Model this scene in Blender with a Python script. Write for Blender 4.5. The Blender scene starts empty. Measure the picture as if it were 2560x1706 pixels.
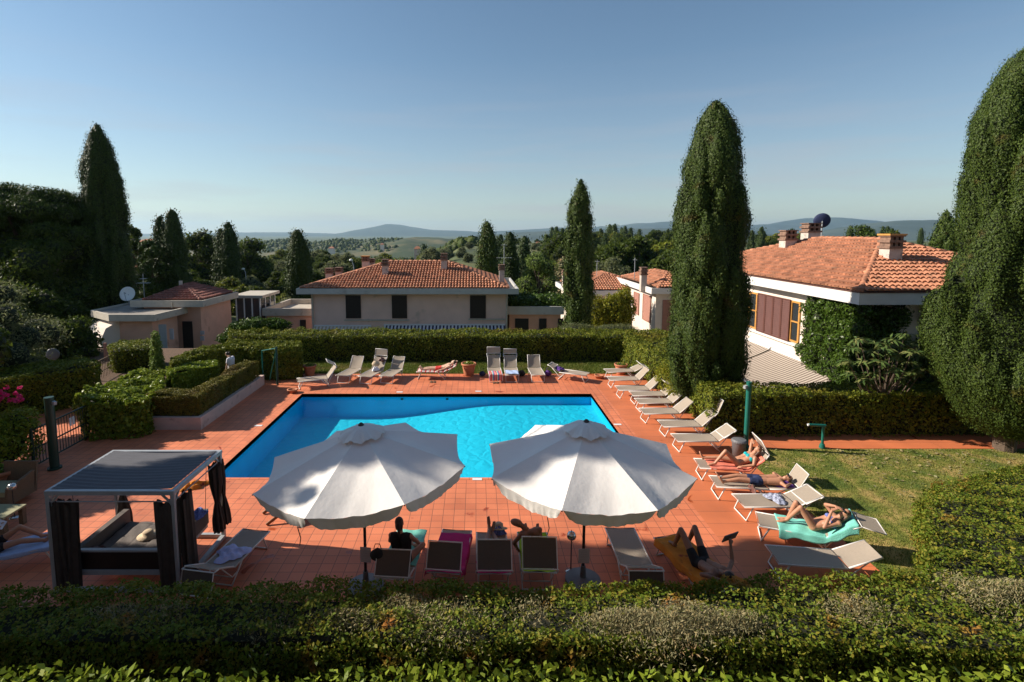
import bpy, math, random
import numpy as np
from mathutils import Vector, Matrix, Euler
random.seed(7)
R = math.radians
PI = math.pi
SC = bpy.context.scene
COL = SC.collection

# ---------------------------------------------------------------- camera, sky, sun, exposure
H = 6.7                                   # eye height above the pool deck, a second-floor window
FPX = 1300.0                              # focal length in pixels of a 2560 px wide frame
PITCH = .5 * math.asin(2 * FPX / 12770.)
CY = 583 + FPX * math.tan(PITCH)
cam = bpy.data.objects.new('camera', bpy.data.cameras.new('camera'))
COL.objects.link(cam)
SC.camera = cam
cam.location = (0, 0, H)
cam.rotation_euler = (PI / 2 - PITCH, 0, 0)
cam.data.sensor_width = 36
cam.data.lens = 36 * FPX / 2560
cam.data.shift_x = 90 / 2560
cam.data.shift_y = -(853 - CY) / 2560
cam.data.clip_end = 60000
cam.data.clip_start = .1

SUN = Vector((-1.6, .25, 1.0)).normalized()
w = bpy.data.worlds.new('World')
SC.world = w
w.use_nodes = True
nt = w.node_tree
sky = nt.nodes.new('ShaderNodeTexSky')
sky.sky_type = 'NISHITA'
sky.sun_disc = False
sky.sun_elevation = math.asin(SUN.z)
sky.sun_rotation = math.atan2(SUN.x, SUN.y)
sky.altitude = 200
sky.air_density = 1.0
sky.dust_density = .35
sky.ozone_density = 1.5
bg = nt.nodes['Background']
# thin pinkish cirrus low in the sky
_N = nt.nodes.new; _L = nt.links.new
_tc = _N('ShaderNodeTexCoord'); _mp = _N('ShaderNodeMapping'); _mp.inputs['Scale'].default_value = (1.2, 1.2, 14); _mp.inputs['Location'].default_value = (.4, .2, .3)
_L(_tc.outputs['Generated'], _mp.inputs[0])
_nz = _N('ShaderNodeTexNoise'); _nz.inputs['Scale'].default_value = 2.2; _nz.inputs['Detail'].default_value = 7; _nz.inputs['Roughness'].default_value = .55
_L(_mp.outputs[0], _nz.inputs['Vector'])
_mr = _N('ShaderNodeMapRange'); _mr.inputs[1].default_value = .48; _mr.inputs[2].default_value = .72; _mr.inputs[3].default_value = .22; _mr.inputs[4].default_value = .62; _L(_nz.outputs[0], _mr.inputs[0])
_sp = _N('ShaderNodeSeparateXYZ'); _L(_tc.outputs['Generated'], _sp.inputs[0])
_m2 = _N('ShaderNodeMapRange'); _m2.inputs[1].default_value = .30; _m2.inputs[2].default_value = .06; _L(_sp.outputs[2], _m2.inputs[0])
_mm = _N('ShaderNodeMath'); _mm.operation = 'MULTIPLY'; _L(_mr.outputs[0], _mm.inputs[0]); _L(_m2.outputs[0], _mm.inputs[1])
_mx = _N('ShaderNodeMix'); _mx.data_type = 'RGBA'; _mx.inputs[7].default_value = (4.7, 4.45, 4.75, 1)
_tn = _N('ShaderNodeMix'); _tn.data_type = 'RGBA'; _tn.blend_type = 'MULTIPLY'; _tn.inputs[0].default_value = 1; _tn.inputs[7].default_value = (.96, 1.04, 1.03, 1); _L(sky.outputs[0], _tn.inputs[6])
_L(_mm.outputs[0], _mx.inputs[0]); _L(_tn.outputs[2], _mx.inputs[6]); _L(_mx.outputs[2], bg.inputs[0])
bg.inputs[1].default_value = .069
sl = bpy.data.lights.new('sun', 'SUN')
sl.energy = 5.0
sl.angle = R(.53)
sl.color = (1, .90, .76)
so = bpy.data.objects.new('sun', sl)
COL.objects.link(so)
so.rotation_euler = SUN.to_track_quat('Z', 'Y').to_euler()
so.location = SUN * 60
SC.view_settings.view_transform = 'Standard'
SC.view_settings.look = 'None'
SC.view_settings.exposure = .7
SC.view_settings.gamma = 1
SC.cycles.max_bounces = 8
SC.cycles.transparent_max_bounces = 16

# ---------------------------------------------------------------- helpers
_c, _s = math.cos(PITCH), math.sin(PITCH)
def _ray(px, py):
    a, b = (px - 1190) / FPX, (py - CY) / FPX
    return a, _c - b * _s, -_s - b * _c
def G(px, py, z=0.):
    'the point at height z seen at a pixel of the 2560 px photograph'
    d = _ray(px, py); t = (z - H) / d[2]
    return Vector((d[0] * t, d[1] * t, z))
def A(px, py, Y):
    'the point at distance Y'
    d = _ray(px, py); t = Y / d[1]
    return Vector((d[0] * t, Y, H + d[2] * t))

def tag(o, label=None, cat=None, group=None, kind=None):
    if label: o['label'] = label
    if cat: o['category'] = cat
    if group: o['group'] = group
    if kind: o['kind'] = kind
    return o
def empty(name, loc, label, cat, group=None, rz=0.):
    o = bpy.data.objects.new(name, None)
    COL.objects.link(o)
    o.location = loc
    o.rotation_euler = (0, 0, rz)
    o.empty_display_size = .2
    return tag(o, label, cat, group)
def kids(o):
    return [c for c in COL.objects if c.parent == o]
def dup(o, parent=None):
    c = o.copy()
    COL.objects.link(c)
    c.parent = parent
    for ch in kids(o):
        dup(ch, c)
    return c

def arrays_mesh(name, V, F, mats, mi=None, smooth=False):
    me = bpy.data.meshes.new(name)
    V = np.asarray(V, np.float32); F = np.asarray(F, np.int32)
    k = F.shape[1]
    me.vertices.add(len(V)); me.vertices.foreach_set('co', V.ravel())
    me.loops.add(F.size); me.loops.foreach_set('vertex_index', F.ravel())
    me.polygons.add(len(F))
    me.polygons.foreach_set('loop_start', np.arange(0, F.size, k, dtype=np.int32))
    if mi is not None: me.polygons.foreach_set('material_index', np.asarray(mi, np.int32))
    if smooth: me.polygons.foreach_set('use_smooth', np.ones(len(F), bool))
    for m in mats: me.materials.append(m)
    me.update(calc_edges=True)
    return me
def link(name, me, parent=None, loc=(0, 0, 0)):
    o = bpy.data.objects.new(name, me)
    COL.objects.link(o)
    o.parent = parent
    o.location = loc
    return o

class MB:
    def __init__(s): s.v = []; s.f = []
    def add(s, vs, fs):
        n = len(s.v); s.v += [tuple(v) for v in vs]; s.f += [tuple(i + n for i in f) for f in fs]; return s
    def poly(s, *vs): return s.add(vs, [tuple(range(len(vs)))])
    def box(s, lo, hi, M=None):
        (a, b, c), (d, e, f) = lo, hi
        vs = [Vector(p) for p in ((a,b,c),(d,b,c),(d,e,c),(a,e,c),(a,b,f),(d,b,f),(d,e,f),(a,e,f))]
        if M: vs = [M @ v for v in vs]
        return s.add(vs, [(0,3,2,1),(4,5,6,7),(0,1,5,4),(1,2,6,5),(2,3,7,6),(3,0,4,7)])
    def bar(s, p, q, w_, h_, up=Vector((0, 0, 1))):
        p, q = Vector(p), Vector(q); d = (q - p).normalized()
        x = d.cross(up)
        if x.length < 1e-4: x = d.cross(Vector((0, 1, 0)))
        x.normalize(); y = x.cross(d)
        vs = [e + x * i * w_ / 2 + y * j * h_ / 2 for e in (p, q) for i, j in ((-1,-1),(1,-1),(1,1),(-1,1))]
        return s.add(vs, [(3,2,1,0),(4,5,6,7),(0,1,5,4),(1,2,6,5),(2,3,7,6),(3,0,4,7)])
    def path(s, pts, r, n=8, closed=False):
        pts = [Vector(p) for p in pts]; N = len(pts)
        rs = r if isinstance(r, (list, tuple)) else [r] * N
        rings = []; ref = None
        for i, p in enumerate(pts):
            a = pts[(i - 1) % N] if (closed or i) else p
            b = pts[(i + 1) % N] if (closed or i < N - 1) else p
            d = (b - a).normalized()
            if ref is None:
                ref = d.cross(Vector((0, 0, 1)))
                if ref.length < .1: ref = d.cross(Vector((0, 1, 0)))
            x = (ref - d * ref.dot(d)).normalized(); y = d.cross(x); ref = x
            rings.append([p + (x * math.cos(2*PI*k/n) + y * math.sin(2*PI*k/n)) * rs[i] for k in range(n)])
        vs = [v for g in rings for v in g]; fs = []
        for i in range(N if closed else N - 1):
            j = (i + 1) % N
            for k in range(n):
                l = (k + 1) % n
                fs.append((i*n+k, i*n+l, j*n+l, j*n+k))
        if not closed:
            fs += [tuple(reversed(range(n))), tuple((N-1)*n+k for k in range(n))]
        return s.add(vs, fs)
    def lathe(s, prof, c=(0, 0, 0), n=16, M=None):
        c = Vector(c); vs = []
        for r_, z in prof:
            for k in range(n):
                v = Vector((r_ * math.cos(2*PI*k/n), r_ * math.sin(2*PI*k/n), z))
                if M: v = M @ v
                vs.append(v + c)
        fs = []
        for i in range(len(prof) - 1):
            for k in range(n):
                l = (k + 1) % n
                fs.append((i*n+k, i*n+l, (i+1)*n+l, (i+1)*n+k))
        fs += [tuple(reversed(range(n))), tuple((len(prof)-1)*n+k for k in range(n))]
        return s.add(vs, fs)
    def prism(s, poly, z0, z1):
        n = len(poly)
        vs = [(x, y, z0) for x, y in poly] + [(x, y, z1) for x, y in poly]
        fs = [tuple(reversed(range(n))), tuple(range(n, 2*n))]
        for k in range(n):
            l = (k + 1) % n
            fs.append((k, l, n + l, n + k))
        return s.add(vs, fs)
    def grid(s, fn, nu, nv):
        vs = [fn(i / nu, j / nv) for i in range(nu + 1) for j in range(nv + 1)]
        m = nv + 1
        return s.add(vs, [(i*m+j, (i+1)*m+j, (i+1)*m+j+1, i*m+j+1) for i in range(nu) for j in range(nv)])
    def build(s, name, mat, parent=None, smooth=False, world=False, loc=None):
        'world=True: the vertices are in world space and the parent is only translated'
        me = bpy.data.meshes.new(name)
        off = Vector((0, 0, 0))
        if world and parent is not None: off = Vector(parent.location)
        if loc is not None: off = Vector(loc)
        me.from_pydata([tuple(Vector(v) - off) for v in s.v], [], s.f)
        me.materials.append(mat)
        if smooth: me.polygons.foreach_set('use_smooth', [True] * len(me.polygons))
        me.update()
        return link(name, me, parent, loc if loc is not None else (0, 0, 0))

def smooth01(t):
    t = min(1., max(0., t)); return t * t * (3 - 2 * t)

# ---------------------------------------------------------------- materials
def new_mat(name):
    m = bpy.data.materials.new(name); m.use_nodes = True
    return m, m.node_tree, m.node_tree.nodes['Principled BSDF']
def mat(name, col, rough=.6, var=.12, scale=6., bump=0., bscale=40., metal=0., spec=.5, trans=0., detail=4., sheen=0., coord='Object', dirt=None):
    'a procedural surface: base colour broken up by two noises, optional bump and see-through weave'
    m, t, b = new_mat(name)
    N = t.nodes.new; L = t.links.new
    tc = N('ShaderNodeTexCoord')
    n1 = N('ShaderNodeTexNoise'); n1.inputs['Scale'].default_value = scale; n1.inputs['Detail'].default_value = detail
    L(tc.outputs[coord], n1.inputs['Vector'])
    mr = N('ShaderNodeMapRange'); mr.inputs[1].default_value = .3; mr.inputs[2].default_value = .7
    mr.inputs[3].default_value = 1 - var; mr.inputs[4].default_value = 1 + var
    L(n1.outputs[0], mr.inputs[0])
    mx = N('ShaderNodeMix'); mx.data_type = 'RGBA'; mx.blend_type = 'MULTIPLY'; mx.inputs[0].default_value = 1
    mx.inputs[6].default_value = (*col, 1)
    L(mr.outputs[0], mx.inputs[7])
    src = mx.outputs[2]
    if dirt:
        n2 = N('ShaderNodeTexNoise'); n2.inputs['Scale'].default_value = dirt[1]; n2.inputs['Detail'].default_value = 6
        L(tc.outputs[coord], n2.inputs['Vector'])
        r2 = N('ShaderNodeMapRange'); r2.inputs[1].default_value = dirt[2]; r2.inputs[2].default_value = dirt[2] + .12
        L(n2.outputs[0], r2.inputs[0])
        m2 = N('ShaderNodeMix'); m2.data_type = 'RGBA'; m2.inputs[7].default_value = (*dirt[0], 1)
        L(r2.outputs[0], m2.inputs[0]); L(src, m2.inputs[6]); src = m2.outputs[2]
    L(src, b.inputs['Base Color'])
    b.inputs['Roughness'].default_value = rough
    b.inputs['Metallic'].default_value = metal
    b.inputs['Specular IOR Level'].default_value = spec
    if bump:
        n3 = N('ShaderNodeTexNoise'); n3.inputs['Scale'].default_value = bscale; n3.inputs['Detail'].default_value = 3
        L(tc.outputs[coord], n3.inputs['Vector'])
        bp = N('ShaderNodeBump'); bp.inputs['Strength'].default_value = min(1, bump); bp.inputs['Distance'].default_value = .02
        L(n3.outputs[0], bp.inputs['Height']); L(bp.outputs[0], b.inputs['Normal'])
    if trans:
        out = t.nodes['Material Output']
        tr = N('ShaderNodeBsdfTranslucent'); tr.inputs[0].default_value = (*col, 1)
        ms = N('ShaderNodeMixShader'); ms.inputs[0].default_value = trans
        L(b.outputs[0], ms.inputs[1]); L(tr.outputs[0], ms.inputs[2]); L(ms.outputs[0], out.inputs[0])
    return m
def leaf_mat(name, cols, patch=None, trans=.3, rough=.55, nscale=.6):
    'foliage: each leaf takes its own tone; patches of another tone follow a noise through the crown'
    m, t, b = new_mat(name)
    N = t.nodes.new; L = t.links.new
    gi = N('ShaderNodeNewGeometry')
    cr = N('ShaderNodeValToRGB'); e = cr.color_ramp.elements
    e[0].color = (*cols[0], 1); e[1].color = (*cols[-1], 1)
    for k in range(1, len(cols) - 1):
        x = e.new(k / (len(cols) - 1)); x.color = (*cols[k], 1)
    L(gi.outputs['Random Per Island'], cr.inputs[0])
    src = cr.outputs[0]
    if patch:
        tc = N('ShaderNodeTexCoord'); n1 = N('ShaderNodeTexNoise'); n1.inputs['Scale'].default_value = nscale; n1.inputs['Detail'].default_value = 3
        L(tc.outputs['Object'], n1.inputs['Vector'])
        mr = N('ShaderNodeMapRange'); mr.inputs[1].default_value = patch[1]; mr.inputs[2].default_value = patch[1] + .1
        L(n1.outputs[0], mr.inputs[0])
        wn = N('ShaderNodeMath'); wn.operation = 'MULTIPLY'; wn.inputs[1].default_value = patch[2]
        L(mr.outputs[0], wn.inputs[0])
        mx = N('ShaderNodeMix'); mx.data_type = 'RGBA'; mx.inputs[7].default_value = (*patch[0], 1)
        L(wn.outputs[0], mx.inputs[0]); L(src, mx.inputs[6]); src = mx.outputs[2]
    L(src, b.inputs['Base Color'])
    b.inputs['Roughness'].default_value = rough
    b.inputs['Specular IOR Level'].default_value = .16
    tr = N('ShaderNodeBsdfTranslucent'); L(src, tr.inputs[0])
    ms = N('ShaderNodeMixShader'); ms.inputs[0].default_value = trans
    L(b.outputs[0], ms.inputs[1]); L(tr.outputs[0], ms.inputs[2]); L(ms.outputs[0], t.nodes['Material Output'].inputs[0])
    return m

def tile_mat(name, c1, c2, mortar, tw, th, offset=0., stains=True, msize=.012):
    m, t, b = new_mat(name)
    N = t.nodes.new; L = t.links.new
    tc = N('ShaderNodeTexCoord'); br = N('ShaderNodeTexBrick')
    br.offset = offset; br.squash = 1
    br.inputs['Scale'].default_value = 1
    br.inputs['Brick Width'].default_value = tw; br.inputs['Row Height'].default_value = th
    br.inputs['Mortar Size'].default_value = msize / 2; br.inputs['Mortar Smooth'].default_value = .2
    br.inputs['Color1'].default_value = (*c1, 1); br.inputs['Color2'].default_value = (*c2, 1); br.inputs['Mortar'].default_value = (*mortar, 1)
    L(tc.outputs['Object'], br.inputs['Vector'])
    n1 = N('ShaderNodeTexNoise'); n1.inputs['Scale'].default_value = .7; n1.inputs['Detail'].default_value = 6
    L(tc.outputs['Object'], n1.inputs['Vector'])
    mr = N('ShaderNodeMapRange'); mr.inputs[1].default_value = .3; mr.inputs[2].default_value = .7; mr.inputs[3].default_value = .82; mr.inputs[4].default_value = 1.12
    L(n1.outputs[0], mr.inputs[0])
    mx = N('ShaderNodeMix'); mx.data_type = 'RGBA'; mx.blend_type = 'MULTIPLY'; mx.inputs[0].default_value = 1
    L(br.outputs[0], mx.inputs[6]); L(mr.outputs[0], mx.inputs[7])
    src = mx.outputs[2]
    if stains:
        n2 = N('ShaderNodeTexNoise'); n2.inputs['Scale'].default_value = 1.3; n2.inputs['Detail'].default_value = 5; n2.inputs['Distortion'].default_value = .8
        L(tc.outputs['Object'], n2.inputs['Vector'])
        r2 = N('ShaderNodeMapRange'); r2.inputs[1].default_value = .66; r2.inputs[2].default_value = .70
        L(n2.outputs[0], r2.inputs[0])
        m2 = N('ShaderNodeMix'); m2.data_type = 'RGBA'; m2.blend_type = 'MULTIPLY'; m2.inputs[7].default_value = (.62, .42, .3, 1)
        L(r2.outputs[0], m2.inputs[0]); L(src, m2.inputs[6]); src = m2.outputs[2]
        rr = N('ShaderNodeMapRange'); rr.inputs[3].default_value = .62; rr.inputs[4].default_value = .25
        L(r2.outputs[0], rr.inputs[0]); L(rr.outputs[0], b.inputs['Roughness'])
    else: b.inputs['Roughness'].default_value = .6
    L(src, b.inputs['Base Color'])
    bp = N('ShaderNodeBump'); bp.inputs['Strength'].default_value = .5; bp.inputs['Distance'].default_value = .006; bp.invert = True
    L(br.outputs['Fac'], bp.inputs['Height']); L(bp.outputs[0], b.inputs['Normal'])
    return m

M = {}
M['deck'] = tile_mat('terracotta_paving', (.67, .205, .094), (.57, .166, .076), (.22, .08, .045), .262, .262)
M['deck_long'] = tile_mat('terracotta_strips', (.59, .168, .066), (.53, .152, .062), (.30, .10, .05), 2.6, .52, .37, msize=.012)
M['white_metal'] = mat('white_lacquered_tube', (.68, .65, .62), .35, .05, 3)
M['sling'] = mat('greige_sling_mesh', (.345, .285, .225), .75, .05, 30, .15, 300, trans=.10)
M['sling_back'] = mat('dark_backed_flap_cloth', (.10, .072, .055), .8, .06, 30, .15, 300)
M['umbrella'] = mat('white_parasol_canvas', (.78, .75, .72), .8, .03, 3, .2, 14, trans=.10)
M['dark_pole'] = mat('dark_painted_pole', (.03, .028, .027), .45, .1)
M['grey_metal'] = mat('pale_grey_metal', (.34, .36, .38), .4, .06)
M['roof_fabric'] = mat('charcoal_roof_cloth', (.085, .085, .10), .8, .06, 5, .2, 90)
M['curtain'] = mat('brown_curtain_cloth', (.062, .048, .04), .85, .15, 8, .3, 30, trans=.15)
M['mattress'] = mat('brown_grey_mattress_cloth', (.12, .10, .09), .85, .1, 6, .3, 25)
M['wicker'] = mat('brown_wicker', (.16, .10, .055), .7, .25, 50, .6, 120)
M['cushion_green'] = mat('pale_olive_cushion', (.30, .29, .17), .85, .08)
M['wood'] = mat('warm_wood', (.22, .09, .03), .55, .2, 12)
M['terracotta'] = mat('terracotta_pot_clay', (.42, .15, .07), .75, .15, 9, .3, 30)
M['green_metal'] = mat('teal_green_painted_metal', (.008, .13, .10), .35, .08)
M['dark_green'] = mat('dark_green_painted_metal', (.008, .04, .028), .4, .1)
M['black_band'] = mat('dark_pool_edge_tile', (.008, .008, .009), .35, .2)
M['pool_wall'] = mat('blue_pool_wall', (.0, .50, .84), .5, .04, 2)
M['planter_wall'] = mat('pale_pink_plaster', (.58, .43, .38), .85, .08, 3, .2, 60, dirt=((.33, .23, .19), 2.5, .60))
M['soil'] = mat('brown_soil', (.10, .055, .03), .95, .4, 12, .6, 20)
M['house_wall'] = mat('beige_pink_plaster', (.73, .50, .42), .9, .06, 1.2, .2, 30, dirt=((.42, .31, .25), .8, .62))
M['pink_wall'] = mat('salmon_plaster', (.68, .385, .275), .9, .07, 1.4, .2, 30, dirt=((.42, .22, .15), .9, .64))
M['cream_wall'] = mat('cream_plaster', (.70, .60, .52), .9, .06, 1.5, .2, 30, dirt=((.55, .42, .34), 1.6, .62))
M['fascia'] = mat('grey_concrete_fascia', (.46, .45, .43), .75, .07, 2.2, .15, 20, dirt=((.34, .32, .30), 1.2, .62))
M['fascia_white'] = mat('white_painted_fascia', (.66, .63, .60), .7, .05, 2)
M['fascia_cream'] = mat('cream_concrete_fascia', (.46, .41, .34), .8, .08, 3, dirt=((.3, .26, .21), 2.4, .6))
M['rooftile'] = mat('terracotta_roof_tile', (.40, .168, .092), .8, .42, 2.6, .3, 40, detail=8, dirt=((.30, .17, .10), 1.7, .62))
M['rooftile_old'] = mat('weathered_dark_roof_tile', (.24, .085, .06), .8, .4, 2.6, .3, 40, detail=8, dirt=((.14, .07, .055), 1.7, .6))
M['chimney'] = mat('dirty_white_chimney_plaster', (.50, .43, .38), .9, .12, 5, .2, 30, dirt=((.25, .22, .20), 4, .58))
M['brick'] = mat('weathered_chimney_brick', (.20, .12, .085), .9, .3, 8, .4, 30)
M['shutter_dark'] = mat('dark_brown_shutter', (.018, .010, .009), .5, .15)
M['shutter'] = mat('reddish_brown_shutter', (.115, .045, .035), .5, .12)
M['shutter_pink'] = mat('faded_red_shutter', (.33, .15, .11), .6, .12)
M['yellow_wood'] = mat('honey_yellow_wood', (.52, .25, .06), .5, .12, 9)
M['glass'] = mat('window_glass', (.03, .035, .04), .08, .1, spec=.8)
M['door_dark'] = mat('dark_doorway', (.01, .008, .008), .6, .1)
M['paper'] = mat('pale_notice_paper', (.5, .47, .50), .7, .05)
M['white'] = mat('white_plastic', (.75, .75, .74), .5, .03)
M['steel'] = mat('polished_steel', (.6, .6, .6), .2, .05, metal=.9)
M['bin'] = mat('grey_plastic_bin', (.13, .13, .14), .5, .08)
M['trunk'] = mat('tree_bark', (.10, .07, .05), .95, .3, 8, .8, 20)
M['asphalt'] = mat('grey_flat_roof', (.26, .23, .20), .9, .2, 1.5)
M['skin'] = mat('tanned_skin', (.44, .21, .125), .5, .06, 20)
M['skin_light'] = mat('light_skin', (.58, .36, .25), .5, .06, 20)
M['skin_dark'] = mat('deep_tanned_skin', (.25, .12, .075), .5, .08, 20)
M['hair'] = mat('dark_brown_hair', (.025, .014, .009), .5, .3, 60)
M['hair_brown'] = mat('brown_hair', (.09, .035, .018), .5, .3, 60)
M['black_cloth'] = mat('black_cloth', (.010, .010, .012), .85, .1)
M['navy'] = mat('navy_cloth', (.012, .022, .075), .8, .15)
M['turq'] = mat('turquoise_cloth', (.0, .38, .42), .8, .05)
M['red_cloth'] = mat('red_cloth', (.55, .03, .02), .8, .05)
M['white_cloth'] = mat('white_cotton_cloth', (.72, .70, .74), .85, .04, 20)
M['blue_bikini'] = mat('blue_patterned_cloth', (.12, .16, .42), .8, .6, 40)
M['towel_orange'] = mat('coral_orange_towel', (.72, .20, .13), .95, .1, 8, .5, 60, trans=.1)
M['towel_teal'] = mat('turquoise_towel', (.20, .62, .52), .95, .15, 6, .5, 60, trans=.1, dirt=((.62, .60, .12), 3.2, .64))
M['towel_pink'] = mat('magenta_towel', (.52, .008, .14), .95, .1, 8, .5, 60)
M['towel_green'] = mat('lime_green_towel', (.30, .50, .015), .95, .1, 8, .5, 60)
M['towel_gold'] = mat('golden_orange_towel', (.55, .19, .015), .95, .15, 5, .5, 60, dirt=((.22, .02, .02), 6, .60))
M['towel_blue'] = mat('light_blue_towel', (.38, .48, .72), .95, .06, 8, .5, 60)
M['towel_white'] = mat('white_blue_towel', (.48, .52, .80), .95, .06, 8, .5, 60)
M['purple'] = mat('purple_cloth', (.10, .035, .22), .85, .2, 15)
M['grey_print'] = mat('grey_patterned_cloth', (.30, .32, .42), .9, .6, 25)
M['straw'] = mat('straw_hat_weave', (.52, .40, .27), .8, .15, 60, .4, 100)
def stripe_mat(name, cols, scale, axis=0, rough=.8, trans=.1, coord='Object'):
    m, t, b = new_mat(name); N = t.nodes.new; L = t.links.new
    tc = N('ShaderNodeTexCoord'); sp = N('ShaderNodeSeparateXYZ'); L(tc.outputs[coord], sp.inputs[0])
    mu = N('ShaderNodeMath'); mu.operation = 'MULTIPLY'; mu.inputs[1].default_value = scale; L(sp.outputs[axis], mu.inputs[0])
    fr = N('ShaderNodeMath'); fr.operation = 'FRACT'; L(mu.outputs[0], fr.inputs[0])
    cr = N('ShaderNodeValToRGB'); cr.color_ramp.interpolation = 'CONSTANT'; e = cr.color_ramp.elements
    e[0].color = (*cols[0], 1); e[0].position = 0; e[1].color = (*cols[1], 1); e[1].position = 1 / len(cols)
    for k in range(2, len(cols)):
        x = e.new(k / len(cols)); x.color = (*cols[k], 1)
    L(fr.outputs[0], cr.inputs[0]); L(cr.outputs[0], b.inputs['Base Color']); b.inputs['Roughness'].default_value = rough
    return m
M['awn_brown'] = stripe_mat('brown_striped_awning', [(.44, .375, .31), (.14, .10, .08)], 1 / .19, 1)
M['awn_navy'] = stripe_mat('navy_striped_awning', [(.62, .60, .62), (.02, .02, .06)], 1 / .27, 0)
M['awn_beige'] = stripe_mat('beige_striped_awning', [(.62, .56, .48), (.40, .30, .22)], 1 / .27, 0)
M['towel_stripe'] = stripe_mat('multicolour_striped_towel', [(.55, .04, .05), (.6, .55, .5), (.02, .30, .38), (.5, .05, .2), (.6, .3, .2)], 1 / .22, 0)
M['towel_redwhite'] = stripe_mat('red_and_white_striped_towel', [(.55, .05, .05), (.62, .56, .52), (.6, .45, .4)], 1 / .2, 1)

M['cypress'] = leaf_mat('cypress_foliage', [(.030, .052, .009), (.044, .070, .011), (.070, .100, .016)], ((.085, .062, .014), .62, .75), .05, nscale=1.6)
M['cypress_dark'] = leaf_mat('dark_cypress_foliage', [(.024, .042, .008), (.034, .056, .010), (.050, .078, .014)], None, .06)  # a darker green than the other cypress foliage
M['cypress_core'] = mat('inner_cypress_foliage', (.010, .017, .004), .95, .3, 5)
M['hedge'] = leaf_mat('hedge_leaves', [(.07, .10, .010), (.13, .16, .015), (.23, .22, .025)], ((.19, .14, .02), .57, .5), .25, nscale=.5)
M['hedge_box'] = leaf_mat('box_hedge_leaves', [(.09, .095, .014), (.15, .14, .02), (.21, .17, .03)], ((.15, .085, .03), .55, .5), .2, nscale=.8)
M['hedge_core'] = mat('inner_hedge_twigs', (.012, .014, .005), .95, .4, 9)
M['hedge_near'] = leaf_mat('glossy_hedge_leaves', [(.09, .14, .012), (.17, .23, .02), (.28, .33, .04)], ((.15, .14, .02), .58, .5), .3, rough=.35, nscale=.5)
M['hedge_right'] = leaf_mat('autumn_tinted_hedge_leaves', [(.08, .13, .012), (.14, .19, .02), (.26, .22, .03)], ((.50, .17, .05), .61, .75), .3, nscale=1.4)
M['dry'] = leaf_mat('dry_grey_twigs', [(.17, .16, .075), (.26, .24, .13), (.33, .25, .12)], ((.36, .19, .09), .62, .7), .1, nscale=1.5)
M['broad'] = leaf_mat('broad_tree_leaves', [(.034, .056, .008), (.058, .088, .012), (.10, .125, .02)], ((.09, .095, .015), .56, .5), .42, nscale=.35)
M['olive'] = leaf_mat('olive_leaves', [(.10, .12, .045), (.15, .17, .07), (.23, .24, .12)], None, .45, nscale=.5)
M['willow'] = leaf_mat('bright_green_leaves', [(.11, .17, .03), (.15, .21, .045), (.19, .24, .06)], None, .35)
M['yellow_bush'] = leaf_mat('yellow_green_leaves', [(.10, .13, .01), (.20, .21, .015), (.32, .27, .03)], None, .35)
M['pine'] = leaf_mat('pine_needles', [(.024, .044, .008), (.04, .068, .010), (.075, .11, .018)], None, .15)
M['ivy'] = leaf_mat('ivy_leaves', [(.03, .06, .008), (.055, .10, .014), (.09, .14, .02)], None, .2, rough=.35)
M['loquat'] = leaf_mat('loquat_leaves', [(.06, .11, .03), (.10, .15, .04), (.2, .2, .07)], None, .25, rough=.4)
M['red_tree'] = leaf_mat('dark_red_leaves', [(.10, .03, .025), (.14, .05, .035)], None, .2)
M['pink_flower'] = leaf_mat('pink_petals', [(.55, .02, .13), (.65, .05, .2)], None, .2)
M['grassblade'] = leaf_mat('grass_blades', [(.07, .12, .015), (.12, .16, .025), (.2, .2, .05)], ((.30, .22, .09), .56, .6), .3, nscale=.45)

def ground_mat():
    m, t, b = new_mat('meadow_and_scrub'); N = t.nodes.new; L = t.links.new
    tc = N('ShaderNodeTexCoord')
    n1 = N('ShaderNodeTexNoise'); n1.inputs['Scale'].default_value = .02; n1.inputs['Detail'].default_value = 8
    L(tc.outputs['Object'], n1.inputs['Vector'])
    cr = N('ShaderNodeValToRGB'); e = cr.color_ramp.elements
    e[0].position = .35; e[0].color = (.035, .055, .014, 1); e[1].position = .66; e[1].color = (.15, .15, .045, 1)
    x = e.new(.48); x.color = (.075, .105, .022, 1)
    L(n1.outputs[0], cr.inputs[0])
    n2 = N('ShaderNodeTexNoise'); n2.inputs['Scale'].default_value = 1.1; n2.inputs['Detail'].default_value = 6
    L(tc.outputs['Object'], n2.inputs['Vector'])
    mx = N('ShaderNodeMix'); mx.data_type = 'RGBA'; mx.blend_type = 'MULTIPLY'; mx.inputs[0].default_value = .6
    L(cr.outputs[0], mx.inputs[6]); L(n2.outputs[0], mx.inputs[7]); L(mx.outputs[2], b.inputs['Base Color'])
    b.inputs['Roughness'].default_value = .95
    return m
M['ground'] = ground_mat()
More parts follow.
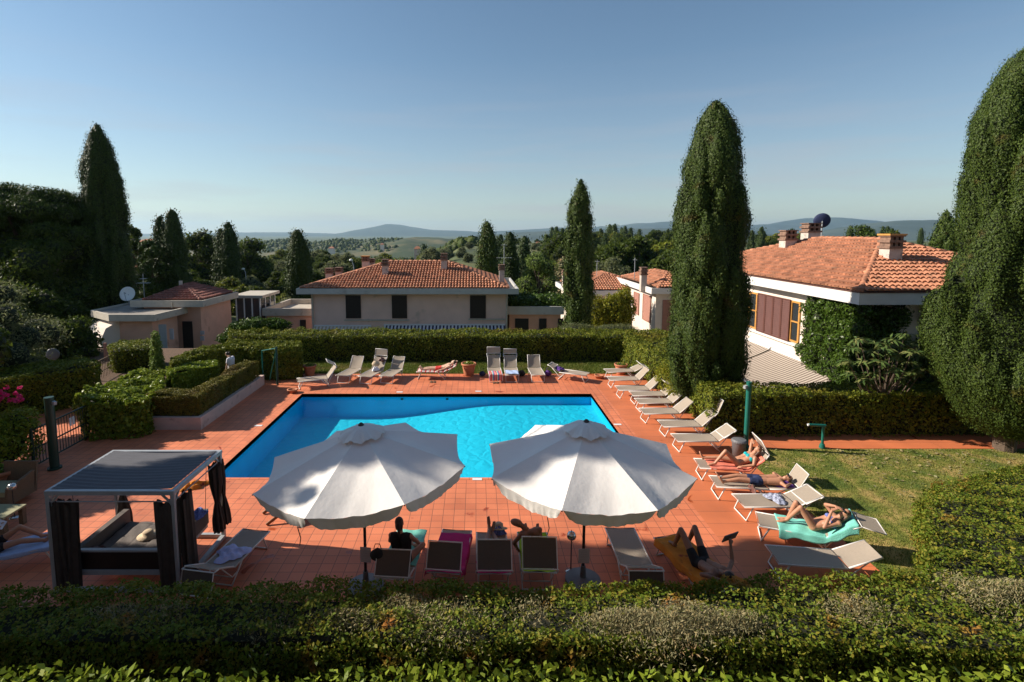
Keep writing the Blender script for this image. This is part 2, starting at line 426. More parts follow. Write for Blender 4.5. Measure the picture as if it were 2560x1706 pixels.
def lawn_mat(name, cols, sc):
    m, t, b = new_mat(name); N = t.nodes.new; L = t.links.new
    tc = N('ShaderNodeTexCoord')
    n1 = N('ShaderNodeTexNoise'); n1.inputs['Scale'].default_value = sc; n1.inputs['Detail'].default_value = 7
    L(tc.outputs['Object'], n1.inputs['Vector'])
    cr = N('ShaderNodeValToRGB'); e = cr.color_ramp.elements
    e[0].position = .36; e[0].color = (*cols[0], 1); e[1].position = .64; e[1].color = (*cols[2], 1); x = e.new(.5); x.color = (*cols[1], 1)
    L(n1.outputs[0], cr.inputs[0]); L(cr.outputs[0], b.inputs['Base Color']); b.inputs['Roughness'].default_value = .95
    n2 = N('ShaderNodeTexNoise'); n2.inputs['Scale'].default_value = 45; L(tc.outputs['Object'], n2.inputs['Vector'])
    bp = N('ShaderNodeBump'); bp.inputs['Strength'].default_value = .8; bp.inputs['Distance'].default_value = .03
    L(n2.outputs[0], bp.inputs['Height']); L(bp.outputs[0], b.inputs['Normal'])
    return m
M['lawn'] = lawn_mat('patchy_lawn', [(.08, .12, .012), (.20, .20, .03), (.40, .28, .09)], 1.3)
M['lawn_green'] = lawn_mat('green_lawn', [(.07, .12, .012), (.12, .17, .02), (.19, .20, .04)], 1.4)
def hill_mat(name, c1, c2, sc):
    m, t, b = new_mat(name); N = t.nodes.new; L = t.links.new
    tc = N('ShaderNodeTexCoord')
    n1 = N('ShaderNodeTexNoise'); n1.inputs['Scale'].default_value = sc; n1.inputs['Detail'].default_value = 9; n1.inputs['Roughness'].default_value = .65
    L(tc.outputs['Object'], n1.inputs['Vector'])
    cr = N('ShaderNodeValToRGB'); e = cr.color_ramp.elements
    e[0].position = .46; e[0].color = (*c1, 1); e[1].position = .66; e[1].color = (*c2, 1)
    L(n1.outputs[0], cr.inputs[0]); L(cr.outputs[0], b.inputs['Base Color']); b.inputs['Roughness'].default_value = .95
    return m
M['hill'] = hill_mat('wooded_hill', (.025, .045, .012), (.16, .13, .06), .006)
M['mountain'] = hill_mat('wooded_mountain', (.02, .035, .022), (.05, .065, .04), .0015)

def water_mat():
    m, t, b = new_mat('pool_water'); N = t.nodes.new; L = t.links.new
    t.nodes.remove(b)
    tc = N('ShaderNodeTexCoord')
    n1 = N('ShaderNodeTexNoise'); n1.inputs['Scale'].default_value = 3.2; n1.inputs['Detail'].default_value = 3; n1.inputs['Distortion'].default_value = .6
    L(tc.outputs['Object'], n1.inputs['Vector'])
    bp = N('ShaderNodeBump'); bp.inputs['Strength'].default_value = .35; bp.inputs['Distance'].default_value = .03
    L(n1.outputs[0], bp.inputs['Height'])
    gl = N('ShaderNodeBsdfGlossy'); gl.inputs['Roughness'].default_value = .02; L(bp.outputs[0], gl.inputs['Normal'])
    tr = N('ShaderNodeBsdfTransparent'); tr.inputs[0].default_value = (.86, .98, 1, 1)
    fr = N('ShaderNodeFresnel'); fr.inputs[0].default_value = 1.33; L(bp.outputs[0], fr.inputs['Normal'])
    mu = N('ShaderNodeMath'); mu.operation = 'MULTIPLY'; mu.inputs[1].default_value = .32; L(fr.outputs[0], mu.inputs[0])
    ms = N('ShaderNodeMixShader'); L(mu.outputs[0], ms.inputs[0]); L(tr.outputs[0], ms.inputs[1]); L(gl.outputs[0], ms.inputs[2])
    L(ms.outputs[0], t.nodes['Material Output'].inputs[0])
    return m
M['water'] = water_mat()
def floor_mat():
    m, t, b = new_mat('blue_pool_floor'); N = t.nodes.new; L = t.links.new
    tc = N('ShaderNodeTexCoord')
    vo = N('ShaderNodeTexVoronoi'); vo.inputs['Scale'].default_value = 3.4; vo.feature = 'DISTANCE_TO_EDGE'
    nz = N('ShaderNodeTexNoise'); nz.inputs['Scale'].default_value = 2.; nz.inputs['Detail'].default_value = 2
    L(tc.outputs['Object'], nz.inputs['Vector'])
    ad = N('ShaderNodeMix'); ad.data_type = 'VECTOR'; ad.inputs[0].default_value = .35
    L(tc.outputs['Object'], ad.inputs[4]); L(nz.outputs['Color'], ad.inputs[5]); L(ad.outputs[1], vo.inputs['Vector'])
    bp = N('ShaderNodeBump'); bp.inputs['Strength'].default_value = .5; bp.inputs['Distance'].default_value = .12  # cell-shaped bump imitates the net of light under rippled water
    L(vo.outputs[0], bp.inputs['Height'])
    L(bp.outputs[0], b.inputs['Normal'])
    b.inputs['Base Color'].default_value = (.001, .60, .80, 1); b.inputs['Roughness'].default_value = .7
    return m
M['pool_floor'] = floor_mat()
# ---------------------------------------------------------------- terrain
PX0, PX1, PY0, PY1 = -7.28, 4.82, 13.70, 21.20     # pool edges
def ground_z(x, y):
    d = smooth01((y - 27.5) / 5.)
    d = max(d, smooth01((x - 8.6) / 1.) * smooth01((y - 17.6) / 1.5))
    d2 = smooth01((-x - 13) / 4.) * smooth01((y - 14) / 8.)
    z = -.05 - 3.3 * d
    z = min(z, -.05 - 1.5 * d2)
    und = math.sin(x * .021 + 1.3) * math.cos(y * .017 + .4) * 1.2
    z += und * smooth01((y - 60) / 60)
    if abs(x) > 60: z += und * .5 * smooth01((abs(x) - 60) / 60) * (1 - smooth01((y - 60) / 60))
    f = smooth01((y - 560) / 700)
    z += -26 * smooth01((y - 150) / 220) * smooth01((-x / max(y, 1) - .02) / .10) * (1 - f)
    z += -58 * f
    return z
def axis(lo, hi, near, step, extra):
    v = set(round(a, 3) for a in extra); a = near[0]
    while a <= near[1]: v.add(round(a, 3)); a += step
    a, d = near[1], step
    while a < hi: a += d; d *= 1.12; v.add(round(min(a, hi), 3))
    a, d = near[0], step
    while a > lo: a -= d; d *= 1.12; v.add(round(max(a, lo), 3))
    return sorted(v)
xs = axis(-14500, 14500, (-30, 30), 1.5, (PX0, PX1)); ys = axis(-60, 19500, (-6, 60), 1.5, (PY0, PY1))
V = [(x, y, ground_z(x, y)) for x in xs for y in ys]
m_ = len(ys); F_ = []
for i in range(len(xs) - 1):
    for j in range(m_ - 1):
        if xs[i] >= PX0 - .001 and xs[i+1] <= PX1 + .001 and ys[j] >= PY0 - .001 and ys[j+1] <= PY1 + .001: continue
        F_.append((i*m_+j, (i+1)*m_+j, (i+1)*m_+j+1, i*m_+j+1))
tag(link('ground', arrays_mesh('ground', V, F_, [M['ground']], smooth=True)), kind='structure')

def ridge(name, pts, D, thick, base, matl, seed, rough=1., nx=260):
    'a range of hills at distance D whose crest is seen along the given pixels'
    rnd = random.Random(seed); ph = [(rnd.uniform(0, 6), rnd.uniform(.5, 2)) for _ in range(12)]
    P3 = [A(px, py, D) for px, py in pts]
    X = np.linspace(P3[0].x, P3[-1].x, nx); Z = np.interp(X, [p.x for p in P3], [p.z for p in P3])
    V = []; ny = 26
    for i in range(nx):
        for j in range(ny + 1):
            t = j / ny; y = D - thick + 2 * thick * t
            k = math.cos((t - .5) * PI) ** 1.2 if 0 < j < ny else 0
            nzv = sum(math.sin(X[i] / D * 30 * a * (1 + q * .35) + ph[q][0] + t * 9 * ph[q][1]) / (1 + q * .5) for q, (b, a) in enumerate(ph))
            nzv *= (Z[i] - base) * .035 * rough * (1 if abs(t - .5) > .03 else .25)
            V.append((X[i], y, base + (Z[i] - base) * k + nzv * math.sin(PI * t)))
    F = [(i*(ny+1)+j, (i+1)*(ny+1)+j, (i+1)*(ny+1)+j+1, i*(ny+1)+j+1) for i in range(nx - 1) for j in range(ny)]
    return tag(link(name, arrays_mesh(name, V, F, [matl], smooth=True)), kind='structure')
ridge('mountain_range', [(-600, 588), (300, 586), (560, 582), (700, 581), (780, 583), (850, 585), (870, 582), (920, 571), (960, 562), (985, 562), (1020, 567), (1080, 575), (1150, 577), (1200, 581), (1371, 571), (1419, 569), (1480, 572), (1499, 566), (1530, 568), (1597, 558), (1617, 560), (1671, 555), (1760, 560), (1872, 564), (1941, 559), (1995, 551), (2075, 547), (2133, 550), (2209, 560), (2400, 566), (3200, 570)], 12500, 2600, -90, M['mountain'], 3)
ridge('distant_hills', [(1150, 592), (1250, 586), (1330, 580), (1400, 576), (1480, 580), (1560, 574), (1660, 572), (1800, 578), (1950, 592), (2048, 591), (2094, 580), (2152, 569), (2209, 561), (2266, 551), (2324, 552), (2420, 556), (2560, 552), (2800, 560), (3300, 575)], 6200, 1700, -80, M['mountain'], 5)
ridge('wooded_ridge', [(-900, 606), (100, 604), (400, 612), (560, 612), (650, 607), (700, 604), (760, 603), (800, 606), (850, 601), (930, 603), (1000, 598), (1040, 592), (1100, 594), (1150, 602), (1260, 612), (1500, 616), (2500, 618)], 1750, 620, -60, M['hill'], 9, 1.6, 320)

# ---------------------------------------------------------------- pool terrace
def sheet(name, quads, z, matl):
    b = MB()
    for q in quads:
        if len(q) == 4 and not isinstance(q[0], tuple):
            x0, y0, x1, y1 = q; b.poly((x0, y0, z), (x1, y0, z), (x1, y1, z), (x0, y1, z))
        else: b.poly(*[(x, y, z) for x, y in q])
    return tag(b.build(name, matl), kind='structure')
DY = G(1000, 935).y                      # far edge of the paving
XR = 5.35                                # where the strip paving of the right side begins
LX = 8.05                                # left edge of the right lawn
PYa, PYb = G(2100, 1122).y, G(2100, 1086).y
E_ = .12
sheet('pool_deck', [(-18, 6.0, XR, PY0 - E_), (-18, PY0 - E_, PX0 - E_, PY1 + E_), (PX1 + E_, PY0 - E_, XR, PY1 + E_), (-12.4, PY1 + E_, XR, DY)], 0, M['deck'])
sheet('side_deck', [(XR, 6.0, LX, PYa), (XR, PYa, 26, PYb), (XR, PYb, LX + .4, DY)], 0, M['deck_long'])
sheet('lawn', [(LX, 5.5, 26, PYa)], -.012, M['lawn'])
sheet('grass_strip', [(-12.4, DY, 9.2, 28.6)], -.012, M['lawn_green'])
sheet('soil_bed', [(-30, 13.5, -12.4, 30)], -.03, M['soil'])
b = MB()                                 # coping: a dark rounded rim
for q in ((PX0 - E_, PY0 - E_, PX1 + E_, PY0), (PX0 - E_, PY1, PX1 + E_, PY1 + E_), (PX0 - E_, PY0, PX0, PY1), (PX1, PY0, PX1 + E_, PY1)):
    b.box((q[0], q[1], -.12), (q[2], q[3], .006))
root = empty('swimming_pool', ((PX0 + PX1) / 2, (PY0 + PY1) / 2, 0), 'bright blue rectangular swimming pool with a black rim set in terracotta paving', 'swimming pool')
b.build('rim', M['deck'], root, world=True)
# basin: dark top band, blue walls, sloping floor
WL = -.13
def depth(x): return -.46 - .56 * (1 - smooth01((x + 4.2) / 5.5))
b = MB(); c = MB()
for (x0, y0), (x1, y1) in (((PX0, PY0), (PX1, PY0)), ((PX1, PY0), (PX1, PY1)), ((PX1, PY1), (PX0, PY1)), ((PX0, PY1), (PX0, PY0))):
    b.poly((x0, y0, 0), (x0, y0, WL - .015), (x1, y1, WL - .015), (x1, y1, 0))
    c.poly((x0, y0, WL - .015), (x0, y0, -1.2), (x1, y1, -1.2), (x1, y1, WL - .015))
b.build('edge_tiles', M['black_band'], root, world=True)
c.build('basin_wall', M['pool_wall'], root, world=True)
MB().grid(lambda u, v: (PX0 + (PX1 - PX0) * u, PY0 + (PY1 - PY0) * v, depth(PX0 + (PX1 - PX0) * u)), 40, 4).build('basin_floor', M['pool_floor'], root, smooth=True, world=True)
b = MB()
for px in (1005, 1118):
    p = A(px, 997, PY1 - .01); b.box((p.x - .05, PY1 - .03, WL - .12), (p.x + .05, PY1 - .005, WL - .06))
b.build('inlet', M['black_band'], root, world=True)
tag(sheet('water', [(PX0, PY0, PX1, PY1)], WL, M['water']), kind='structure')

# ---------------------------------------------------------------- foliage
def unit(a): return a / np.maximum(np.linalg.norm(a, axis=1, keepdims=True), 1e-6)
def leaf_quads(pts, nrm, size, rng, aspect=1.9, spread=.8, up=0., szvar=.35):
    'one pointed four-cornered leaf at each point'
    n = len(pts)
    nn = unit(nrm + spread * rng.normal(size=(n, 3)) * .6)
    t = rng.normal(size=(n, 3)); t[:, 2] += up
    t = t + nrm * .35
    t = unit(t - nn * np.sum(t * nn, axis=1, keepdims=True))
    s = np.cross(nn, t)
    L = size * (1 + szvar * rng.normal(size=(n, 1))); L = np.clip(L, size * .45, size * 1.9); W = L / aspect
    V = np.empty((n, 4, 3))
    V[:, 0] = pts - t * L * .5; V[:, 1] = pts + s * W * .5 + nn * W * .12
    V[:, 2] = pts + t * L * .5; V[:, 3] = pts - s * W * .5 + nn * W * .12
    F = np.arange(n * 4).reshape(n, 4)
    return V.reshape(-1, 3), F
def join(parts):
    'list of (V, F, material index)'
    VV, FF, MM = [], [], []; n = 0
    for V, F, mi in parts:
        VV.append(np.asarray(V, float)); FF.append(np.asarray(F) + n); MM.append(np.full(len(F), mi)); n += len(V)
    return np.concatenate(VV), np.concatenate(FF), np.concatenate(MM)
def wobble(p, rng, f=1., k=6):
    'smooth pseudo noise in about -1..1'
    out = np.zeros(len(p))
    for i in range(k):
        d = rng.normal(size=3) * f * (1 + i * .45); out += np.sin(p @ d + rng.uniform(0, 6.28)) / (1 + i * .35)
    return out / 2.2
def sphere_quads(nu, nv):
    u = np.arange(nu) / nu * 2 * PI; v = np.linspace(.04, .96, nv + 1) * PI
    P = np.array([(math.sin(b) * math.cos(a), math.sin(b) * math.sin(a), math.cos(b)) for b in v for a in u])
    F = [(j*nu+i, (j+1)*nu+i, (j+1)*nu+(i+1) % nu, j*nu+(i+1) % nu) for j in range(nv) for i in range(nu)]
    return P, np.array(F)

def cyp_prof(t, blunt):
    if not isinstance(blunt, float): return np.interp(t, [b[0] for b in blunt], [b[1] for b in blunt])
    return np.clip(t / .10, .25, 1) ** .45 * np.clip(1 - t ** blunt, 0, 1) ** .62
def cypress_parts(h, r, seed, n, leaf, blunt=2.4, lobes=1., z0=.04, lean=0., amp=.34):
    """a column of upward pointing flame-like sprays: a relief of overlapping teardrops round the outline, leaves following it"""
    rng = np.random.default_rng(seed); ph = rng.uniform(0, 6.28, 8)
    U, Vn = 150, 190
    T, Aa = np.meshgrid(np.linspace(0, 1, Vn + 1), np.arange(U) / U * 2 * PI, indexing='ij')
    base = cyp_prof(T, blunt)
    fl = 1 + lobes * (.07 * np.sin(2 * Aa + ph[0] + 1.6 * T) + .06 * np.sin(3 * Aa + ph[1] - 3 * T) + .035 * np.sin(5 * Aa + ph[2] + 5 * T) + .03 * np.sin(7 * T * PI + Aa + ph[3]))
    L = h * (1 - z0); Hm = np.zeros_like(T)
    ws = float(np.clip(.34 * (r / 1.6) ** .5, .16, .55)); K = int(max(60, 2.6 * r * L / (ws * ws * 2.2))); 
    for k in range(K):
        ta = rng.uniform(-.02, 1) ; aa = rng.uniform(0, 2 * PI); R_ = max(.15, r * float(cyp_prof(np.array(min(max(ta, .02), .98)), blunt)))
        w_ = ws * rng.uniform(.6, 1.3); hh = w_ * rng.uniform(1.9, 4.); v = rng.uniform(.35, 1.)
        dz = (T - ta) * L / hh; m_ = np.abs(dz) < 1
        da = np.abs((Aa - aa + PI) % (2 * PI) - PI) * R_ / (w_ * np.clip(1 - .75 * np.clip(dz, 0, 1), .1, 1))
        q = 1 - da ** 2 - np.where(dz > 0, dz * .9, -dz * 1.0) ** 2
        val = v * np.sqrt(np.clip(q, 0, 1)) * (.75 + .25 * np.clip(dz + .3, 0, 1)); Hm = np.where(m_, np.maximum(Hm, val), Hm)
    ra = r * base * fl * (1 - amp * .85) + Hm * np.minimum(amp * 1.25 * r, .58 + .05 * r) * np.clip(base * 1.25, .05, 1)
    ra = np.maximum(ra, .02)
    X, Y, Z = ra * np.cos(Aa), ra * np.sin(Aa), h * z0 + L * T + Hm * .22
    P = np.stack([X, Y, Z], -1)
    du = np.roll(P, -1, 1) - np.roll(P, 1, 1); dv = np.gradient(P, axis=0); Nn = np.cross(du, dv); Nn /= np.maximum(np.linalg.norm(Nn, axis=2, keepdims=True), 1e-6)
    area = np.linalg.norm(np.cross(du, dv), axis=2)
    w8 = (area * (.25 + .75 * np.clip(Hm, 0, 1)))[:-1].ravel(); w8 /= w8.sum()
    idx = rng.choice(len(w8), n, p=w8); vi, ui = idx // U, idx % U
    fu, fv = rng.uniform(0, 1, (n, 1)), rng.uniform(0, 1, (n, 1)); u2 = (ui + 1) % U; v2 = np.minimum(vi + 1, Vn)
    pt = (P[vi, ui] * (1 - fu) + P[vi, u2] * fu) * (1 - fv) + (P[v2, ui] * (1 - fu) + P[v2, u2] * fu) * fv
    nr = Nn[vi, ui]; out = np.stack([np.cos(Aa[vi, ui]), np.sin(Aa[vi, ui]), np.full(n, .3)], 1)
    pt = pt + nr * (rng.uniform(-.02, leaf * .8, (n, 1)) + (rng.uniform(0, 1, (n, 1)) < .22) * rng.uniform(0, leaf * 2.6, (n, 1)))
    nr = unit(nr + .25 * out)
    V1, F1 = leaf_quads(pt, nr, leaf, rng, 1.9, .5, up=1.6, szvar=.35)
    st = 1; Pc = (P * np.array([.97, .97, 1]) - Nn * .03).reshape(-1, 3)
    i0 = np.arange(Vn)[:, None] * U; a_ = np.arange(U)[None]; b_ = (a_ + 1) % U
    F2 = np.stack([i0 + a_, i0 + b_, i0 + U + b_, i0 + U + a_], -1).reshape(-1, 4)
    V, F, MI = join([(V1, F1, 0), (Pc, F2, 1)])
    V[:, 0] += lean * V[:, 2]
    return V, F, MI
def cypress(loc, h, r, label, group=None, seed=1, n=20000, leaf=.12, m='cypress', name='cypress_tree', twin=None, **kw):
    root = empty(name, loc, label, 'cypress', group)
    parts = [cypress_parts(h, r, seed, n, leaf, **kw)]
    if twin:
        for dx, dy, hs, rs in twin:
            V, F, MI = cypress_parts(h * hs, r * rs, seed + 17, int(n * hs * rs), leaf, **kw); V[:, 0] += dx; V[:, 1] += dy
            parts.append((V, F, MI))
    Vs, Fs, Ms, k = [], [], [], 0
    for V, F, MI in parts: Vs.append(V); Fs.append(F + k); Ms.append(MI); k += len(V)
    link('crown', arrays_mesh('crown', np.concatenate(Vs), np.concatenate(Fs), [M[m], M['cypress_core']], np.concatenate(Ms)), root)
    MB().path([(0, 0, -.3), (0, 0, h * .3), (0, 0, h * .8)], [r * .13, r * .09, .03], 8).build('trunk', M['trunk'], root)
    return root

def blob_parts(blobs, seed, dens, leaf, aspect=1.9, up=0., rough=.22, inner=.62, spread=.8, core=1):
    rng = np.random.default_rng(seed); parts = []; SP, SF = sphere_quads(14, 9)
    for (x, y, z, rx, ry, rz) in blobs:
        area = 4 * PI * ((rx * ry) ** 1.6 + (rx * rz) ** 1.6 + (ry * rz) ** 1.6) ** (1 / 1.6) / 3 ** (1 / 1.6)
        n = int(area * dens)
        d = unit(rng.normal(size=(n, 3)))
        q = (1 + rough * wobble(d * 3.0, rng, 1.0)) * rng.uniform(.72, 1.06, n)
        # clumps: push leaves towards a few dozen twig ends
        pt = d * q[:, None] * np.array([rx, ry, rz]) + np.array([x, y, z])
        nr = unit(d / np.array([rx, ry, rz]) + .5 * rng.normal(size=(n, 3)) / max(rx, rz))
        V, F = leaf_quads(pt, nr, leaf, rng, aspect, spread, up); parts.append((V, F, 0))
        if core: parts.append((SP * np.array([rx, ry, rz]) * inner + np.array([x, y, z]), SF, 1))
    return join(parts)
def crown_blobs(seed, h, r, k=16, z0=.3, flat=1.):
    rnd = random.Random(seed); out = []
    for i in range(k):
        a = rnd.uniform(0, 2 * PI); t = (i + .5) / k; z = h * (z0 + (.92 - z0) * t)
        rr = r * math.sin(PI * (.18 + .72 * t)) * rnd.uniform(.35, .75)
        s = r * rnd.uniform(.32, .52) * (1.1 - .35 * t)
        out.append((rr * math.cos(a), rr * math.sin(a), z, s, s, s * .8 * flat))
    return out
def tree_mesh(seed, h, r, leafn, leaf, mats, k=16, z0=.3, flat=1., aspect=1.9, up=0., core=1):
    bl = crown_blobs(seed, h, r, k, z0, flat)
    tot = sum(4 * PI * b[3] * b[5] for b in bl)
    V, F, MI = blob_parts(bl, seed, leafn / tot, leaf, aspect, up, core=core)
    return arrays_mesh('crown', V, F, [M[m] for m in mats], MI), bl
def trunk_mesh(bl, h, r, seed):
    b = MB(); rnd = random.Random(seed)
    b.path([(0, 0, -.4), (r * .04, 0, h * .2), (0, r * .03, h * .5), (0, 0, h * .8)], [r * .11, r * .08, r * .055, r * .02], 8)
    for q in bl[::2]:
        z = q[2] * .55
        b.path([(0, 0, z), (q[0] * .5, q[1] * .5, (z + q[2]) * .52), (q[0], q[1], q[2])], [r * .035, r * .025, r * .01], 6)
    return b
def tree(name, loc, h, r, label, cat, mats, group=None, seed=1, n=9000, leaf=.2, **kw):
    root = empty(name, loc, label, cat, group)
    me, bl = tree_mesh(seed, h, r, n, leaf, mats, **kw)
    link('crown', me, root)
    trunk_mesh(bl, h, r, seed).build('trunk', M['trunk'], root)
    return root

def hedge(name, poly, z0, z1, label, seed, n, leaf, m='hedge', holes=0., rough=.10, aspect=1.7, cat='hedge', group=None, spread=.9, sides=True, top_fn=None, stuffed=1.):
    'a clipped hedge over a polygon in plan: leaves over its uneven top and sides round a dark twiggy core'
    rng = np.random.default_rng(seed); P = [Vector((x, y)) for x, y in poly]; k = len(P)
    ar = sum(P[i].x * P[(i+1) % k].y - P[(i+1) % k].x * P[i].y for i in range(k)) / 2
    if ar < 0: P.reverse(); ar = -ar
    per = [(P[(i+1) % k] - P[i]).length for i in range(k)]; hh = z1 - z0
    tot = ar + sum(per) * hh
    cx = sum(p.x for p in P) / k; cy = sum(p.y for p in P) / k
    xs_, ys_ = [p.x for p in P], [p.y for p in P]
    pa = np.array([(p.x, p.y) for p in P])
    def inside(q):
        c = np.zeros(len(q), bool)
        for i in range(k):
            a, b_ = pa[i], pa[(i+1) % k]
            with np.errstate(divide='ignore', invalid='ignore'):
                xx = (b_[0] - a[0]) * (q[:, 1] - a[1]) / (b_[1] - a[1]) + a[0]
            c ^= ((a[1] > q[:, 1]) != (b_[1] > q[:, 1])) & (q[:, 0] < xx)
        return c
    nt_ = int(n * ar / tot)
    q = np.stack([rng.uniform(min(xs_), max(xs_), nt_ * 4), rng.uniform(min(ys_), max(ys_), nt_ * 4)], 1)
    q = q[inside(q)][:nt_]
    pts = [np.column_stack([q, np.full(len(q), z1)])]; nrs = [np.tile([0, 0, 1.], (len(q), 1))]
    for i in range(k):
        a, b_ = P[i], P[(i+1) % k]; L = per[i]; m_ = int(n * L * hh / tot)
        if m_ < 1: continue
        u = rng.uniform(0, 1, m_); z = z0 + hh * rng.uniform(0, 1, m_) ** .8
        nx, ny = (b_.y - a.y) / L, -(b_.x - a.x) / L
        pts.append(np.column_stack([a.x + (b_.x - a.x) * u, a.y + (b_.y - a.y) * u, z])); nrs.append(np.tile([nx, ny, .12], (m_, 1)))
    pt = np.concatenate(pts); nr = unit(np.concatenate(nrs))
    wb = wobble(pt, rng, 1.6) * rough + wobble(pt, rng, 5.5) * rough * .5
    pt = pt + nr * (wb + rng.uniform(-.07, .035, len(pt)) * (1 + leaf * 4))[:, None]
    V1, F1 = leaf_quads(pt, nr, leaf, rng, aspect, spread)
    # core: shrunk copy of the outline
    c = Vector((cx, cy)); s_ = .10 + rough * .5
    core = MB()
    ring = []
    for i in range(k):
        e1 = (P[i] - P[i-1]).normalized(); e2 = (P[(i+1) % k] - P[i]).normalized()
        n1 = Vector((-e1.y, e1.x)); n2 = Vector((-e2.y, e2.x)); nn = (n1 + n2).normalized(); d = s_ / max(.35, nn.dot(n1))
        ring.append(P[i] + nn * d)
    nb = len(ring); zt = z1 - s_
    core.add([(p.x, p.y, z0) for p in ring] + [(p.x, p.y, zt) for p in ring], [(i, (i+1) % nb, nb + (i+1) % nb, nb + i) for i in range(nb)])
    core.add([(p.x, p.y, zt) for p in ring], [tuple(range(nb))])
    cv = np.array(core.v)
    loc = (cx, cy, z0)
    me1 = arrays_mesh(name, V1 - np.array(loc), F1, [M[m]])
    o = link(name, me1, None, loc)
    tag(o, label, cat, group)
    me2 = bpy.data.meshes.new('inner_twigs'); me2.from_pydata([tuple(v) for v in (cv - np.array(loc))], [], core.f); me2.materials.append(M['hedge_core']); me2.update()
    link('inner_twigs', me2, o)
    return o
def tuft(name, parent, centre, rx, ry, n, leaf, m, seed, h=.12):
    'an upright patch of stems and leaves on top of a hedge'
    rng = np.random.default_rng(seed)
    d = rng.normal(size=(n, 2)) * .5
    pt = np.column_stack([centre[0] + d[:, 0] * rx, centre[1] + d[:, 1] * ry, centre[2] + rng.uniform(-.05, h, n) * np.exp(-np.sum(d * d, 1))])
    V, F = leaf_quads(pt, np.tile([0, -.3, .5], (n, 1)), leaf, rng, 4.5, 1.4, up=1.6)
    me = arrays_mesh(name, V - np.array(parent.location), F, [M[m]])
    return tag(link(name, me, parent), kind='stuff')
def grass(name, rects, z, n, hgt, seed, m='grassblade'):
    rng = np.random.default_rng(seed); ar = [abs((r[2]-r[0]) * (r[3]-r[1])) for r in rects]; pts = []
    for r, a in zip(rects, ar):
        k = int(n * a / sum(ar)); pts.append(np.column_stack([rng.uniform(r[0], r[2], k), rng.uniform(r[1], r[3], k), np.full(k, z)]))
    p = np.concatenate(pts); k = len(p)
    a = rng.uniform(0, 2*PI, k); hh = hgt * rng.uniform(.4, 1.2, k); w_ = hgt * .16
    dx = np.column_stack([np.cos(a), np.sin(a), np.zeros(k)]) * w_
    tip = p + np.column_stack([rng.normal(size=k) * hh * .4, rng.normal(size=k) * hh * .4, hh])
    V = np.stack([p - dx, p + dx, tip + dx * .15, tip - dx * .15], 1).reshape(-1, 3)
    return tag(link(name, arrays_mesh(name, V, np.arange(4*k).reshape(k, 4), [M[m]])), kind='stuff')
# ---------------------------------------------------------------- roofs and houses
def tile_field(b, corners, tw=.21, tl=.36, lift=.02, seed=0):
    'half-round clay tiles over a planar polygon; corners[0]->corners[1] is the eave'
    rnd = random.Random(seed)
    C = [Vector(c) for c in corners]; u = (C[1] - C[0]).normalized()
    n = u.cross(C[2] - C[0]).normalized()
    if n.z < 0: n = -n
    v = n.cross(u); 
    if v.z < 0: v = -v
    P2 = [((c - C[0]).dot(u), (c - C[0]).dot(v)) for c in C]
    def ins(x, y):
        r_ = False
        for i in range(len(P2)):
            (x1, y1), (x2, y2) = P2[i], P2[i-1]
            if (y1 > y) != (y2 > y) and x < (x2 - x1) * (y - y1) / (y2 - y1) + x1: r_ = not r_
        return r_
    x0, x1 = min(p[0] for p in P2), max(p[0] for p in P2); y1 = max(p[1] for p in P2)
    nx = int((x1 - x0) / tw); ny = int(y1 / tl) + 1
    arc = [(-.5, 0), (-.36, .26), (0, .40), (.36, .26), (.5, 0)]
    for i in range(nx + 1):
        for j in range(ny):
            cx = x0 + (i + .5) * tw; cy = (j + .5) * tl
            if not ins(cx, cy): continue
            jx = rnd.uniform(-.012, .012); jz = rnd.uniform(0, .018)
            lo = [C[0] + u * (cx + jx + a * tw * .92) + v * (j * tl - .02) + n * (lift + .05 + jz + h * tw * 1.15) for a, h in arc]
            hi = [C[0] + u * (cx + jx + a * tw * .74) + v * ((j + 1) * tl + .03) + n * (lift + jz + h * tw * .85) for a, h in arc]
            b.add(lo + hi, [(k, k+1, k+6, k+5) for k in range(4)] + [(4, 3, 2, 1, 0)])
def ridge_caps(b, p, q, r_=.12, step=.38):
    p, q = Vector(p), Vector(q); L = (q - p).length; k = max(1, int(L / step)); d = (q - p) / k
    for i in range(k):
        a = p + d * i; c = p + d * (i + 1.12)
        b.path([a + Vector((0, 0, .05)), c + Vector((0, 0, .02))], [r_, r_ * .82], 8)
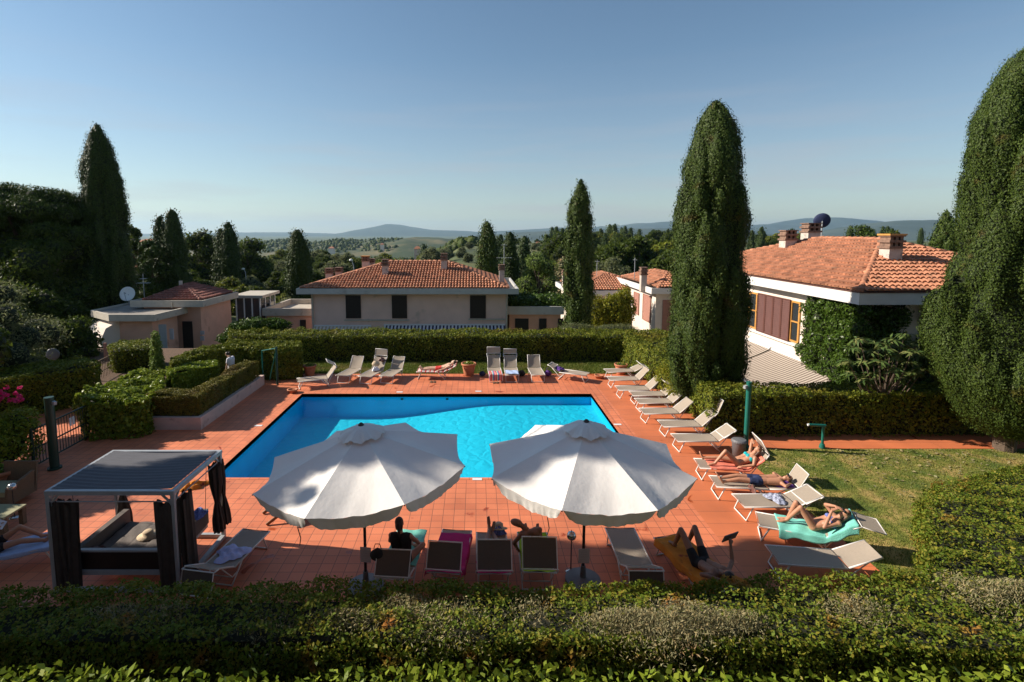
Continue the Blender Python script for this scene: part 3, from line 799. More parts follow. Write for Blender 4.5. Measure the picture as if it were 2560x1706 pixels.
def hip_roof(root, x0, x1, y0, y1, ze, r0, r1, m='rooftile', tw=.21, tl=.36, faces='FLRB'):
    'hip roof over a rectangle at height ze with the ridge r0-r1, r0 the near or left end'
    a, b_, c, d = Vector((x0, y0, ze)), Vector((x1, y0, ze)), Vector((x1, y1, ze)), Vector((x0, y1, ze))
    r0, r1 = Vector(r0), Vector(r1); alongx = abs(r1.x - r0.x) > abs(r1.y - r0.y)
    if alongx: pl = {'F': [a, b_, r1, r0], 'R': [b_, c, r1], 'B': [c, d, r0, r1], 'L': [d, a, r0]}
    else: pl = {'F': [a, b_, r0], 'R': [b_, c, r1, r0], 'B': [c, d, r1], 'L': [d, a, r0, r1]}
    base = MB()
    for q in pl.values(): base.poly(*q)
    ro = base.build('roof', M['rooftile_old'] if m == 'rooftile_old' else M['brick'], root, world=True)
    t = MB()
    for k in faces: tile_field(t, pl[k], tw, tl, seed=ord(k))
    tiles = t.build('roof_tiles', M[m], ro); tiles_shift(tiles, root)
    rc = MB()
    ridge_caps(rc, a, r0)
    ridge_caps(rc, b_, r1 if alongx else r0); ridge_caps(rc, c, r1); ridge_caps(rc, d, r0 if alongx else r1)
    if (r1 - r0).length > .4: ridge_caps(rc, r0, r1)
    o = rc.build('ridge_tiles', M[m], ro, smooth=True); tiles_shift(o, root)
    return ro
def tiles_shift(o, root):
    off = Vector(root.location)
    o.data.transform(Matrix.Translation(-off))
def fascia_ring(root, x0, x1, y0, y1, z0, z1, t, m, sides='FLRB'):
    b = MB()
    if 'F' in sides: b.box((x0, y0, z0), (x1, y0 + t, z1))
    if 'B' in sides: b.box((x0, y1 - t, z0), (x1, y1, z1))
    if 'L' in sides: b.box((x0, y0 + t, z0), (x0 + t, y1 - t, z1))
    if 'R' in sides: b.box((x1 - t, y0 + t, z0), (x1, y1 - t, z1))
    b.box((x0 + t, y0 + t, z0 + .02), (x1 - t, y1 - t, z0 + .08))          # soffit
    return b.build('fascia', M[m], root, world=True)
def chimney(root, p, w_, h_, capm='brick', lid=None, d_=None):
    'plastered stack with a slotted brick cap; p is where it leaves the roof'
    d_ = d_ or w_
    b = MB().box((p[0] - w_/2, p[1] - d_/2, p[2] - .5), (p[0] + w_/2, p[1] + d_/2, p[2] + h_ * .58))
    c = b.build('chimney', M['chimney'], root, world=True)
    k = MB(); z = p[2] + h_ * .58; st = h_ * .42 / 4
    for i in range(4):
        e = .06 if i % 2 == 0 else .02
        if i % 2 == 0: k.box((p[0] - w_/2 - e, p[1] - d_/2 - e, z), (p[0] + w_/2 + e, p[1] + d_/2 + e, z + st * .8))
        else:
            for sx in (-1, 0, 1):
                k.box((p[0] + sx * w_ * .38 - .06, p[1] - d_/2, z - st * .2), (p[0] + sx * w_ * .38 + .06, p[1] + d_/2, z + st))
        z += st
    k.box((p[0] - w_/2 - .05, p[1] - d_/2 - .05, z), (p[0] + w_/2 + .05, p[1] + d_/2 + .05, z + .05))
    o = k.build('chimney_cap', M[capm], c); tiles_shift(o, root)
    if lid:
        o = MB().box((p[0] - w_/2 - .08, p[1] - d_/2 - .08, z + .05), (p[0] + w_/2 + .08, p[1] + d_/2 + .08, z + .12)).build('chimney_lid', M[lid], c); tiles_shift(o, root)
    return c
def louvre(root, name, p0, p1, z0, z1, out, m, n=18, t=.05):
    'a louvred shutter panel between two plan points, standing out along out'
    p0, p1, out = Vector(p0), Vector(p1), Vector(out)
    u = (p1 - p0); L = u.length; u.normalize()
    Mx = Matrix(((u.x, out.x, 0, p0.x), (u.y, out.y, 0, p0.y), (0, 0, 1, 0), (0, 0, 0, 1)))
    b = MB(); s = .06
    b.box((0, 0, z0), (s, t, z1), Mx); b.box((L - s, 0, z0), (L, t, z1), Mx)
    b.box((s, 0, z0), (L - s, t, z0 + s), Mx); b.box((s, 0, z1 - s), (L - s, t, z1), Mx)
    for i in range(n):
        z = z0 + s + (z1 - z0 - 2 * s) * (i + .5) / n; q = (z1 - z0 - 2 * s) / n
        b.add([Mx @ Vector(v) for v in ((s, t * .2, z + q * .4), (L - s, t * .2, z + q * .4), (L - s, t * .9, z - q * .42), (s, t * .9, z - q * .42))], [(0, 1, 2, 3)])
    b.box((s, 0, z0 + s), (L - s, t * .1, z1 - s), Mx)
    return b.build(name, M[m], root, world=True)
def awning(root, name, p0, p1, q0, q1, m, val=.18, seed=1, ribs=6):
    'striped cloth from wall edge p0-p1 to outer edge q0-q1 with a hanging valance'
    p0, p1, q0, q1 = map(Vector, (p0, p1, q0, q1))
    def f(u, v):
        a = p0.lerp(p1, u); c = q0.lerp(q1, u); w_ = a.lerp(c, v)
        return w_ - Vector((0, 0, .10 * math.sin(PI * v)))
    b = MB().grid(f, 24, 8)
    b.grid(lambda u, v: q0.lerp(q1, u) + Vector((0, 0, -val * v - (.03 * abs(math.sin(u * 40)) if v > .5 else 0))), 60, 2)
    o = b.build(name, M[m], root, world=True)
    r_ = MB().path([p0, p1], .07, 8).path([q0, q1], .035, 8)
    rr = r_.build('roller', M['fascia_white'], o); tiles_shift(rr, root)
    return o
def window(root, x0, x1, z0, z1, Y, m='shutter_dark', depth_=.06, frame=None):
    b = MB(); n = 20
    b.box((x0, Y - depth_, z0), (x1, Y + .02, z1))
    o = b.build('window_shutter', M[m], root, world=True)
    s = MB()
    for k in range(n):
        z = z0 + (z1 - z0) * (k + .5) / n
        s.box((x0 + .06, Y - depth_ - .018, z - .018), ((x0 + x1) / 2 - .03, Y - depth_ - .002, z + .012)); s.box(((x0 + x1) / 2 + .03, Y - depth_ - .018, z - .018), (x1 - .06, Y - depth_ - .002, z + .012))
    r_ = s.build('slat', M[m], o); tiles_shift(r_, root)
    return o

# --- centre house
Yc = 38.3
e0 = A(740, 722, Yc); e1 = A(1297, 717, Yc); ze = e0.z
hx0, hx1, hy1 = e0.x, e1.x, Yc + 9.4
root = empty('house', ((hx0 + hx1) / 2, Yc + 4.7, -3.4), 'wide pale house straight behind the pool with long tiled roof and striped awnings', 'house')
W0 = A(778, 760, Yc + .8).x; W1 = A(1268, 760, Yc + .8).x
MB().box((W0, Yc + .8, -4), (W1, hy1 - .8, ze - .35)).build('wall', M['house_wall'], root, world=True)
fascia_ring(root, hx0, hx1, Yc, hy1, ze - .42, ze, .14, 'fascia')
rz = A(971, 655, Yc + 4.6).z
tx1 = A(1272, 715, Yc).x
hip_roof(root, hx0 + .25, tx1, Yc + .12, hy1 - .2, ze - .02, (A(975, 655, Yc + 4.6).x, Yc + 4.6, rz), (A(1120, 655, Yc + 4.6).x, Yc + 4.6, rz), tw=.225, tl=.38)
for a, b_ in ((864, 903), (979.5, 1018), (1175, 1214.5)):
    p, q = A(a, 738.5, Yc + .8), A(b_, 796, Yc + .8)
    window(root, p.x, q.x, q.z, p.z, Yc + .8)
    MB().box((p.x - .05, Yc + .70, p.z + .003), (q.x + .05, Yc + .79, p.z + .05)).build('lintel', M['fascia_cream'], root, world=True)
for a, b_, yy in ((861, 1023, 799), (1171, 1262, 797)):
    p, q = A(a, yy, Yc + .8), A(b_, yy + 3, Yc + .8)
    MB().box((p.x, Yc + .68, q.z), (q.x, Yc + .79, p.z)).build('window_sill', M['fascia_cream'], root, world=True)
p, q = A(786, 738, Yc + .8), A(1263, 742, Yc + .8)
for px in (781, 1267):
    p = A(px, 740, Yc + .72); MB().path([(p.x, Yc + .70, ze - .4), (p.x, Yc + .70, -3.5)], .06, 8).build('drainpipe', M['fascia_cream'], root, world=True)
for a, b_, m_ in ((786, 928, 'awn_beige'), (960, 1263, 'awn_navy')):
    p0, p1 = A(a, 815, Yc + .7), A(b_, 815, Yc + .7)
    if m_ == 'awn_navy': p0.z += .08; p1.z += .08
    awning(root, 'awning', p0, p1, p0 + Vector((0, -1.5, -.75)), p1 + Vector((0, -1.5, -.75)), m_)
for px, pt, pb, Yq, w_ in ((963, 650, 686, Yc + 2.4, .45), (1110, 635, 674, Yc + 3.2, .45), (1254.5, 663, 693, Yc + 2.2, .40), (823, 672, 700, Yc + 5.4, .52), (847, 670, 692, Yc + 6.4, .52), (914, 643, 668, Yc + 6.8, .55), (930, 648, 668, Yc + 7.6, .42)):
    t_, b_ = A(px, pt, Yq), A(px, pb, Yq)
    chimney(root, (t_.x, Yq, b_.z), w_, t_.z - b_.z, lid='yellow_wood' if px == 914 else None)
# low wings either side of the centre house
def wing(label, x0, x1, y0, y1, zt, zp, m, par='fascia_cream'):
    r_ = empty('low_wing', ((x0 + x1) / 2, (y0 + y1) / 2, -3.5), label, 'building')
    MB().box((x0 + .25, y0 + .25, -4), (x1 - .25, y1 - .25, zp)).build('wall', M[m], r_, world=True)
    b = MB(); t = .2
    b.box((x0, y0, zp), (x1, y0 + t, zt)); b.box((x0, y1 - t, zp), (x1, y1, zt)); b.box((x0, y0 + t, zp), (x0 + t, y1 - t, zt)); b.box((x1 - t, y0 + t, zp), (x1, y1 - t, zt))
    b.box((x0 + t, y0 + t, zp), (x1 - t, y1 - t, zp + .12))
    b.build('parapet', M[par], r_, world=True)
    return r_
p, q = A(655, 772, Yc + 2.4), A(777, 790, Yc + 2.4)
r_ = wing('low flat roofed wing with pale parapet left of the wide house', p.x, W0 - .01, Yc + 2.4, Yc + 8.5, p.z, q.z, 'pink_wall')
a, c = A(750, 800, Yc + 2.6), A(765, 826, Yc + 2.6)
MB().box((a.x, Yc + 2.56, c.z), (c.x, Yc + 2.66, a.z)).build('window', M['shutter_dark'], r_, world=True)
p, q = A(1272, 767, Yc + 2.0), A(1410, 787, Yc + 2.0)
r_ = wing('dark low wing with roof planting right of the wide house', W1 + .01, q.x, Yc + 2.0, Yc + 8.5, p.z, q.z, 'pink_wall', 'fascia')
for a_, b_ in ((1288, 1321), (1348, 1366), (1395, 1408)):
    a, c = A(a_, 797, Yc + 2.2), A(b_, 840, Yc + 2.2)
    MB().box((a.x, Yc + 2.17, c.z), (c.x, Yc + 2.27, a.z)).build('window', M['door_dark'], r_, world=True)
rb = A(1330, 745, Yc + 4)
o = link('roof_planting', arrays_mesh('roof_planting', *(lambda t: (t[0], t[1], [M['ivy'], M['hedge_core']], t[2]))(blob_parts([(dx, dy, -.1, 1.2, 1.0, .55) for dx in np.arange(-2.3, 2.6, .9) for dy in (-1, .6)], 5, 110, .2))), None, (rb.x, Yc + 4.2, p.z + .25))
tag(o, 'dark leafy planting covering the flat roof of the low wing', 'shrub')
# awning room / veranda block behind right chimney of centre house
# --- right house
X0 = 13.8
k = G(2149, 733, 4.5)
ze = 4.5; fy = G(2149, 733, ze).y; X0 = G(2149, 733, ze).x
hy1 = fy + 17; hx1 = X0 + 10.2
root = empty('house', (X0 + 5, fy + 8, -2), 'large near house at right with orange tiled roof, louvred shutters and ivy', 'house')
wx = X0 + .55; wy = fy + .7
pk = A(2205, 601, fy + 5.3); pk2 = Vector((pk.x, fy + 9.8, pk.z + .02))
MB().box((wx, wy, -3.5), (hx1 - .6, hy1 - .7, ze - .36)).build('wall', M['cream_wall'], root, world=True)
fascia_ring(root, X0, hx1, fy, hy1, ze - .44, ze, .14, 'fascia_white')
MB().box((X0 - .03, fy - .03, ze), (hx1 + .03, fy + .10, ze + .035)).box((X0 - .03, fy + .10, ze), (X0 + .10, hy1, ze + .035)).build('gutter_edge', M['shutter'], root, world=True)
hip_roof(root, X0 + .04, hx1, fy + .04, hy1, ze + .02, pk, pk2, tw=.215, tl=.36)
def onwall(px, py, X):
    'the point on the wall plane x = X'
    d = _ray(px, py); t = X / d[0]; return Vector((X, d[1] * t, H + d[2] * t))
# window band on the left wall
a = onwall(1876, 740, wx); c_ = onwall(2006, 740, wx)
zt = onwall(1984, 752, wx).z; zb = onwall(1984, 855, wx).z
gl = MB().box((wx - .02, c_.y, zb), (wx + .01, a.y, zt)).build('window_glass', M['glass'], root, world=True)
b = MB()
ya, yb = a.y, c_.y
for y in (ya - .05, ya - .75, ya - 1.45, yb + .65, yb + .05): b.box((wx - .07, y - .05, zb), (wx - .021, y + .05, zt))
b.box((wx - .068, yb, zb), (wx - .022, ya, zb + .08)); b.box((wx - .068, yb, zt - .08), (wx - .022, ya, zt)); b.box((wx - .066, yb, (zb + zt) / 2 - .03), (wx - .023, ya, (zb + zt) / 2 + .03))
b.build('window_frame', M['yellow_wood'], root, world=True)
y0, y1 = onwall(1901, 740, wx).y, onwall(1984, 740, wx).y
n4 = 4
for i in range(4):
    u0, u1 = y0 + (y1 - y0) * i / 4, y0 + (y1 - y0) * (i + 1) / 4
    louvre(root, 'shutter', (wx - .09, u0), (wx - .09, u1 + .01), zb - .04, zt + .04, (-1, 0), 'shutter', 20)
louvre(root, 'shutter', (wx - .09, ya + .55), (wx - .09, ya + .05), zb - .04, zt + .04, (-1, 0), 'shutter', 20)
MB().box((wx - .14, yb - .2, zb - .16), (wx - .001, ya + .8, zb - .05)).build('window_sill', M['fascia_white'], root, world=True)
MB().box((wx - .05, wy, zb - .75), (wx - .001, hy1 - 1, zb - .62)).build('string_course', M['fascia'], root, world=True)
def aw_y(px, X): return onwall(px, 800, X).y
t1 = onwall(2060, 922, wx); t0 = onwall(1940, 880, wx)
za = 1.0
awning(root, 'awning', (wx - .1, onwall(1935, 880, wx).y, za), (wx - .1, onwall(2110, 922, wx).y, za), (wx - 2.7, onwall(1935, 880, wx).y, .12), (wx - 2.7, onwall(2110, 922, wx).y, .12), 'awn_brown', .22)
awning(root, 'awning', (wx - .1, onwall(1935, 880, wx).y + 4.6, za), (wx - .1, onwall(1935, 880, wx).y + .15, za), (wx - 2.2, onwall(1935, 880, wx).y + 4.6, .3), (wx - 2.2, onwall(1935, 880, wx).y + .15, .3), 'awn_brown', .22)
for px, pt, pb, Yq, w_, lid in ((1971, 578, 633, fy + 10.5, .62, None), (2028, 560, 611, fy + 13.2, .75, None), (2230, 592, 662, fy + 3.0, .56, 'yellow_wood')):
    t_, b_ = A(px, pt, Yq), A(px, pb, Yq)
    chimney(root, (t_.x, Yq, b_.z), w_, t_.z - b_.z, lid=lid)
# satellite dish on the roof
def dish(label, p, r_, aim, m, mast=.6):
    ro_ = empty('satellite_dish', (p.x, p.y, p.z - mast), label, 'satellite dish')
    aim = Vector(aim).normalized(); Mx = aim.to_track_quat('Z', 'Y').to_matrix()
    prof = [(r_ * t, .28 * r_ * t * t) for t in (.02, .25, .5, .75, 1)] + [(r_ * t, .28 * r_ * t * t - .02) for t in (1, .75, .5, .25, .02)]
    MB().lathe(prof, (0, 0, mast), 24, Mx).build('reflector', M[m], ro_, smooth=True)
    f = aim * r_ * 1.0 + Vector((0, 0, mast)); lo = Mx @ Vector((0, -r_, .28 * r_)) + Vector((0, 0, mast))
    MB().path([lo, f], .02, 6).path([f, f + aim * -.15], .05, 8).build('receiver_arm', M['grey_metal'], ro_)
    MB().path([(0, 0, -.4), (0, 0, mast)], .035, 8).build('mast', M['grey_metal'], ro_)
    return ro_
dish('dark round satellite dish behind the chimneys of the right house', A(2056, 553, fy + 13.6), .47, (.35, .9, .25), 'navy', .9)
# --- house between the two cypresses (faded shutters, left wall sunlit)
def side_house(label, cpx, cpy, ze, length, width, ridge_px, chim, m='rooftile', shutters=(), front=True, wall='cream_wall', fas='fascia_white', rdy=3.6, rlen=1.5):
    k = G(cpx, cpy, ze); x0, y0 = k.x, k.y
    ro_ = empty('house', (x0 + width / 2, y0 + length / 2, -3.4), label, 'house')
    MB().box((x0 + .5, y0 + .5, -4), (x0 + width - .5, y0 + length - .5, ze - .35)).build('wall', M[wall], ro_, world=True)
    fascia_ring(ro_, x0, x0 + width, y0, y0 + length, ze - .42, ze, .13, fas)
    p = A(ridge_px[0], ridge_px[1], y0 + rdy); 
    hip_roof(ro_, x0 + .5, x0 + width, y0 + .1, y0 + length, ze + .01, p, Vector((p.x, p.y + rlen, p.z)), m, .23, .4)
    for px, pt, pb, dy, w_ in chim:
        t_, b_ = A(px, pt, y0 + dy), A(px, pb, y0 + dy); chimney(ro_, (t_.x, y0 + dy, b_.z), w_, t_.z - b_.z)
    for (pa, za_, pb, zb_) in shutters:
        a = onwall(pa, 750, x0 + .5); c = onwall(pb, 750, x0 + .5)
        louvre(ro_, 'shutter', (x0 + .47, a.y), (x0 + .47, c.y), zb_, za_, (-1, 0), 'shutter_pink', 16)
    return ro_, x0, y0
ro4, x4, y4 = side_house('small cream house with two faded red shutters left of the near cypress', 1629, 721, 2.8, 9.5, 6, (1668, 683), [(1609, 670, 712, 1.6, .42)], shutters=((1586, 1.95, 1599, .2), (1609, 2.05, 1629, .05)), rdy=3.0, rlen=3)
a = MB().box((x4 + 1.0, y4 + .44, -.9), (x4 + 1.9, y4 + .49, 1.9)).build('door', M['shutter_pink'], ro4, world=True)
ro3, x3, y3 = side_house('tiled house half hidden behind the slim cypress and yellow bush', 1425, 727, 1.9, 8, 7.6, (1515, 684), [(1413, 676, 706, 3.4, .5)], rdy=4.0, rlen=2)
# --- salmon pool building at left
ze = 2.2
k = G(507, 752, ze); xr, yf = k.x, k.y
xl = G(314, 754, ze).x; yb_ = G(611, 730, ze).y
root = empty('pool_building', ((xl + xr) / 2, yf + 3, -1.6), 'salmon pool building at left with cream fascia and dark hip roof', 'building')
MB().box((xl + .6, yf + .5, -2.4), (xr - .45, yb_ - .4, ze - .3)).build('wall', M['pink_wall'], root, world=True)
fascia_ring(root, xl, xr, yf, yb_, ze - .44, ze, .13, 'fascia_cream')
pk = A(462, 714, yf + 3.2)
hip_roof(root, A(352, 752, yf).x, xr - .3, yf + .25, yb_ - .3, ze - .02, pk, Vector((pk.x + .1, pk.y + 1.0, pk.z)), 'rooftile_old', .24, .4)
# flat part in front, octagonal corner
zf = 1.72
P5 = [G(226, 776, zf), G(271, 787, zf), G(386, 787, zf), G(446, 773, zf)]
pl = [(p.x, p.y) for p in P5] + [(P5[3].x, yf + .55), (P5[0].x, yf + 2.5)]
def inset(pl, d):
    k = len(pl); out = []
    for i in range(k):
        a, b_, c = Vector(pl[i-1]), Vector(pl[i]), Vector(pl[(i+1) % k]); e1 = (b_ - a).normalized(); e2 = (c - b_).normalized()
        n1 = Vector((-e1.y, e1.x)); n2 = Vector((-e2.y, e2.x)); nn = (n1 + n2).normalized(); q = b_ + nn * (d / max(.4, nn.dot(n1))); out.append((q.x, q.y))
    return out
MB().prism(inset(pl, .55), -2.4, zf - .35).build('wall', M['pink_wall'], root, world=True)
b = MB(); inn = inset(pl, .14); n6 = len(pl)
for i in range(n6):
    j = (i + 1) % n6
    b.add([(*pl[i], zf-.42), (*pl[j], zf-.42), (*pl[j], zf), (*pl[i], zf), (*inn[i], zf-.42), (*inn[j], zf-.42), (*inn[j], zf), (*inn[i], zf)], [(0,1,2,3), (5,4,7,6), (3,2,6,7), (1,0,4,5)])
b.build('fascia', M['fascia_cream'], root, world=True)
MB().prism(inn, zf - .41, zf - .12).build('flat_roof', M['asphalt'], root, world=True)
# doors, notices, drainpipe on the front wall
Yw = yf + .5
def wbox(name, x0, x1, pt, pb, m, Y, d=.06):
    a, c = A(x0, pt, Y - d), A(x1, pb, Y - d)
    return MB().box((a.x, Y - d, c.z), (c.x, Y + .02, a.z)).build(name, M[m], root, world=True)
wbox('door', 455, 484, 804, 884, 'door_dark', Yw); wbox('notice', 500, 510, 828, 837, 'paper', Yw); wbox('notice', 500, 510, 841, 852, 'paper', Yw)
wbox('door_frame', 396, 418, 812, 880, 'grey_metal', inset(pl, .55)[2][1]); wbox('notice_board', 423, 434, 823, 849, 'paper', inset(pl, .55)[2][1] + .3)
a = A(441, 795, Yw - .3); MB().path([(a.x, a.y, zf - .3), (a.x, a.y, -2)], .05, 8).build('drainpipe', M['brick'], root, world=True)
a = A(430, 760, yf - .02); MB().path([(a.x, yf - .04, ze - .1), (a.x, yf - .04, zf)], .045, 8).build('vent_pipe', M['fascia_cream'], root, world=True)
a = A(452, 711, yf + 3); MB().path([(a.x, a.y, a.z - .5), (a.x, a.y, a.z + .25)], .12, 10).build('flue', M['chimney'], root, world=True)
# curved white awning at the left end
a0, a1 = A(223, 800, P5[0].y - .2), A(271, 806, P5[1].y)
aw = MB(); pr = []
q0, q1 = Vector((P5[0].x + .35, P5[0].y + .35, zf - .5)), Vector((P5[1].x + .25, P5[1].y + .55, zf - .5))
outv = Vector(((q1 - q0).y, -(q1 - q0).x, 0)).normalized()
cols_ = [(0, 0), (.75, -.35), (1.05, -1.0), (1.05, -1.45)]
aw.grid(lambda u, v: q0.lerp(q1, u) + outv * np.interp(v * 3, range(4), [c_[0] for c_ in cols_]) + Vector((0, 0, float(np.interp(v * 3, range(4), [c_[1] for c_ in cols_])))), 6, 9)
for q in (q0, q1):
    aw.add([q] + [q + outv * x + Vector((0, 0, z)) for x, z in cols_[1:]] + [q + Vector((0, 0, -1.4))], [(0, 1, 2, 3, 4)])
aw.build('awning', M['cream_wall'], root, world=True)
dish('white satellite dish on the flat roof of the salmon building', A(321, 736, yf + 2.2), .52, (.1, -1, .3), 'white', .7)
# glazed veranda at the right
v0, v1 = A(590, 735, yb_ + 1.5), A(657, 738, yb_ + 1.5)
ro_ = empty('glass_veranda', ((v0.x + v1.x) / 2, yb_ + 2.5, -2), 'white framed glass veranda behind the salmon pool building', 'veranda')
x0, x1, y0, y1, zt_ = v0.x, v1.x - .25, yb_ + 1.5, yb_ + 4.5, A(657, 745, yb_ + 1.5).z
b = MB()
for x in (x0, (x0 * 2 + x1) / 3, (x0 + x1 * 2) / 3, x1):
    for y in (y0, y1): b.box((x - .05, y - .05, -3), (x + .05, y + .05, zt_))
for y in (y0 + 1, y0 + 2): b.box((x1 - .05, y - .05, -3), (x1 + .05, y + .05, zt_))
b.build('frame', M['white'], ro_, world=True)
MB().box((x0 - .3, y0 - .3, zt_), (x1 + .35, y1 + .3, zt_ + .22)).build('roof', M['fascia_cream'], ro_, world=True)
MB().box((x0 + .05, y0 - .01, -2.6), (x1 - .05, y0 + .01, zt_ - .02)).box((x1 - .01, y0 + .05, -2.6), (x1 + .01, y1, zt_ - .02)).build('glazing', M['glass'], ro_, world=True)
MB().box((x0 + .1, y0 + .3, -3), (x1 - .1, y1, zt_ - .9)).build('wall', M['cream_wall'], ro_, world=True)
# far houses
def far_house(label, px0, px1, pt, pb, Y, m='rooftile', rise=.5, wall='house_wall'):
    a, c = A(px0, pt, Y), A(px1, pb, Y); w_ = c.x - a.x; d_ = w_ * .6
    ro_ = empty('house', ((a.x + c.x) / 2, Y + d_ / 2, ground_z(a.x, Y)), label, 'house')
    zg = min(ground_z(a.x, Y) - .3, c.z - 2.5)
    MB().box((a.x + .4, Y + .4, zg), (c.x - .4, Y + d_ - .4, c.z)).build('wall', M[wall], ro_, world=True)
    r0, r1 = Vector((a.x + w_ * .3, Y + d_ / 2, a.z)), Vector((a.x + w_ * .7, Y + d_ / 2, a.z)); z = c.z + (a.z - c.z) * .15
    b = MB(); A_, B_, C_, D_ = (a.x, Y, z), (c.x, Y, z), (c.x, Y + d_, z), (a.x, Y + d_, z)
    b.poly(A_, B_, r1, r0); b.poly(B_, C_, r1); b.poly(C_, D_, r0, r1); b.poly(D_, A_, r0); b.box((a.x, Y, z - .25), (c.x, Y + d_, z))
    b.build('roof', M[m], ro_, world=True)
    w2 = MB()
    for f in (.25, .5, .75): w2.box((a.x + w_ * f - .5, Y + .36, zg + 1.6), (a.x + w_ * f + .5, Y + .42, zg + 2.9))
    w2.build('window', M['shutter_dark'], ro_, world=True)
far_house('long low house with pink tiled roof on the rise at far left', 322, 412, 598, 609, 95)
far_house('small house with orange roof beside the far left cypress', 322, 360, 661, 674, 62)
far_house('grey roofed house seen through the stone pine at left', 118, 212, 655, 684, 58, 'fascia')
far_house('grey roofed house at the left edge behind the olive tree', -60, 34, 672, 704, 52, 'fascia')
far_house('yellow farmhouse with orange roof on the far tree line', 1337, 1354, 605, 612, 430, wall='yellow_wood')
far_house('white farmhouse beside the dark trees on the far meadow', 1110, 1118, 618, 625, 420, wall='cream_wall')
far_house('farmhouse with orange roof among trees above the meadow', 1034, 1052, 616, 624, 440)
far_house('pale villa on the slope of the wooded ridge', 820, 836, 617, 622, 1300, wall='cream_wall')
far_house('small villa near the crest of the wooded ridge', 950, 960, 608, 613, 1330, wall='cream_wall')
# neighbour's pool far left
p = G(516, 702, -3.6)
tag(MB().lathe([(5.2, 0), (5.2, .10)], (0, 0, 0), 28).build('pool_surround', M['cream_wall'], None, loc=(0, 0, 0)), 'sandy rim round the small far pool at left', 'paving').location = (p.x, p.y, ground_z(p.x, p.y) - .02)
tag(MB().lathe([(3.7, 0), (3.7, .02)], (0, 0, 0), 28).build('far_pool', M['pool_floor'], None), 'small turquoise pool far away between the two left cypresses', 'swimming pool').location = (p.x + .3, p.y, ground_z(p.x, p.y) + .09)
# aerials and lamp
def mast(name, label, px, pt, pb, Y, arms, m='grey_metal'):
    a, c = A(px, pt, Y), A(px, pb, Y)
    ro_ = empty(name, (c.x, Y, c.z), label, 'antenna')
    h_ = a.z - c.z
    MB().path([(0, 0, 0), (0, 0, h_)], .025, 6).build('pole', M[m], ro_)
    b = MB()
    for z, L, k in arms:
        b.path([(-L / 2, 0, h_ * z), (L / 2, 0, h_ * z)], .016, 6)
        for i in range(k): x = -L / 2 + L * (i + .5) / k; b.path([(x, -.3, h_ * z), (x, .3, h_ * z)], .01, 5)
    b.build('aerial', M[m], ro_)
    return ro_
mast('roof_antenna', 'tall roof antenna above the right end of the wide house', 1260, 610, 668, Yc + 3, ((.95, .5, 3), (.40, 1.25, 7)))
mast('roof_antenna', 'television antenna standing on the salmon building roof', 361, 685, 745, yf + 3, ((.62, .9, 5), (.8, .4, 3)))
mast('roof_antenna', 'thin twin aerial left of the chimney on the small cream house', 1586, 645, 697, y4 + 3, ((.9, .25, 2),))
mast('roof_antenna', 'antenna above the house with the yellow bush', 1492, 650, 690, y3 + 3, ((.9, .4, 3),))
for lab, px, pt, pb, Y in (('curved white street lamp above the left part of the wide roof', 882, 650, 700, 62), ('slim lamp post beside the far left cypresses', 612, 672, 715, 74)):
    a, c = A(px, pt, Y), A(px + 4, pb, Y)
    ro_ = empty('street_lamp', (c.x, Y, ground_z(c.x, Y)), lab, 'street lamp'); h_ = a.z - ground_z(c.x, Y)
    MB().path([(0, 0, 0), (0, 0, h_ * .7), (-.05, 0, h_ * .9), (-.3, 0, h_)], .05, 8).build('pole', M['grey_metal'], ro_)
    MB().lathe([(.02, .12), (.2, .05), (.22, -.12), (.05, -.16)], (-.35, 0, h_), 14).build('lamp_head', M['white'], ro_, smooth=True)
# ---------------------------------------------------------------- planting close to the pool
def cyp(label, px, pt, Y, wpx, seed, n, leaf, base=None, **kw):
    p = A(px, 700, Y); z = ground_z(p.x, Y) if base is None else base
    h = A(px, pt, Y).z - z
    return cypress((p.x, Y, z), h, wpx / 2 / FPX * Y * 1.02, label, seed=seed, n=n, leaf=leaf, **kw)
cyp('tall broad cypress right of the pool, in front of the hedge and the right house', 1771, 264, 19.3, 186, 11, 150000, .06, base=-.05, blunt=[(0, .55), (.06, .82), (.12, .95), (.24, 1), (.38, .94), (.52, .88), (.67, .76), (.8, .64), (.9, .45), (.95, .30), (.985, .13), (1, .02)], lobes=1.0)
cyp('huge cypress at the right edge of the lawn reaching the top of the picture', 2556, 112, 15.6, 358, 12, 300000, .052, base=-.05, blunt=[(0, .3), (.05, .62), (.15, .88), (.25, 1), (.33, 1.0), (.43, .90), (.525, .77), (.62, .74), (.72, .76), (.82, .75), (.9, .58), (.95, .42), (.985, .2), (1, .04)], lobes=1.1)
cyp('slim columnar cypress behind the hedge between the two houses', 1446, 456, 35.5, 70, 13, 44000, .11, blunt=[(0, .7), (.1, .95), (.4, 1), (.7, .84), (.88, .62), (.95, .38), (1, .04)], lobes=.8)
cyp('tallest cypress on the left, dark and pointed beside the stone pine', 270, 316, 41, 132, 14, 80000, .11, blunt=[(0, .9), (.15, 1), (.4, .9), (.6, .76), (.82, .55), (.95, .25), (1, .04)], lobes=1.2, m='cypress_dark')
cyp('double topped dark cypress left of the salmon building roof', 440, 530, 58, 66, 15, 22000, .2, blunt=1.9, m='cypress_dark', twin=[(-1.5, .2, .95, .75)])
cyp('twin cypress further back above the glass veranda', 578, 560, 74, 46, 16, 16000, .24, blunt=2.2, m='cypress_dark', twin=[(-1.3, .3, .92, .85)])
cyp('bulky cypress just left of the wide house roof', 748, 580, 58, 60, 17, 24000, .2, blunt=2.6, m='cypress_dark')
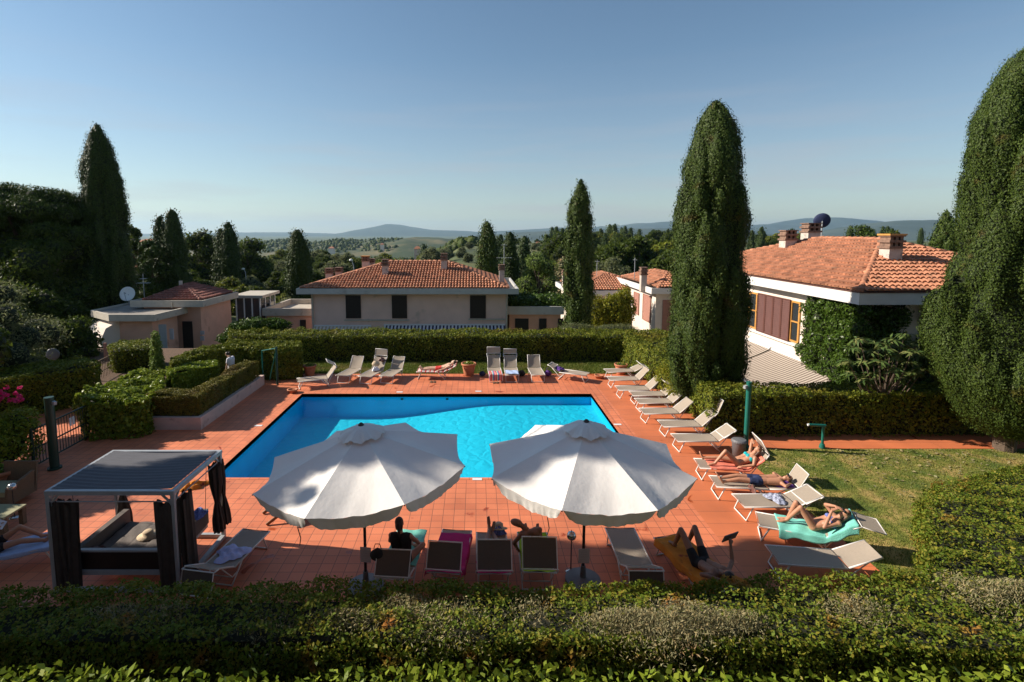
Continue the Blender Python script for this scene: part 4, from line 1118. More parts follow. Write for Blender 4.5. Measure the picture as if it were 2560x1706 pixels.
cyp('left one of the two cypresses behind the wide house', 1218, 558, 62, 54, 18, 22000, .2, blunt=2.5)
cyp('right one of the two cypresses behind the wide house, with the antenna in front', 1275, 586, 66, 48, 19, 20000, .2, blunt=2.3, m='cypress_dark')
cyp('broad dark cypress behind the right house beside the huge one', 2352, 534, 44, 72, 20, 20000, .16, blunt=2.2)
tree('pine_tree', (A(2157, 600, 52).x, 52, -3.4), A(2157, 548, 52).z + 3.4, 2.0, 'small pointed conifer standing behind the right roof ridge', 'tree', ('pine', 'cypress_core'), seed=21, n=5000, leaf=.22, k=18, z0=.3)
tree('round_tree', (A(2222, 600, 56).x, 56, -3.4), A(2222, 564, 56).z + 3.4, 1.7, 'small round dark tree beside the yellow topped chimney', 'tree', ('broad', 'cypress_core'), seed=22, n=4500, leaf=.22, k=12, z0=.5)

# hedges of the pool garden
HB = G(1000, 905).y
def gp(*pts, z): return [(G(x, y, z).x, G(x, y, z).y) for x, y in pts]
zf_ = 1.40
a = G(575, 838, zf_); c = G(1556, 838, zf_)
hedge('hedge', [(a.x, HB), (c.x + .6, HB), (c.x + .6, HB + 1.75), (a.x - .8, HB + 1.75)], -.05, zf_, 'long straight clipped hedge along the far side of the pool garden', 31, 60000, .085)
YR = G(2000, 1090).y
hedge('hedge', [(8.0, 17.9), (c.x + .02, HB - .02), (c.x + .62, HB + 1.75), (c.x + 3.2, HB + 1.2), (9.6, 18.6)], -.05, zf_ + .03, 'sunlit side hedge running behind the row of loungers to the near cypress', 32, 42000, .08)
hedge('hedge', [(7.8, YR), (26, YR), (26, YR + 1.3), (7.8, YR + 1.3)], -.05, 1.44, 'long dark hedge behind the right lawn and the green post', 33, 60000, .075)
hedge('hedge', gp((752, 853), (752, 868), (690, 872), (610, 868), (545, 874), (432, 908), (424, 893), (520, 866), (600, 853), z=1.5), -.05, 1.5, 'curving hedge behind the woman in white, ending at the green gate', 34, 42000, .08)
hedge('hedge', gp((543, 901), (543, 913), (425, 936), (414, 916), (480, 905), z=1.3), -.05, 1.3, 'short hedge block in the middle of the left planting, left of the woman in white', 35, 20000, .075, m='hedge_near')
hedge('hedge', gp((362, 1000), (225, 1007), (205, 990), (330, 925), (408, 925), (405, 968), z=1.22), -.05, 1.22, 'loose leafy hedge between the fence gate and the pink planter', 36, 26000, .10, m='hedge_near', rough=.2)
hedge('hedge', gp((-250, 985), (244, 914), (240, 902), (202, 893), (-250, 950), z=1.5), -.9, 1.5, 'long dark hedge at the left edge behind the dark green post', 37, 34000, .085)
hedge('hedge', gp((397, 851), (392, 868), (280, 874), (270, 862), (300, 849), z=1.15), -1.5, 1.15, 'small hedge block in front of the salmon building wall', 38, 16000, .085)
# planter with its own hedge
Yp0 = G(430, 1075).y; Xp0 = G(362, 1075).x; Xp1 = G(503, 1075).x; Yp1 = G(672, 964).y
pr = empty('planter', ((Xp0 + Xp1) / 2, (Yp0 + Yp1) / 2, 0), 'low pale pink planter wall along the left side of the pool', 'planter')
MB().box((Xp0 - 1, Yp0, -.05), (Xp1, Yp0 + .16, .43)).box((Xp1 - .16, Yp0 + .16, -.05), (Xp1, Yp1, .43)).box((Xp0 - 1, Yp1, -.05), (Xp1, Yp1 + .15, .43)).build('wall', M['planter_wall'], pr, world=True)
MB().box((Xp0 - 1, Yp0 + .16, .1), (Xp1 - .16, Yp1, .34)).build('soil', M['soil'], pr, world=True)
hedge('hedge', [(Xp0 - .1, Yp0 + .22), (Xp1 - .14, Yp0 + .22), (Xp1 - .14, Yp1 - .1), (Xp1 - .72, Yp1 - .1), (Xp1 - .72, Yp0 + 1.0), (Xp0 - .1, Yp0 + 1.0)], .44, 1.13, 'low brownish box hedge growing in the pale pink planter', 39, 60000, .045, m='hedge_box', rough=.08)
# foreground
f1 = hedge('hedge', gp((-400, 1480), (1000, 1457), (2160, 1436), (2300, 1424), z=1.3) + gp((2312, 1240), (2420, 1192), (2800, 1080), (3300, 1640), (1500, 1600), (-600, 1600), z=1.3), -.05, 1.3,
      'wide foreground hedge with dry grey patches below the loungers, turning away at the right', 40, 200000, .05, m='hedge_right', rough=.14)
for i, (px, py, rx, n, h_) in enumerate([(300, 1545, .5, 1500, .2), (420, 1540, .35, 900, .2), (680, 1560, .5, 1200, .16), (860, 1555, .7, 2500, .18), (1010, 1525, .45, 1800, .16), (1120, 1560, .6, 2500, .2), (1560, 1560, .65, 4500, .22), (1720, 1555, .6, 4500, .24), (1640, 1585, .6, 4000, .25), (1840, 1560, .5, 3000, .2), (2140, 1530, .5, 2500, .18), (2430, 1490, .6, 3500, .2), (2530, 1480, .5, 2600, .2), (1330, 1530, .35, 900, .15)]):
    p = G(px, py, 1.28); tuft('dry_patch', f1, p, rx, .20 + .14 * (i % 3), int(n * .62), .045, 'dry', 60 + i, h_)
hedge('hedge', [(-7.5, 2.6), (10.5, 2.6), (10.5, G(0, 1672, 2.9).y), (-7.5, G(0, 1672, 2.9).y)], -.05, 2.9, 'nearest sunlit hedge along the bottom of the picture', 41, 52000, .062, m='hedge_near', rough=.06, spread=1.3)
# plants on the left
tree('olive_tree', (A(-20, 900, 21).x, 21, -1.2), A(50, 708, 21).z + 1.2, 2.5, 'grey green olive tree at the left edge above the dark hedge', 'olive tree', ('olive', 'cypress_core'), seed=51, n=26000, leaf=.12, k=26, z0=.22, aspect=3)
def shrub(name, label, blobs, m, seed, dens, leaf, cat='shrub', core='hedge_core', group=None, **kw):
    x, y, z = blobs[0][0], blobs[0][1], min(b[2] - b[5] for b in blobs)
    V, F, MI = blob_parts(blobs, seed, dens, leaf, **kw)
    o = link(name, arrays_mesh(name, V - np.array((x, y, z)), F, [M[m], M[core]], MI), None, (x, y, z))
    return tag(o, label, cat, group)
p = A(226, 850, 33)
shrub('climber_shrub', 'tall rounded ivy mound under the curved white awning', [(p.x, 33, p.z - .8, .95, .9, 1.9), (p.x + .2, 33.2, p.z + .3, .75, .75, 1.0)], 'ivy', 52, 500, .10)
p = G(398, 985, 0)
sp = empty('sapling', (p.x, p.y, 0), 'bright leafy sapling rising between the clipped left hedges', 'small tree')
hs = A(405, 842, p.y).z
V, F, MI = blob_parts([(0, 0, hs * f, .34 * (1.15 - f * .7), .34 * (1.15 - f * .7), .42) for f in (.35, .5, .65, .8, .93)], 53, 420, .10, up=.6, core=0)
link('crown', arrays_mesh('crown', V, F, [M['willow'], M['hedge_core']], MI), sp)
MB().path([(0, 0, 0), (.02, 0, hs)], [.025, .008], 6).build('trunk', M['trunk'], sp)
# pink flowering bush bottom left
p = G(20, 1180, 0)
bu = shrub('flowering_bush', 'green bush with magenta flowers at the left edge beside the fence', [(p.x - .1, p.y + .1, .7, .75, .7, .75), (p.x - .5, p.y - .3, 1.0, .8, .7, .6), (p.x + .05, p.y + .3, 1.25, .55, .5, .45)], 'hedge_near', 54, 700, .08)
rng = np.random.default_rng(5)
for i in range(26):
    q = np.array(A(rng.uniform(-20, 58), rng.uniform(968, 1012), p.y + rng.uniform(-.2, .4))); d = unit(rng.normal(size=(16, 3)))
    V, F = leaf_quads(q + d * .05, d, .06, rng, 1.2, 1)
    link('flower_head', arrays_mesh('flower_head', V - np.array(bu.location), F, [M['pink_flower']]), bu)
# stone pine and the dark trees round it
def stone_pine(label, px, pt, Y, wpx, seed, n):
    p = A(px, 600, Y); z = ground_z(p.x, Y); h = A(px, pt, Y).z - z; r = wpx / 2 / FPX * Y
    root = empty('stone_pine', (p.x, Y, z), label, 'pine tree'); rnd = random.Random(seed); bl = []
    for i in range(84):
        a = rnd.uniform(0, 2 * PI); q = r * rnd.uniform(.05, .86) ** .6
        s = r * rnd.uniform(.17, .27); zz = h * (.90 - .15 * (q / r) ** 2) + rnd.uniform(-2.4, .35)
        bl.append((q * math.cos(a), q * math.sin(a), zz - s * .4, s, s, s * .62))
    tot = sum(4 * PI * b[3] * b[5] for b in bl)
    V, F, MI = blob_parts(bl, seed, n / tot, .20, 4.0, up=1.4, spread=1.2)
    link('crown', arrays_mesh('crown', V, F, [M['pine'], M['cypress_core']], MI), root)
    b = MB(); top = h * .6
    b.path([(0, 0, -.5), (.3, 0, h * .25), (.1, .1, h * .45), (0, 0, top)], [.42, .36, .3, .2], 10)
    for q in bl[::2]:
        b.path([(.1, 0, h * .42), (q[0] * .4, q[1] * .4, h * .58), (q[0] * .8, q[1] * .8, q[2] - .5), (q[0], q[1], q[2])], [.14, .10, .06, .02], 6)
    b.build('trunk', M['trunk'], root)
    return root
stone_pine('big dark stone pine with a flat crown at the left edge', 80, 424, 40, 330, 61, 120000)
for i, (px, pt, Y, r, lab, mm, n, lf) in enumerate([
    (92, 548, 37.5, 3.9, 'dark leafy tree filling the space under the stone pine crown', 'broad', 26000, .2),
    (20, 560, 46, 3.6, 'dark leafy tree under the stone pine at the left edge', 'broad', 12000, .26), (170, 600, 50, 3.2, 'dark tree behind the stone pine trunk', 'broad', 10000, .26),
    (60, 720, 33, 3.0, 'dense dark shrubby tree behind the olive, left of the salmon building', 'broad', 14000, .2), (130, 740, 34, 2.6, 'low dark tree in front of the tallest left cypress', 'broad', 14000, .2), (140, 800, 28, 1.9, 'dark rounded bush between the olive and the curved awning', 'broad', 12000, .16),
    (328, 545, 62, 1.9, 'dark crown showing just right of the tallest left cypress', 'broad', 6000, .25), (375, 585, 56, 1.8, 'feathery pale conifer left of the double topped cypress', 'pine', 7000, .25), (348, 620, 66, 2.6, 'dark red leaved tree beside the far left roofs', 'red_tree', 6000, .28),
    (498, 575, 78, 4.2, 'round dark tree right of the double topped cypress', 'broad', 8000, .35), (620, 600, 92, 4.6, 'round dark tree right of the twin cypress', 'broad', 8000, .4), (530, 592, 98, 4.0, 'broad tree between the double topped and the twin cypress', 'broad', 7000, .4),
    (1348, 628, 60, 2.7, 'bright green willow like tree left of the slim cypress', 'willow', 12000, .2), (1540, 640, 72, 3.2, 'pale green tree right of the slim cypress', 'olive', 9000, .24),
    (1398, 585, 120, 4.6, 'dark round tree behind the bright green willow like tree', 'broad', 7000, .42), (1410, 640, 74, 2.6, 'brownish bare looking tree beside the slim cypress', 'dry', 6000, .26)]):
    p = A(px, 600, Y); z = ground_z(p.x, Y)
    tree('tree', (p.x, Y, z), A(px, pt, Y).z - z, r, lab, 'tree', (mm, 'cypress_core'), seed=70 + i, n=n, leaf=lf, k=20, z0=.22)
p = A(1528, 775, 37.5)
shrub('bush', 'yellow green bush in front of the half hidden tiled house', [(p.x - .9, 37.5, p.z - .3, .9, .9, 1.3), (p.x + .1, 37.3, p.z - .2, 1.0, .9, 1.35), (p.x + 1.0, 37.8, p.z + .1, .8, .8, 1.5)], 'yellow_bush', 90, 260, .15, up=.8)
p = A(1380, 820, 30.5)
for i, (px, w_) in enumerate(((1440, 1.1), (1530, 1.4))):
    p = A(px, 818, 30.3)
    shrub('grey_shrub', ('grey green low shrub at the foot of the slim cypress', 'grey green low shrub below the yellow green bush')[i], [(p.x, 30.3, p.z - .25, w_, .6, .5), (p.x + .8, 30.5, p.z - .3, .8, .5, .4)], 'olive', 91 + i, 500, .08, aspect=3)
p = A(640, 815, 28.7)
shrub('shrub', 'dark spreading shrub behind the hedge in front of the veranda', [(p.x - .9, 28.9, p.z - .3, .9, .6, .5), (p.x, 28.7, p.z, 1.0, .6, .45), (p.x + 1, 28.9, p.z + .05, .8, .6, .35), (p.x - 1.6, 28.8, p.z - .75, .6, .5, .4)], 'ivy', 93, 260, .2, aspect=3)
p = G(1668, 925, .3)
shrub('bush', 'yellow flowering bush at the end of the lounger row beside the near cypress', [(c.x + .1, 20.6, .75, .45, .5, .6), (c.x + .3, 19.6, .6, .5, .5, .6)], 'yellow_bush', 94, 900, .07)
# ivy and loquat at the right house
ya_ = onwall(2030, 800, wx).y; bl = []
for i in range(16):
    t = i / 15; y = ya_ + (wy - .2 - ya_) * t
    for z in (3.6, 2.9, 2.2, 1.5, .8, .1): (random.random() < (.45 + .6 * t) or z > 3.2) and bl.append((wx - .10 - .12 * random.random(), y + random.uniform(-.25, .25), z + random.uniform(-.25, .25), random.uniform(.2, .36), random.uniform(.3, .5), random.uniform(.3, .5)))
for i in range(13):
    for z in (3.4, 2.6, 1.9, 1.1, .4):
        if (i > 7 and z > 1.5) or random.random() < .22: continue
        bl.append((wx + .2 + i * .42, wy - .15, z + random.uniform(-.25, .25), .42, .36, .5))
shrub('ivy', 'thick ivy climbing over the corner of the right house', bl, 'ivy', 95, 330, .10, cat='ivy')
p = A(2215, 900, YR + .3); rng = np.random.default_rng(9)
lq = empty('loquat_tree', (p.x, p.y, -.5), 'loquat with long drooping leaves in front of the dark facade of the right house', 'small tree')
pts = []; nr_ = []; tb = MB(); tb.path([(0, 0, .5), (0, 0, 1.75)], [.08, .05], 7)
for (px, py, dy) in [(2140, 872, 0), (2165, 905, -.2), (2195, 858, .2), (2190, 935, -.2), (2230, 850, 0), (2235, 890, -.3), (2262, 838, .1), (2270, 905, 0), (2285, 935, -.2), (2290, 860, .2), (2130, 935, .1), (2215, 915, .3), (2250, 945, .1), (2300, 890, .3), (2180, 880, .4), (2150, 850, -.3), (2120, 905, -.4), (2200, 905, -.5), (2240, 925, -.5), (2280, 880, -.4), (2310, 925, -.2), (2160, 950, -.3), (2215, 872, -.3), (2250, 865, .3)]:
    q = np.array(A(px, py, p.y + dy)) - np.array(lq.location)
    tb.path([(0, 0, 1.7), tuple(q * .6 + np.array((0, 0, .3))), tuple(q)], [.035, .02, .012], 5)
    for k_ in range(38):
        d = rng.normal(size=3); d /= np.linalg.norm(d); d[2] = abs(d[2]) * .4
        pts.append(q + d * .16); nr_.append(d + np.array((0, 0, .7)))
pts = np.array(pts); nr_ = unit(np.array(nr_)); n_ = len(pts)
out_ = np.array(pts) * 0; rngd = unit(rng.normal(size=(n_, 3)) * np.array([1, 1, .35])); rngd[:, 2] -= .25; t_ = unit(rngd); s_ = unit(np.cross(nr_, t_))
V = np.stack([pts, pts + t_ * .12 + s_ * .035, pts + t_ * .27 - np.array((0, 0, .05)), pts + t_ * .12 - s_ * .035], 1).reshape(-1, 3)
link('crown', arrays_mesh('crown', V, np.arange(4 * n_).reshape(n_, 4), [M['loquat']]), lq); tb.build('trunk', M['trunk'], lq)

# ---------------------------------------------------------------- the valley: one of each kind, then copies
protos = {}
def proto(kind, name, cat, h, r, mats, n, leaf, k, z0, label, group, **kw):
    root = empty(name, (0, 0, 0), label, cat, group)
    me, bl = tree_mesh(hash_(kind), h, r, n, leaf, mats, k=k, z0=z0, **kw)
    link('crown', me, root); trunk_mesh(bl, h, r, 3).build('trunk', M['trunk'], root)
    protos[kind] = [root, h, 0]
def hash_(s): return sum(ord(ch) * (i + 3) for i, ch in enumerate(s)) % 9973
proto('broad_a', 'broad_tree', 'tree', 7, 3.4, ('broad', 'cypress_core'), 5200, .42, 20, .2, 'rounded dark green tree among the scrub of the valley', 'rounded green trees in the valley')
proto('broad_b', 'broad_tree', 'tree', 6, 3.8, ('hedge', 'cypress_core'), 5200, .42, 20, .15, 'bushy mid green tree among the scrub of the valley', 'bushy mid green trees in the valley')
proto('olive_a', 'olive_tree', 'olive tree', 4.2, 2.6, ('olive', 'cypress_core'), 4200, .30, 16, .2, 'silvery olive tree of the groves in the valley', 'olive trees in the valley', aspect=3)
root = empty('cypress_tree', (0, 0, 0), 'small distant cypress of the tree line on the horizon', 'cypress', 'distant cypresses along the horizon')
V, F, MI = cypress_parts(10, 1.3, 99, 2600, .5, blunt=1.8)
link('crown', arrays_mesh('crown', V, F, [M['cypress_dark'], M['cypress_core']], MI), root); MB().path([(0, 0, -.5), (0, 0, 4)], .15, 6).build('trunk', M['trunk'], root)
protos['cyp'] = [root, 10, 0]
rv = random.Random(77)
KIND = {'broad_a': 'rounded dark green tree', 'broad_b': 'bushy mid green tree', 'olive_a': 'silvery olive tree', 'cyp': 'small dark cypress'}
PLUR = {'broad_a': 'rounded dark green trees', 'broad_b': 'bushy mid green trees', 'olive_a': 'silvery olive trees', 'cyp': 'small dark cypresses'}
def put(kind, x, y, h, where):
    p = protos[kind]; o = p[0] if p[2] == 0 else dup(p[0]); p[2] += 1
    s = h / p[1]; o.scale = (s * rv.uniform(.9, 1.15), s * rv.uniform(.9, 1.15), s); o.rotation_euler.z = rv.uniform(0, 6.28); o.location = (x, y, ground_z(x, y) - .1)
    o['label'] = KIND[kind] + ' ' + where; o['group'] = PLUR[kind] + ' ' + where
def scatter(px0, px1, Y0, Y1, n, kinds, hr, where):
    for i in range(n):
        Y = Y0 * (Y1 / Y0) ** ((i + rv.random()) / n); x = A(rv.uniform(px0, px1), 600, Y).x
        put(rv.choice(kinds), x, Y, rv.uniform(*hr), where)
scatter(640, 730, 48, 62, 9, ['olive_a', 'broad_b', 'olive_a'], (2.2, 3.6), 'close behind the glass veranda')
scatter(480, 800, 62, 100, 34, ['olive_a', 'broad_b', 'broad_a'], (2.6, 4.4), 'between the twin cypress and the wide house')
scatter(480, 980, 100, 190, 46, ['olive_a', 'broad_a', 'broad_b', 'broad_a'], (3, 5), 'in the valley left of the wide roof')
scatter(560, 1120, 190, 340, 50, ['broad_a', 'broad_b', 'olive_a'], (5, 9), 'far down the slope below the hazy ridge')
scatter(300, 480, 62, 120, 14, ['broad_a', 'broad_b'], (4, 6.5), 'behind the double topped cypress')
scatter(-100, 330, 62, 110, 18, ['broad_a', 'broad_b'], (5, 8), 'beyond the stone pine')
scatter(1280, 1560, 76, 130, 16, ['olive_a', 'broad_b', 'olive_a'], (3, 5), 'behind the slim cypress')
scatter(1520, 1700, 80, 170, 20, ['broad_a', 'broad_a', 'broad_b'], (7.5, 10), 'behind the small cream house')
scatter(1120, 1420, 150, 420, 34, ['olive_a'], (2.6, 4.2), 'in rows on the sunny meadow')
scatter(1100, 1500, 430, 520, 20, ['olive_a', 'broad_a'], (4, 6), 'at the far end of the meadow')
scatter(1460, 2050, 240, 420, 36, ['broad_a', 'broad_b'], (9, 12), 'of the wood on the right horizon')
scatter(900, 1350, 480, 560, 20, ['broad_a'], (5, 7), 'on the edge above the meadow')
scatter(1850, 2350, 70, 160, 18, ['broad_a', 'broad_b'], (4.5, 6.5), 'behind the roof of the right house')
scatter(1380, 1720, 300, 420, 30, ['cyp'], (11, 16), 'of the tree line left of the near cypress')
scatter(1850, 2330, 260, 420, 14, ['cyp'], (10, 14), 'of the tree line over the right roof')
for px, pt, Y in ((1311, 592, 130), (1367, 587, 150), (1250, 588, 170), (1484, 588, 300), (1512, 583, 260), (1155, 607, 330), (1060, 612, 400)):
    put('cyp', A(px, 600, Y).x, Y, A(px, pt, Y).z - ground_z(A(px, 600, Y).x, Y), 'standing alone in the middle distance')
# woods on the far ridge: nobody could count them
rng = np.random.default_rng(4); P_ = []
SP, SF = sphere_quads(7, 4); VV, FF, k_ = [], [], 0
me_ = bpy.data.objects['wooded_ridge'].data; co = np.empty(len(me_.vertices) * 3, np.float32); me_.vertices.foreach_get('co', co); co = co.reshape(-1, 3)
front = co[(co[:, 1] < 1810) & (co[:, 2] > -40)]
dens_ = wobble(front / 130., rng, 1.)
front = front[dens_ > -.15]
for i_, i in enumerate(rng.integers(0, len(front), 9000)):
    q = front[i] + rng.normal(size=3) * np.array((9, 14, .6)); s = rng.uniform(3., 6.5)
    if i_ % 2:
        yy = 360 * (1150 / 360) ** rng.random(); xx = -yy * rng.uniform(.0, .62); q = np.array((xx, yy, ground_z(xx, yy) + 1)); s = rng.uniform(2.5, 5.)
    VV.append(SP * np.array((s, s, s * rng.uniform(.7, 1.3))) * (1 + .2 * rng.normal(size=(len(SP), 1))) + q); FF.append(SF + k_); k_ += len(SP)
tag(link('far_woods', arrays_mesh('far_woods', np.concatenate(VV), np.concatenate(FF), [M['broad']])), 'scattered dark woods covering the hazy ridge', 'woods', kind='stuff')

# trees standing just outside the left edge; they shade the near deck
# ---------------------------------------------------------------- loungers
def lounger(loc, rz, label, back=38, canopy=None, flap='sling', group='white framed sun loungers round the pool', seat=1.25, bl=.64, W=.62, rot_name=None, cl=.42):
    """local frame: foot end at y = 0, head towards +y, seat at z = .36; canopy = its angle above the horizontal, seen from the foot (None: left off)"""
    root = empty('sun_lounger', loc, label, 'sun lounger', group, rz)
    w = W / 2; z = .36; r_ = .017; a = R(back); hy = seat
    top = Vector((0, hy + bl * math.cos(a), z + bl * math.sin(a)))
    f = MB().path([(-w, .0, z), (w, 0, z), (w, hy, z), (-w, hy, z)], r_, 8, True)
    f.build('seat_frame', M['white_metal'], root, smooth=True)
    MB().path([(-w + .02, hy + .01, z + .01), (-w + .02, top.y, top.z), (w - .02, top.y, top.z), (w - .02, hy + .01, z + .01)], r_, 8).build('back_frame', M['white_metal'], root, smooth=True)
    sg = lambda u: -.035 * math.sin(PI * u)
    MB().grid(lambda u, v: (-w + .015 + (W - .03) * u, .02 + (hy - .03) * v, z + .004 + sg(u) * math.sin(PI * min(1, v * 3, (1 - v) * 3) / 2)), 8, 12).build('seat_sling', M['sling'], root, smooth=True)
    bd = Vector((0, math.cos(a), math.sin(a))); bn = Vector((0, -math.sin(a), math.cos(a)))
    MB().grid(lambda u, v: Vector((-w + .035 + (W - .07) * u, hy + .01, z + .014)) + bd * (bl - .015) * v + bn * sg(u) * .7 * math.sin(PI * min(1, v * 3, (1 - v) * 3) / 2), 8, 8).build('back_sling', M['sling'], root, smooth=True)
    MB().path([(-w + .02, .22, z), (-w + .03, .07, .02), (w - .03, .07, .02), (w - .02, .22, z)], r_, 8).build('leg', M['white_metal'], root, smooth=True)
    MB().path([(-w + .02, hy - .28, z), (-w + .03, hy + .06, .02), (w - .03, hy + .06, .02), (w - .02, hy - .28, z)], r_, 8).build('leg', M['white_metal'], root, smooth=True)
    m = Vector((0, hy, z)) + bd * bl * .62
    st = MB()
    for s in (-1, 1): st.path([(s * (w - .03), m.y, m.z - .01), (s * (w - .05), hy + .02, .16), (s * (w - .03), hy - .16, .20)], .012, 6)
    st.path([(-w + .05, hy + .02, .16), (w - .05, hy + .02, .16)], .012, 6)
    st.build('back_support', M['white_metal'], root, smooth=True)
    if canopy is not None:
        c = R(canopy); cd = Vector((0, math.cos(c), math.sin(c))); o = top + bd * .03
        p0 = o + cd * .05; p1 = o + cd * (cl + .05)
        cr = MB().path([(-w, p0.y, p0.z), (w, p0.y, p0.z), (w, p1.y, p1.z), (-w, p1.y, p1.z)], .014, 8, True)
        for s in (-1, 1): cr.path([(s * (w + .012), top.y - bd.y * .10, top.z - bd.z * .10), (s * (w + .012), p0.y, p0.z)], .013, 6)
        k = cr.build('canopy', M['white_metal'], root, smooth=True)
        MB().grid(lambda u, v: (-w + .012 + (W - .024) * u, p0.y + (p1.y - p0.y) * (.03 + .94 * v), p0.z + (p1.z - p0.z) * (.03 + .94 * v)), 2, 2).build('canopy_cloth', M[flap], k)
    root['_p'] = 0; del root['_p']
    return root
def lm(root):
    return Matrix.Translation(root.location) @ root.rotation_euler.to_matrix().to_4x4()
def surf(y, back, seat=1.25, z=.36, bl=.64):
    'top of the sling at y'
    if y <= seat: return z
    return z + (y - seat) * math.tan(R(back))
def towel(lo, y0, y1, w_, m, label, back=38, over=0., seed=0, lift=.02, foot=0., cat='towel', x0=0., seat=1.25, wr=.012):
    'a towel laid along a lounger between distances y0 and y1 measured along the sling; over: how far it hangs past each side'
    rnd = random.Random(seed); ph = [rnd.uniform(0, 6) for _ in range(6)]; ca, sa = math.cos(R(back)), math.sin(R(back))
    def f(u, v):
        s = y0 + (y1 - y0) * v
        if s <= seat: y, z = s, .36
        else: y, z = seat + (s - seat) * ca, .36 + (s - seat) * sa
        if s < 0: y, z = s * .15, .36 + s
        if s > seat + .66 and back < 80: e = s - seat - .66; y = seat + .66 * ca + e * .25; z = .36 + .66 * sa - e
        x = (u - .5) * w_ + x0
        ed = abs(x) - .325; dz = 0
        if ed > 0: x = math.copysign(.325 + ed * .18, x); dz = -ed
        wv = math.sin(v * 13 + ph[0] + 3 * u) * .5 + math.sin(u * 11 + ph[1] + 5 * v) + math.sin(v * 29 + u * 7 + ph[2]) * .5
        x += .008 * math.sin(v * 17 + ph[3]) * abs(u - .5) * 2
        return (x, y - (wv * .004), z + lift + wr * (wv + 1) * .6 + dz * (1 + .12 * math.sin(v * 19 + ph[4])))
    o = MB().grid(f, 34, 46).build('towel', M[m], None, smooth=True)
    o.location = lo.location; o.rotation_euler = lo.rotation_euler
    sd = o.modifiers.new('thickness', 'SOLIDIFY'); sd.thickness = .006
    return tag(o, label, cat)
def cloth_heap(name, label, cat, loc, sx, sy, sz, m, seed, rz=0.):
    rnd = random.Random(seed); ph = [rnd.uniform(0, 6.28) for _ in range(12)]
    def f(u, v):
        a = u * 2 * PI; q = v
        e = 1 + .22 * math.sin(3 * a + ph[0]) + .14 * math.sin(5 * a + ph[1]) + .06 * math.sin(11 * a + ph[8])
        x, y = q * e * math.cos(a), q * e * math.sin(a)
        fold = .5 + .5 * math.sin(9 * x + ph[2] + 4 * math.sin(3 * y + ph[3])) ; fold2 = .5 + .5 * math.sin(11 * y + ph[4] + 3 * math.sin(4 * x + ph[5]))
        z = (1 - q ** 2.2) * (.45 + .35 * fold + .3 * fold2) + .04
        return (x * sx, y * sy, z * sz if v < 1 else .004)
    b = MB().grid(f, 48, 16)
    o = b.build(name, M[m], None, smooth=True); o.location = loc; o.rotation_euler.z = rz
    return tag(o, label, cat)

# row on the right: (foot far corner, foot near corner) seen in the picture, turn, back, canopy
Rr = [((1511, 924), (1516, 931), 6, 24, None, 'farthest sun lounger of the right row, in front of the terracotta pot'),
      ((1516, 942), (1523, 951), 0, 46, 150, 'second farthest lounger of the right row, its shade flap raised'),
      ((1537, 966), (1545, 976), 1, 44, None, 'third lounger from the far end of the right row with raised back'),
      ((1572, 978), (1581, 991), 0, 40, 172, 'fourth lounger from the far end of the right row, shade flap laid level'),
      ((1585, 996), (1596, 1010), 1, 42, None, 'fifth lounger from the far end of the right row, plain raised back'),
      ((1596, 1021), (1609, 1036), 2, 40, None, 'sixth lounger from the far end of the right row, nearest the hedge corner'),
      ((1641, 1051), (1659, 1068), 0, 42, 68, 'lounger with its shade flap standing straight up, in front of the hedge corner'),
      ((1675, 1085), (1693, 1105), 0, 34, -146, 'lounger with the flap folded back on the backrest, left of the grey bin'),
      ((1730, 1147), (1751, 1171), -7, 40, 120, 'lounger with coral towel and a woman under its raised shade flap'),
      ((1768, 1189), (1792, 1219), -7, 3, 62, 'flat lounger of the man in navy trunks, its shade flap leaning back'),
      ((1828, 1235), (1859, 1270), 0, 24, -156, 'empty lounger with a crumpled patterned cloth on the seat'),
      ((1882, 1281), (1899, 1315), -22, 36, -10, 'lounger under a turquoise towel with its shade flap hanging behind'),
      ((1910, 1364), (1945, 1410), -7, 24, None, 'bare lounger nearest the foreground hedge, half in shade')]
RL = []
for i, (a, b_, tw, bk, cn, lab) in enumerate(Rr):
    p, q = G(*a, .36), G(*b_, .36)
    c_ = (p + q) / 2
    RL.append(lounger((c_.x + .02, c_.y, 0), R(-90 + tw), lab, back=bk, canopy=cn))
# far row
def at_(px, py, z=.36): p = G(px, py, z); return (p.x, p.y, 0)
BL = {}
BL['b1'] = lounger(at_(743, 951), R(-68), 'tilted lounger at the left end of the far row beside the terracotta pot', back=52, canopy=150)
BL['b2'] = lounger(at_(855, 940), R(-14), 'plain lounger with raised back, second from the left in the far row', back=56)
BL['b3'] = lounger(at_(911, 942), R(-16), 'lounger carrying a bag and clothes, third from the left in the far row', back=52, canopy=80, cl=.3)
BL['b4'] = lounger(at_(964, 941), R(-14), 'lounger left of the sunbather in red, back raised and half shaded', back=56)
BL['b5'] = lounger(at_(1043, 926), R(-92), 'lounger with red and white striped towel under the far sunbather', back=26)
BL['b6'] = lounger(at_(1240, 938), R(2), 'lounger with a multicoloured striped towel, its flap standing tall', back=58, canopy=84, cl=.3)
BL['b7'] = lounger(at_(1281, 938), R(0), 'lounger with a blue towel beside the striped one', back=56, canopy=86, cl=.22)
BL['b8'] = lounger(at_(1346, 938), R(2), 'empty upright lounger between the dark bag and the purple bag', back=60)
BL['b9'] = lounger(at_(1470, 936), R(62), 'angled lounger with a purple cloth near the far right corner', back=26, canopy=-160, cl=.3)
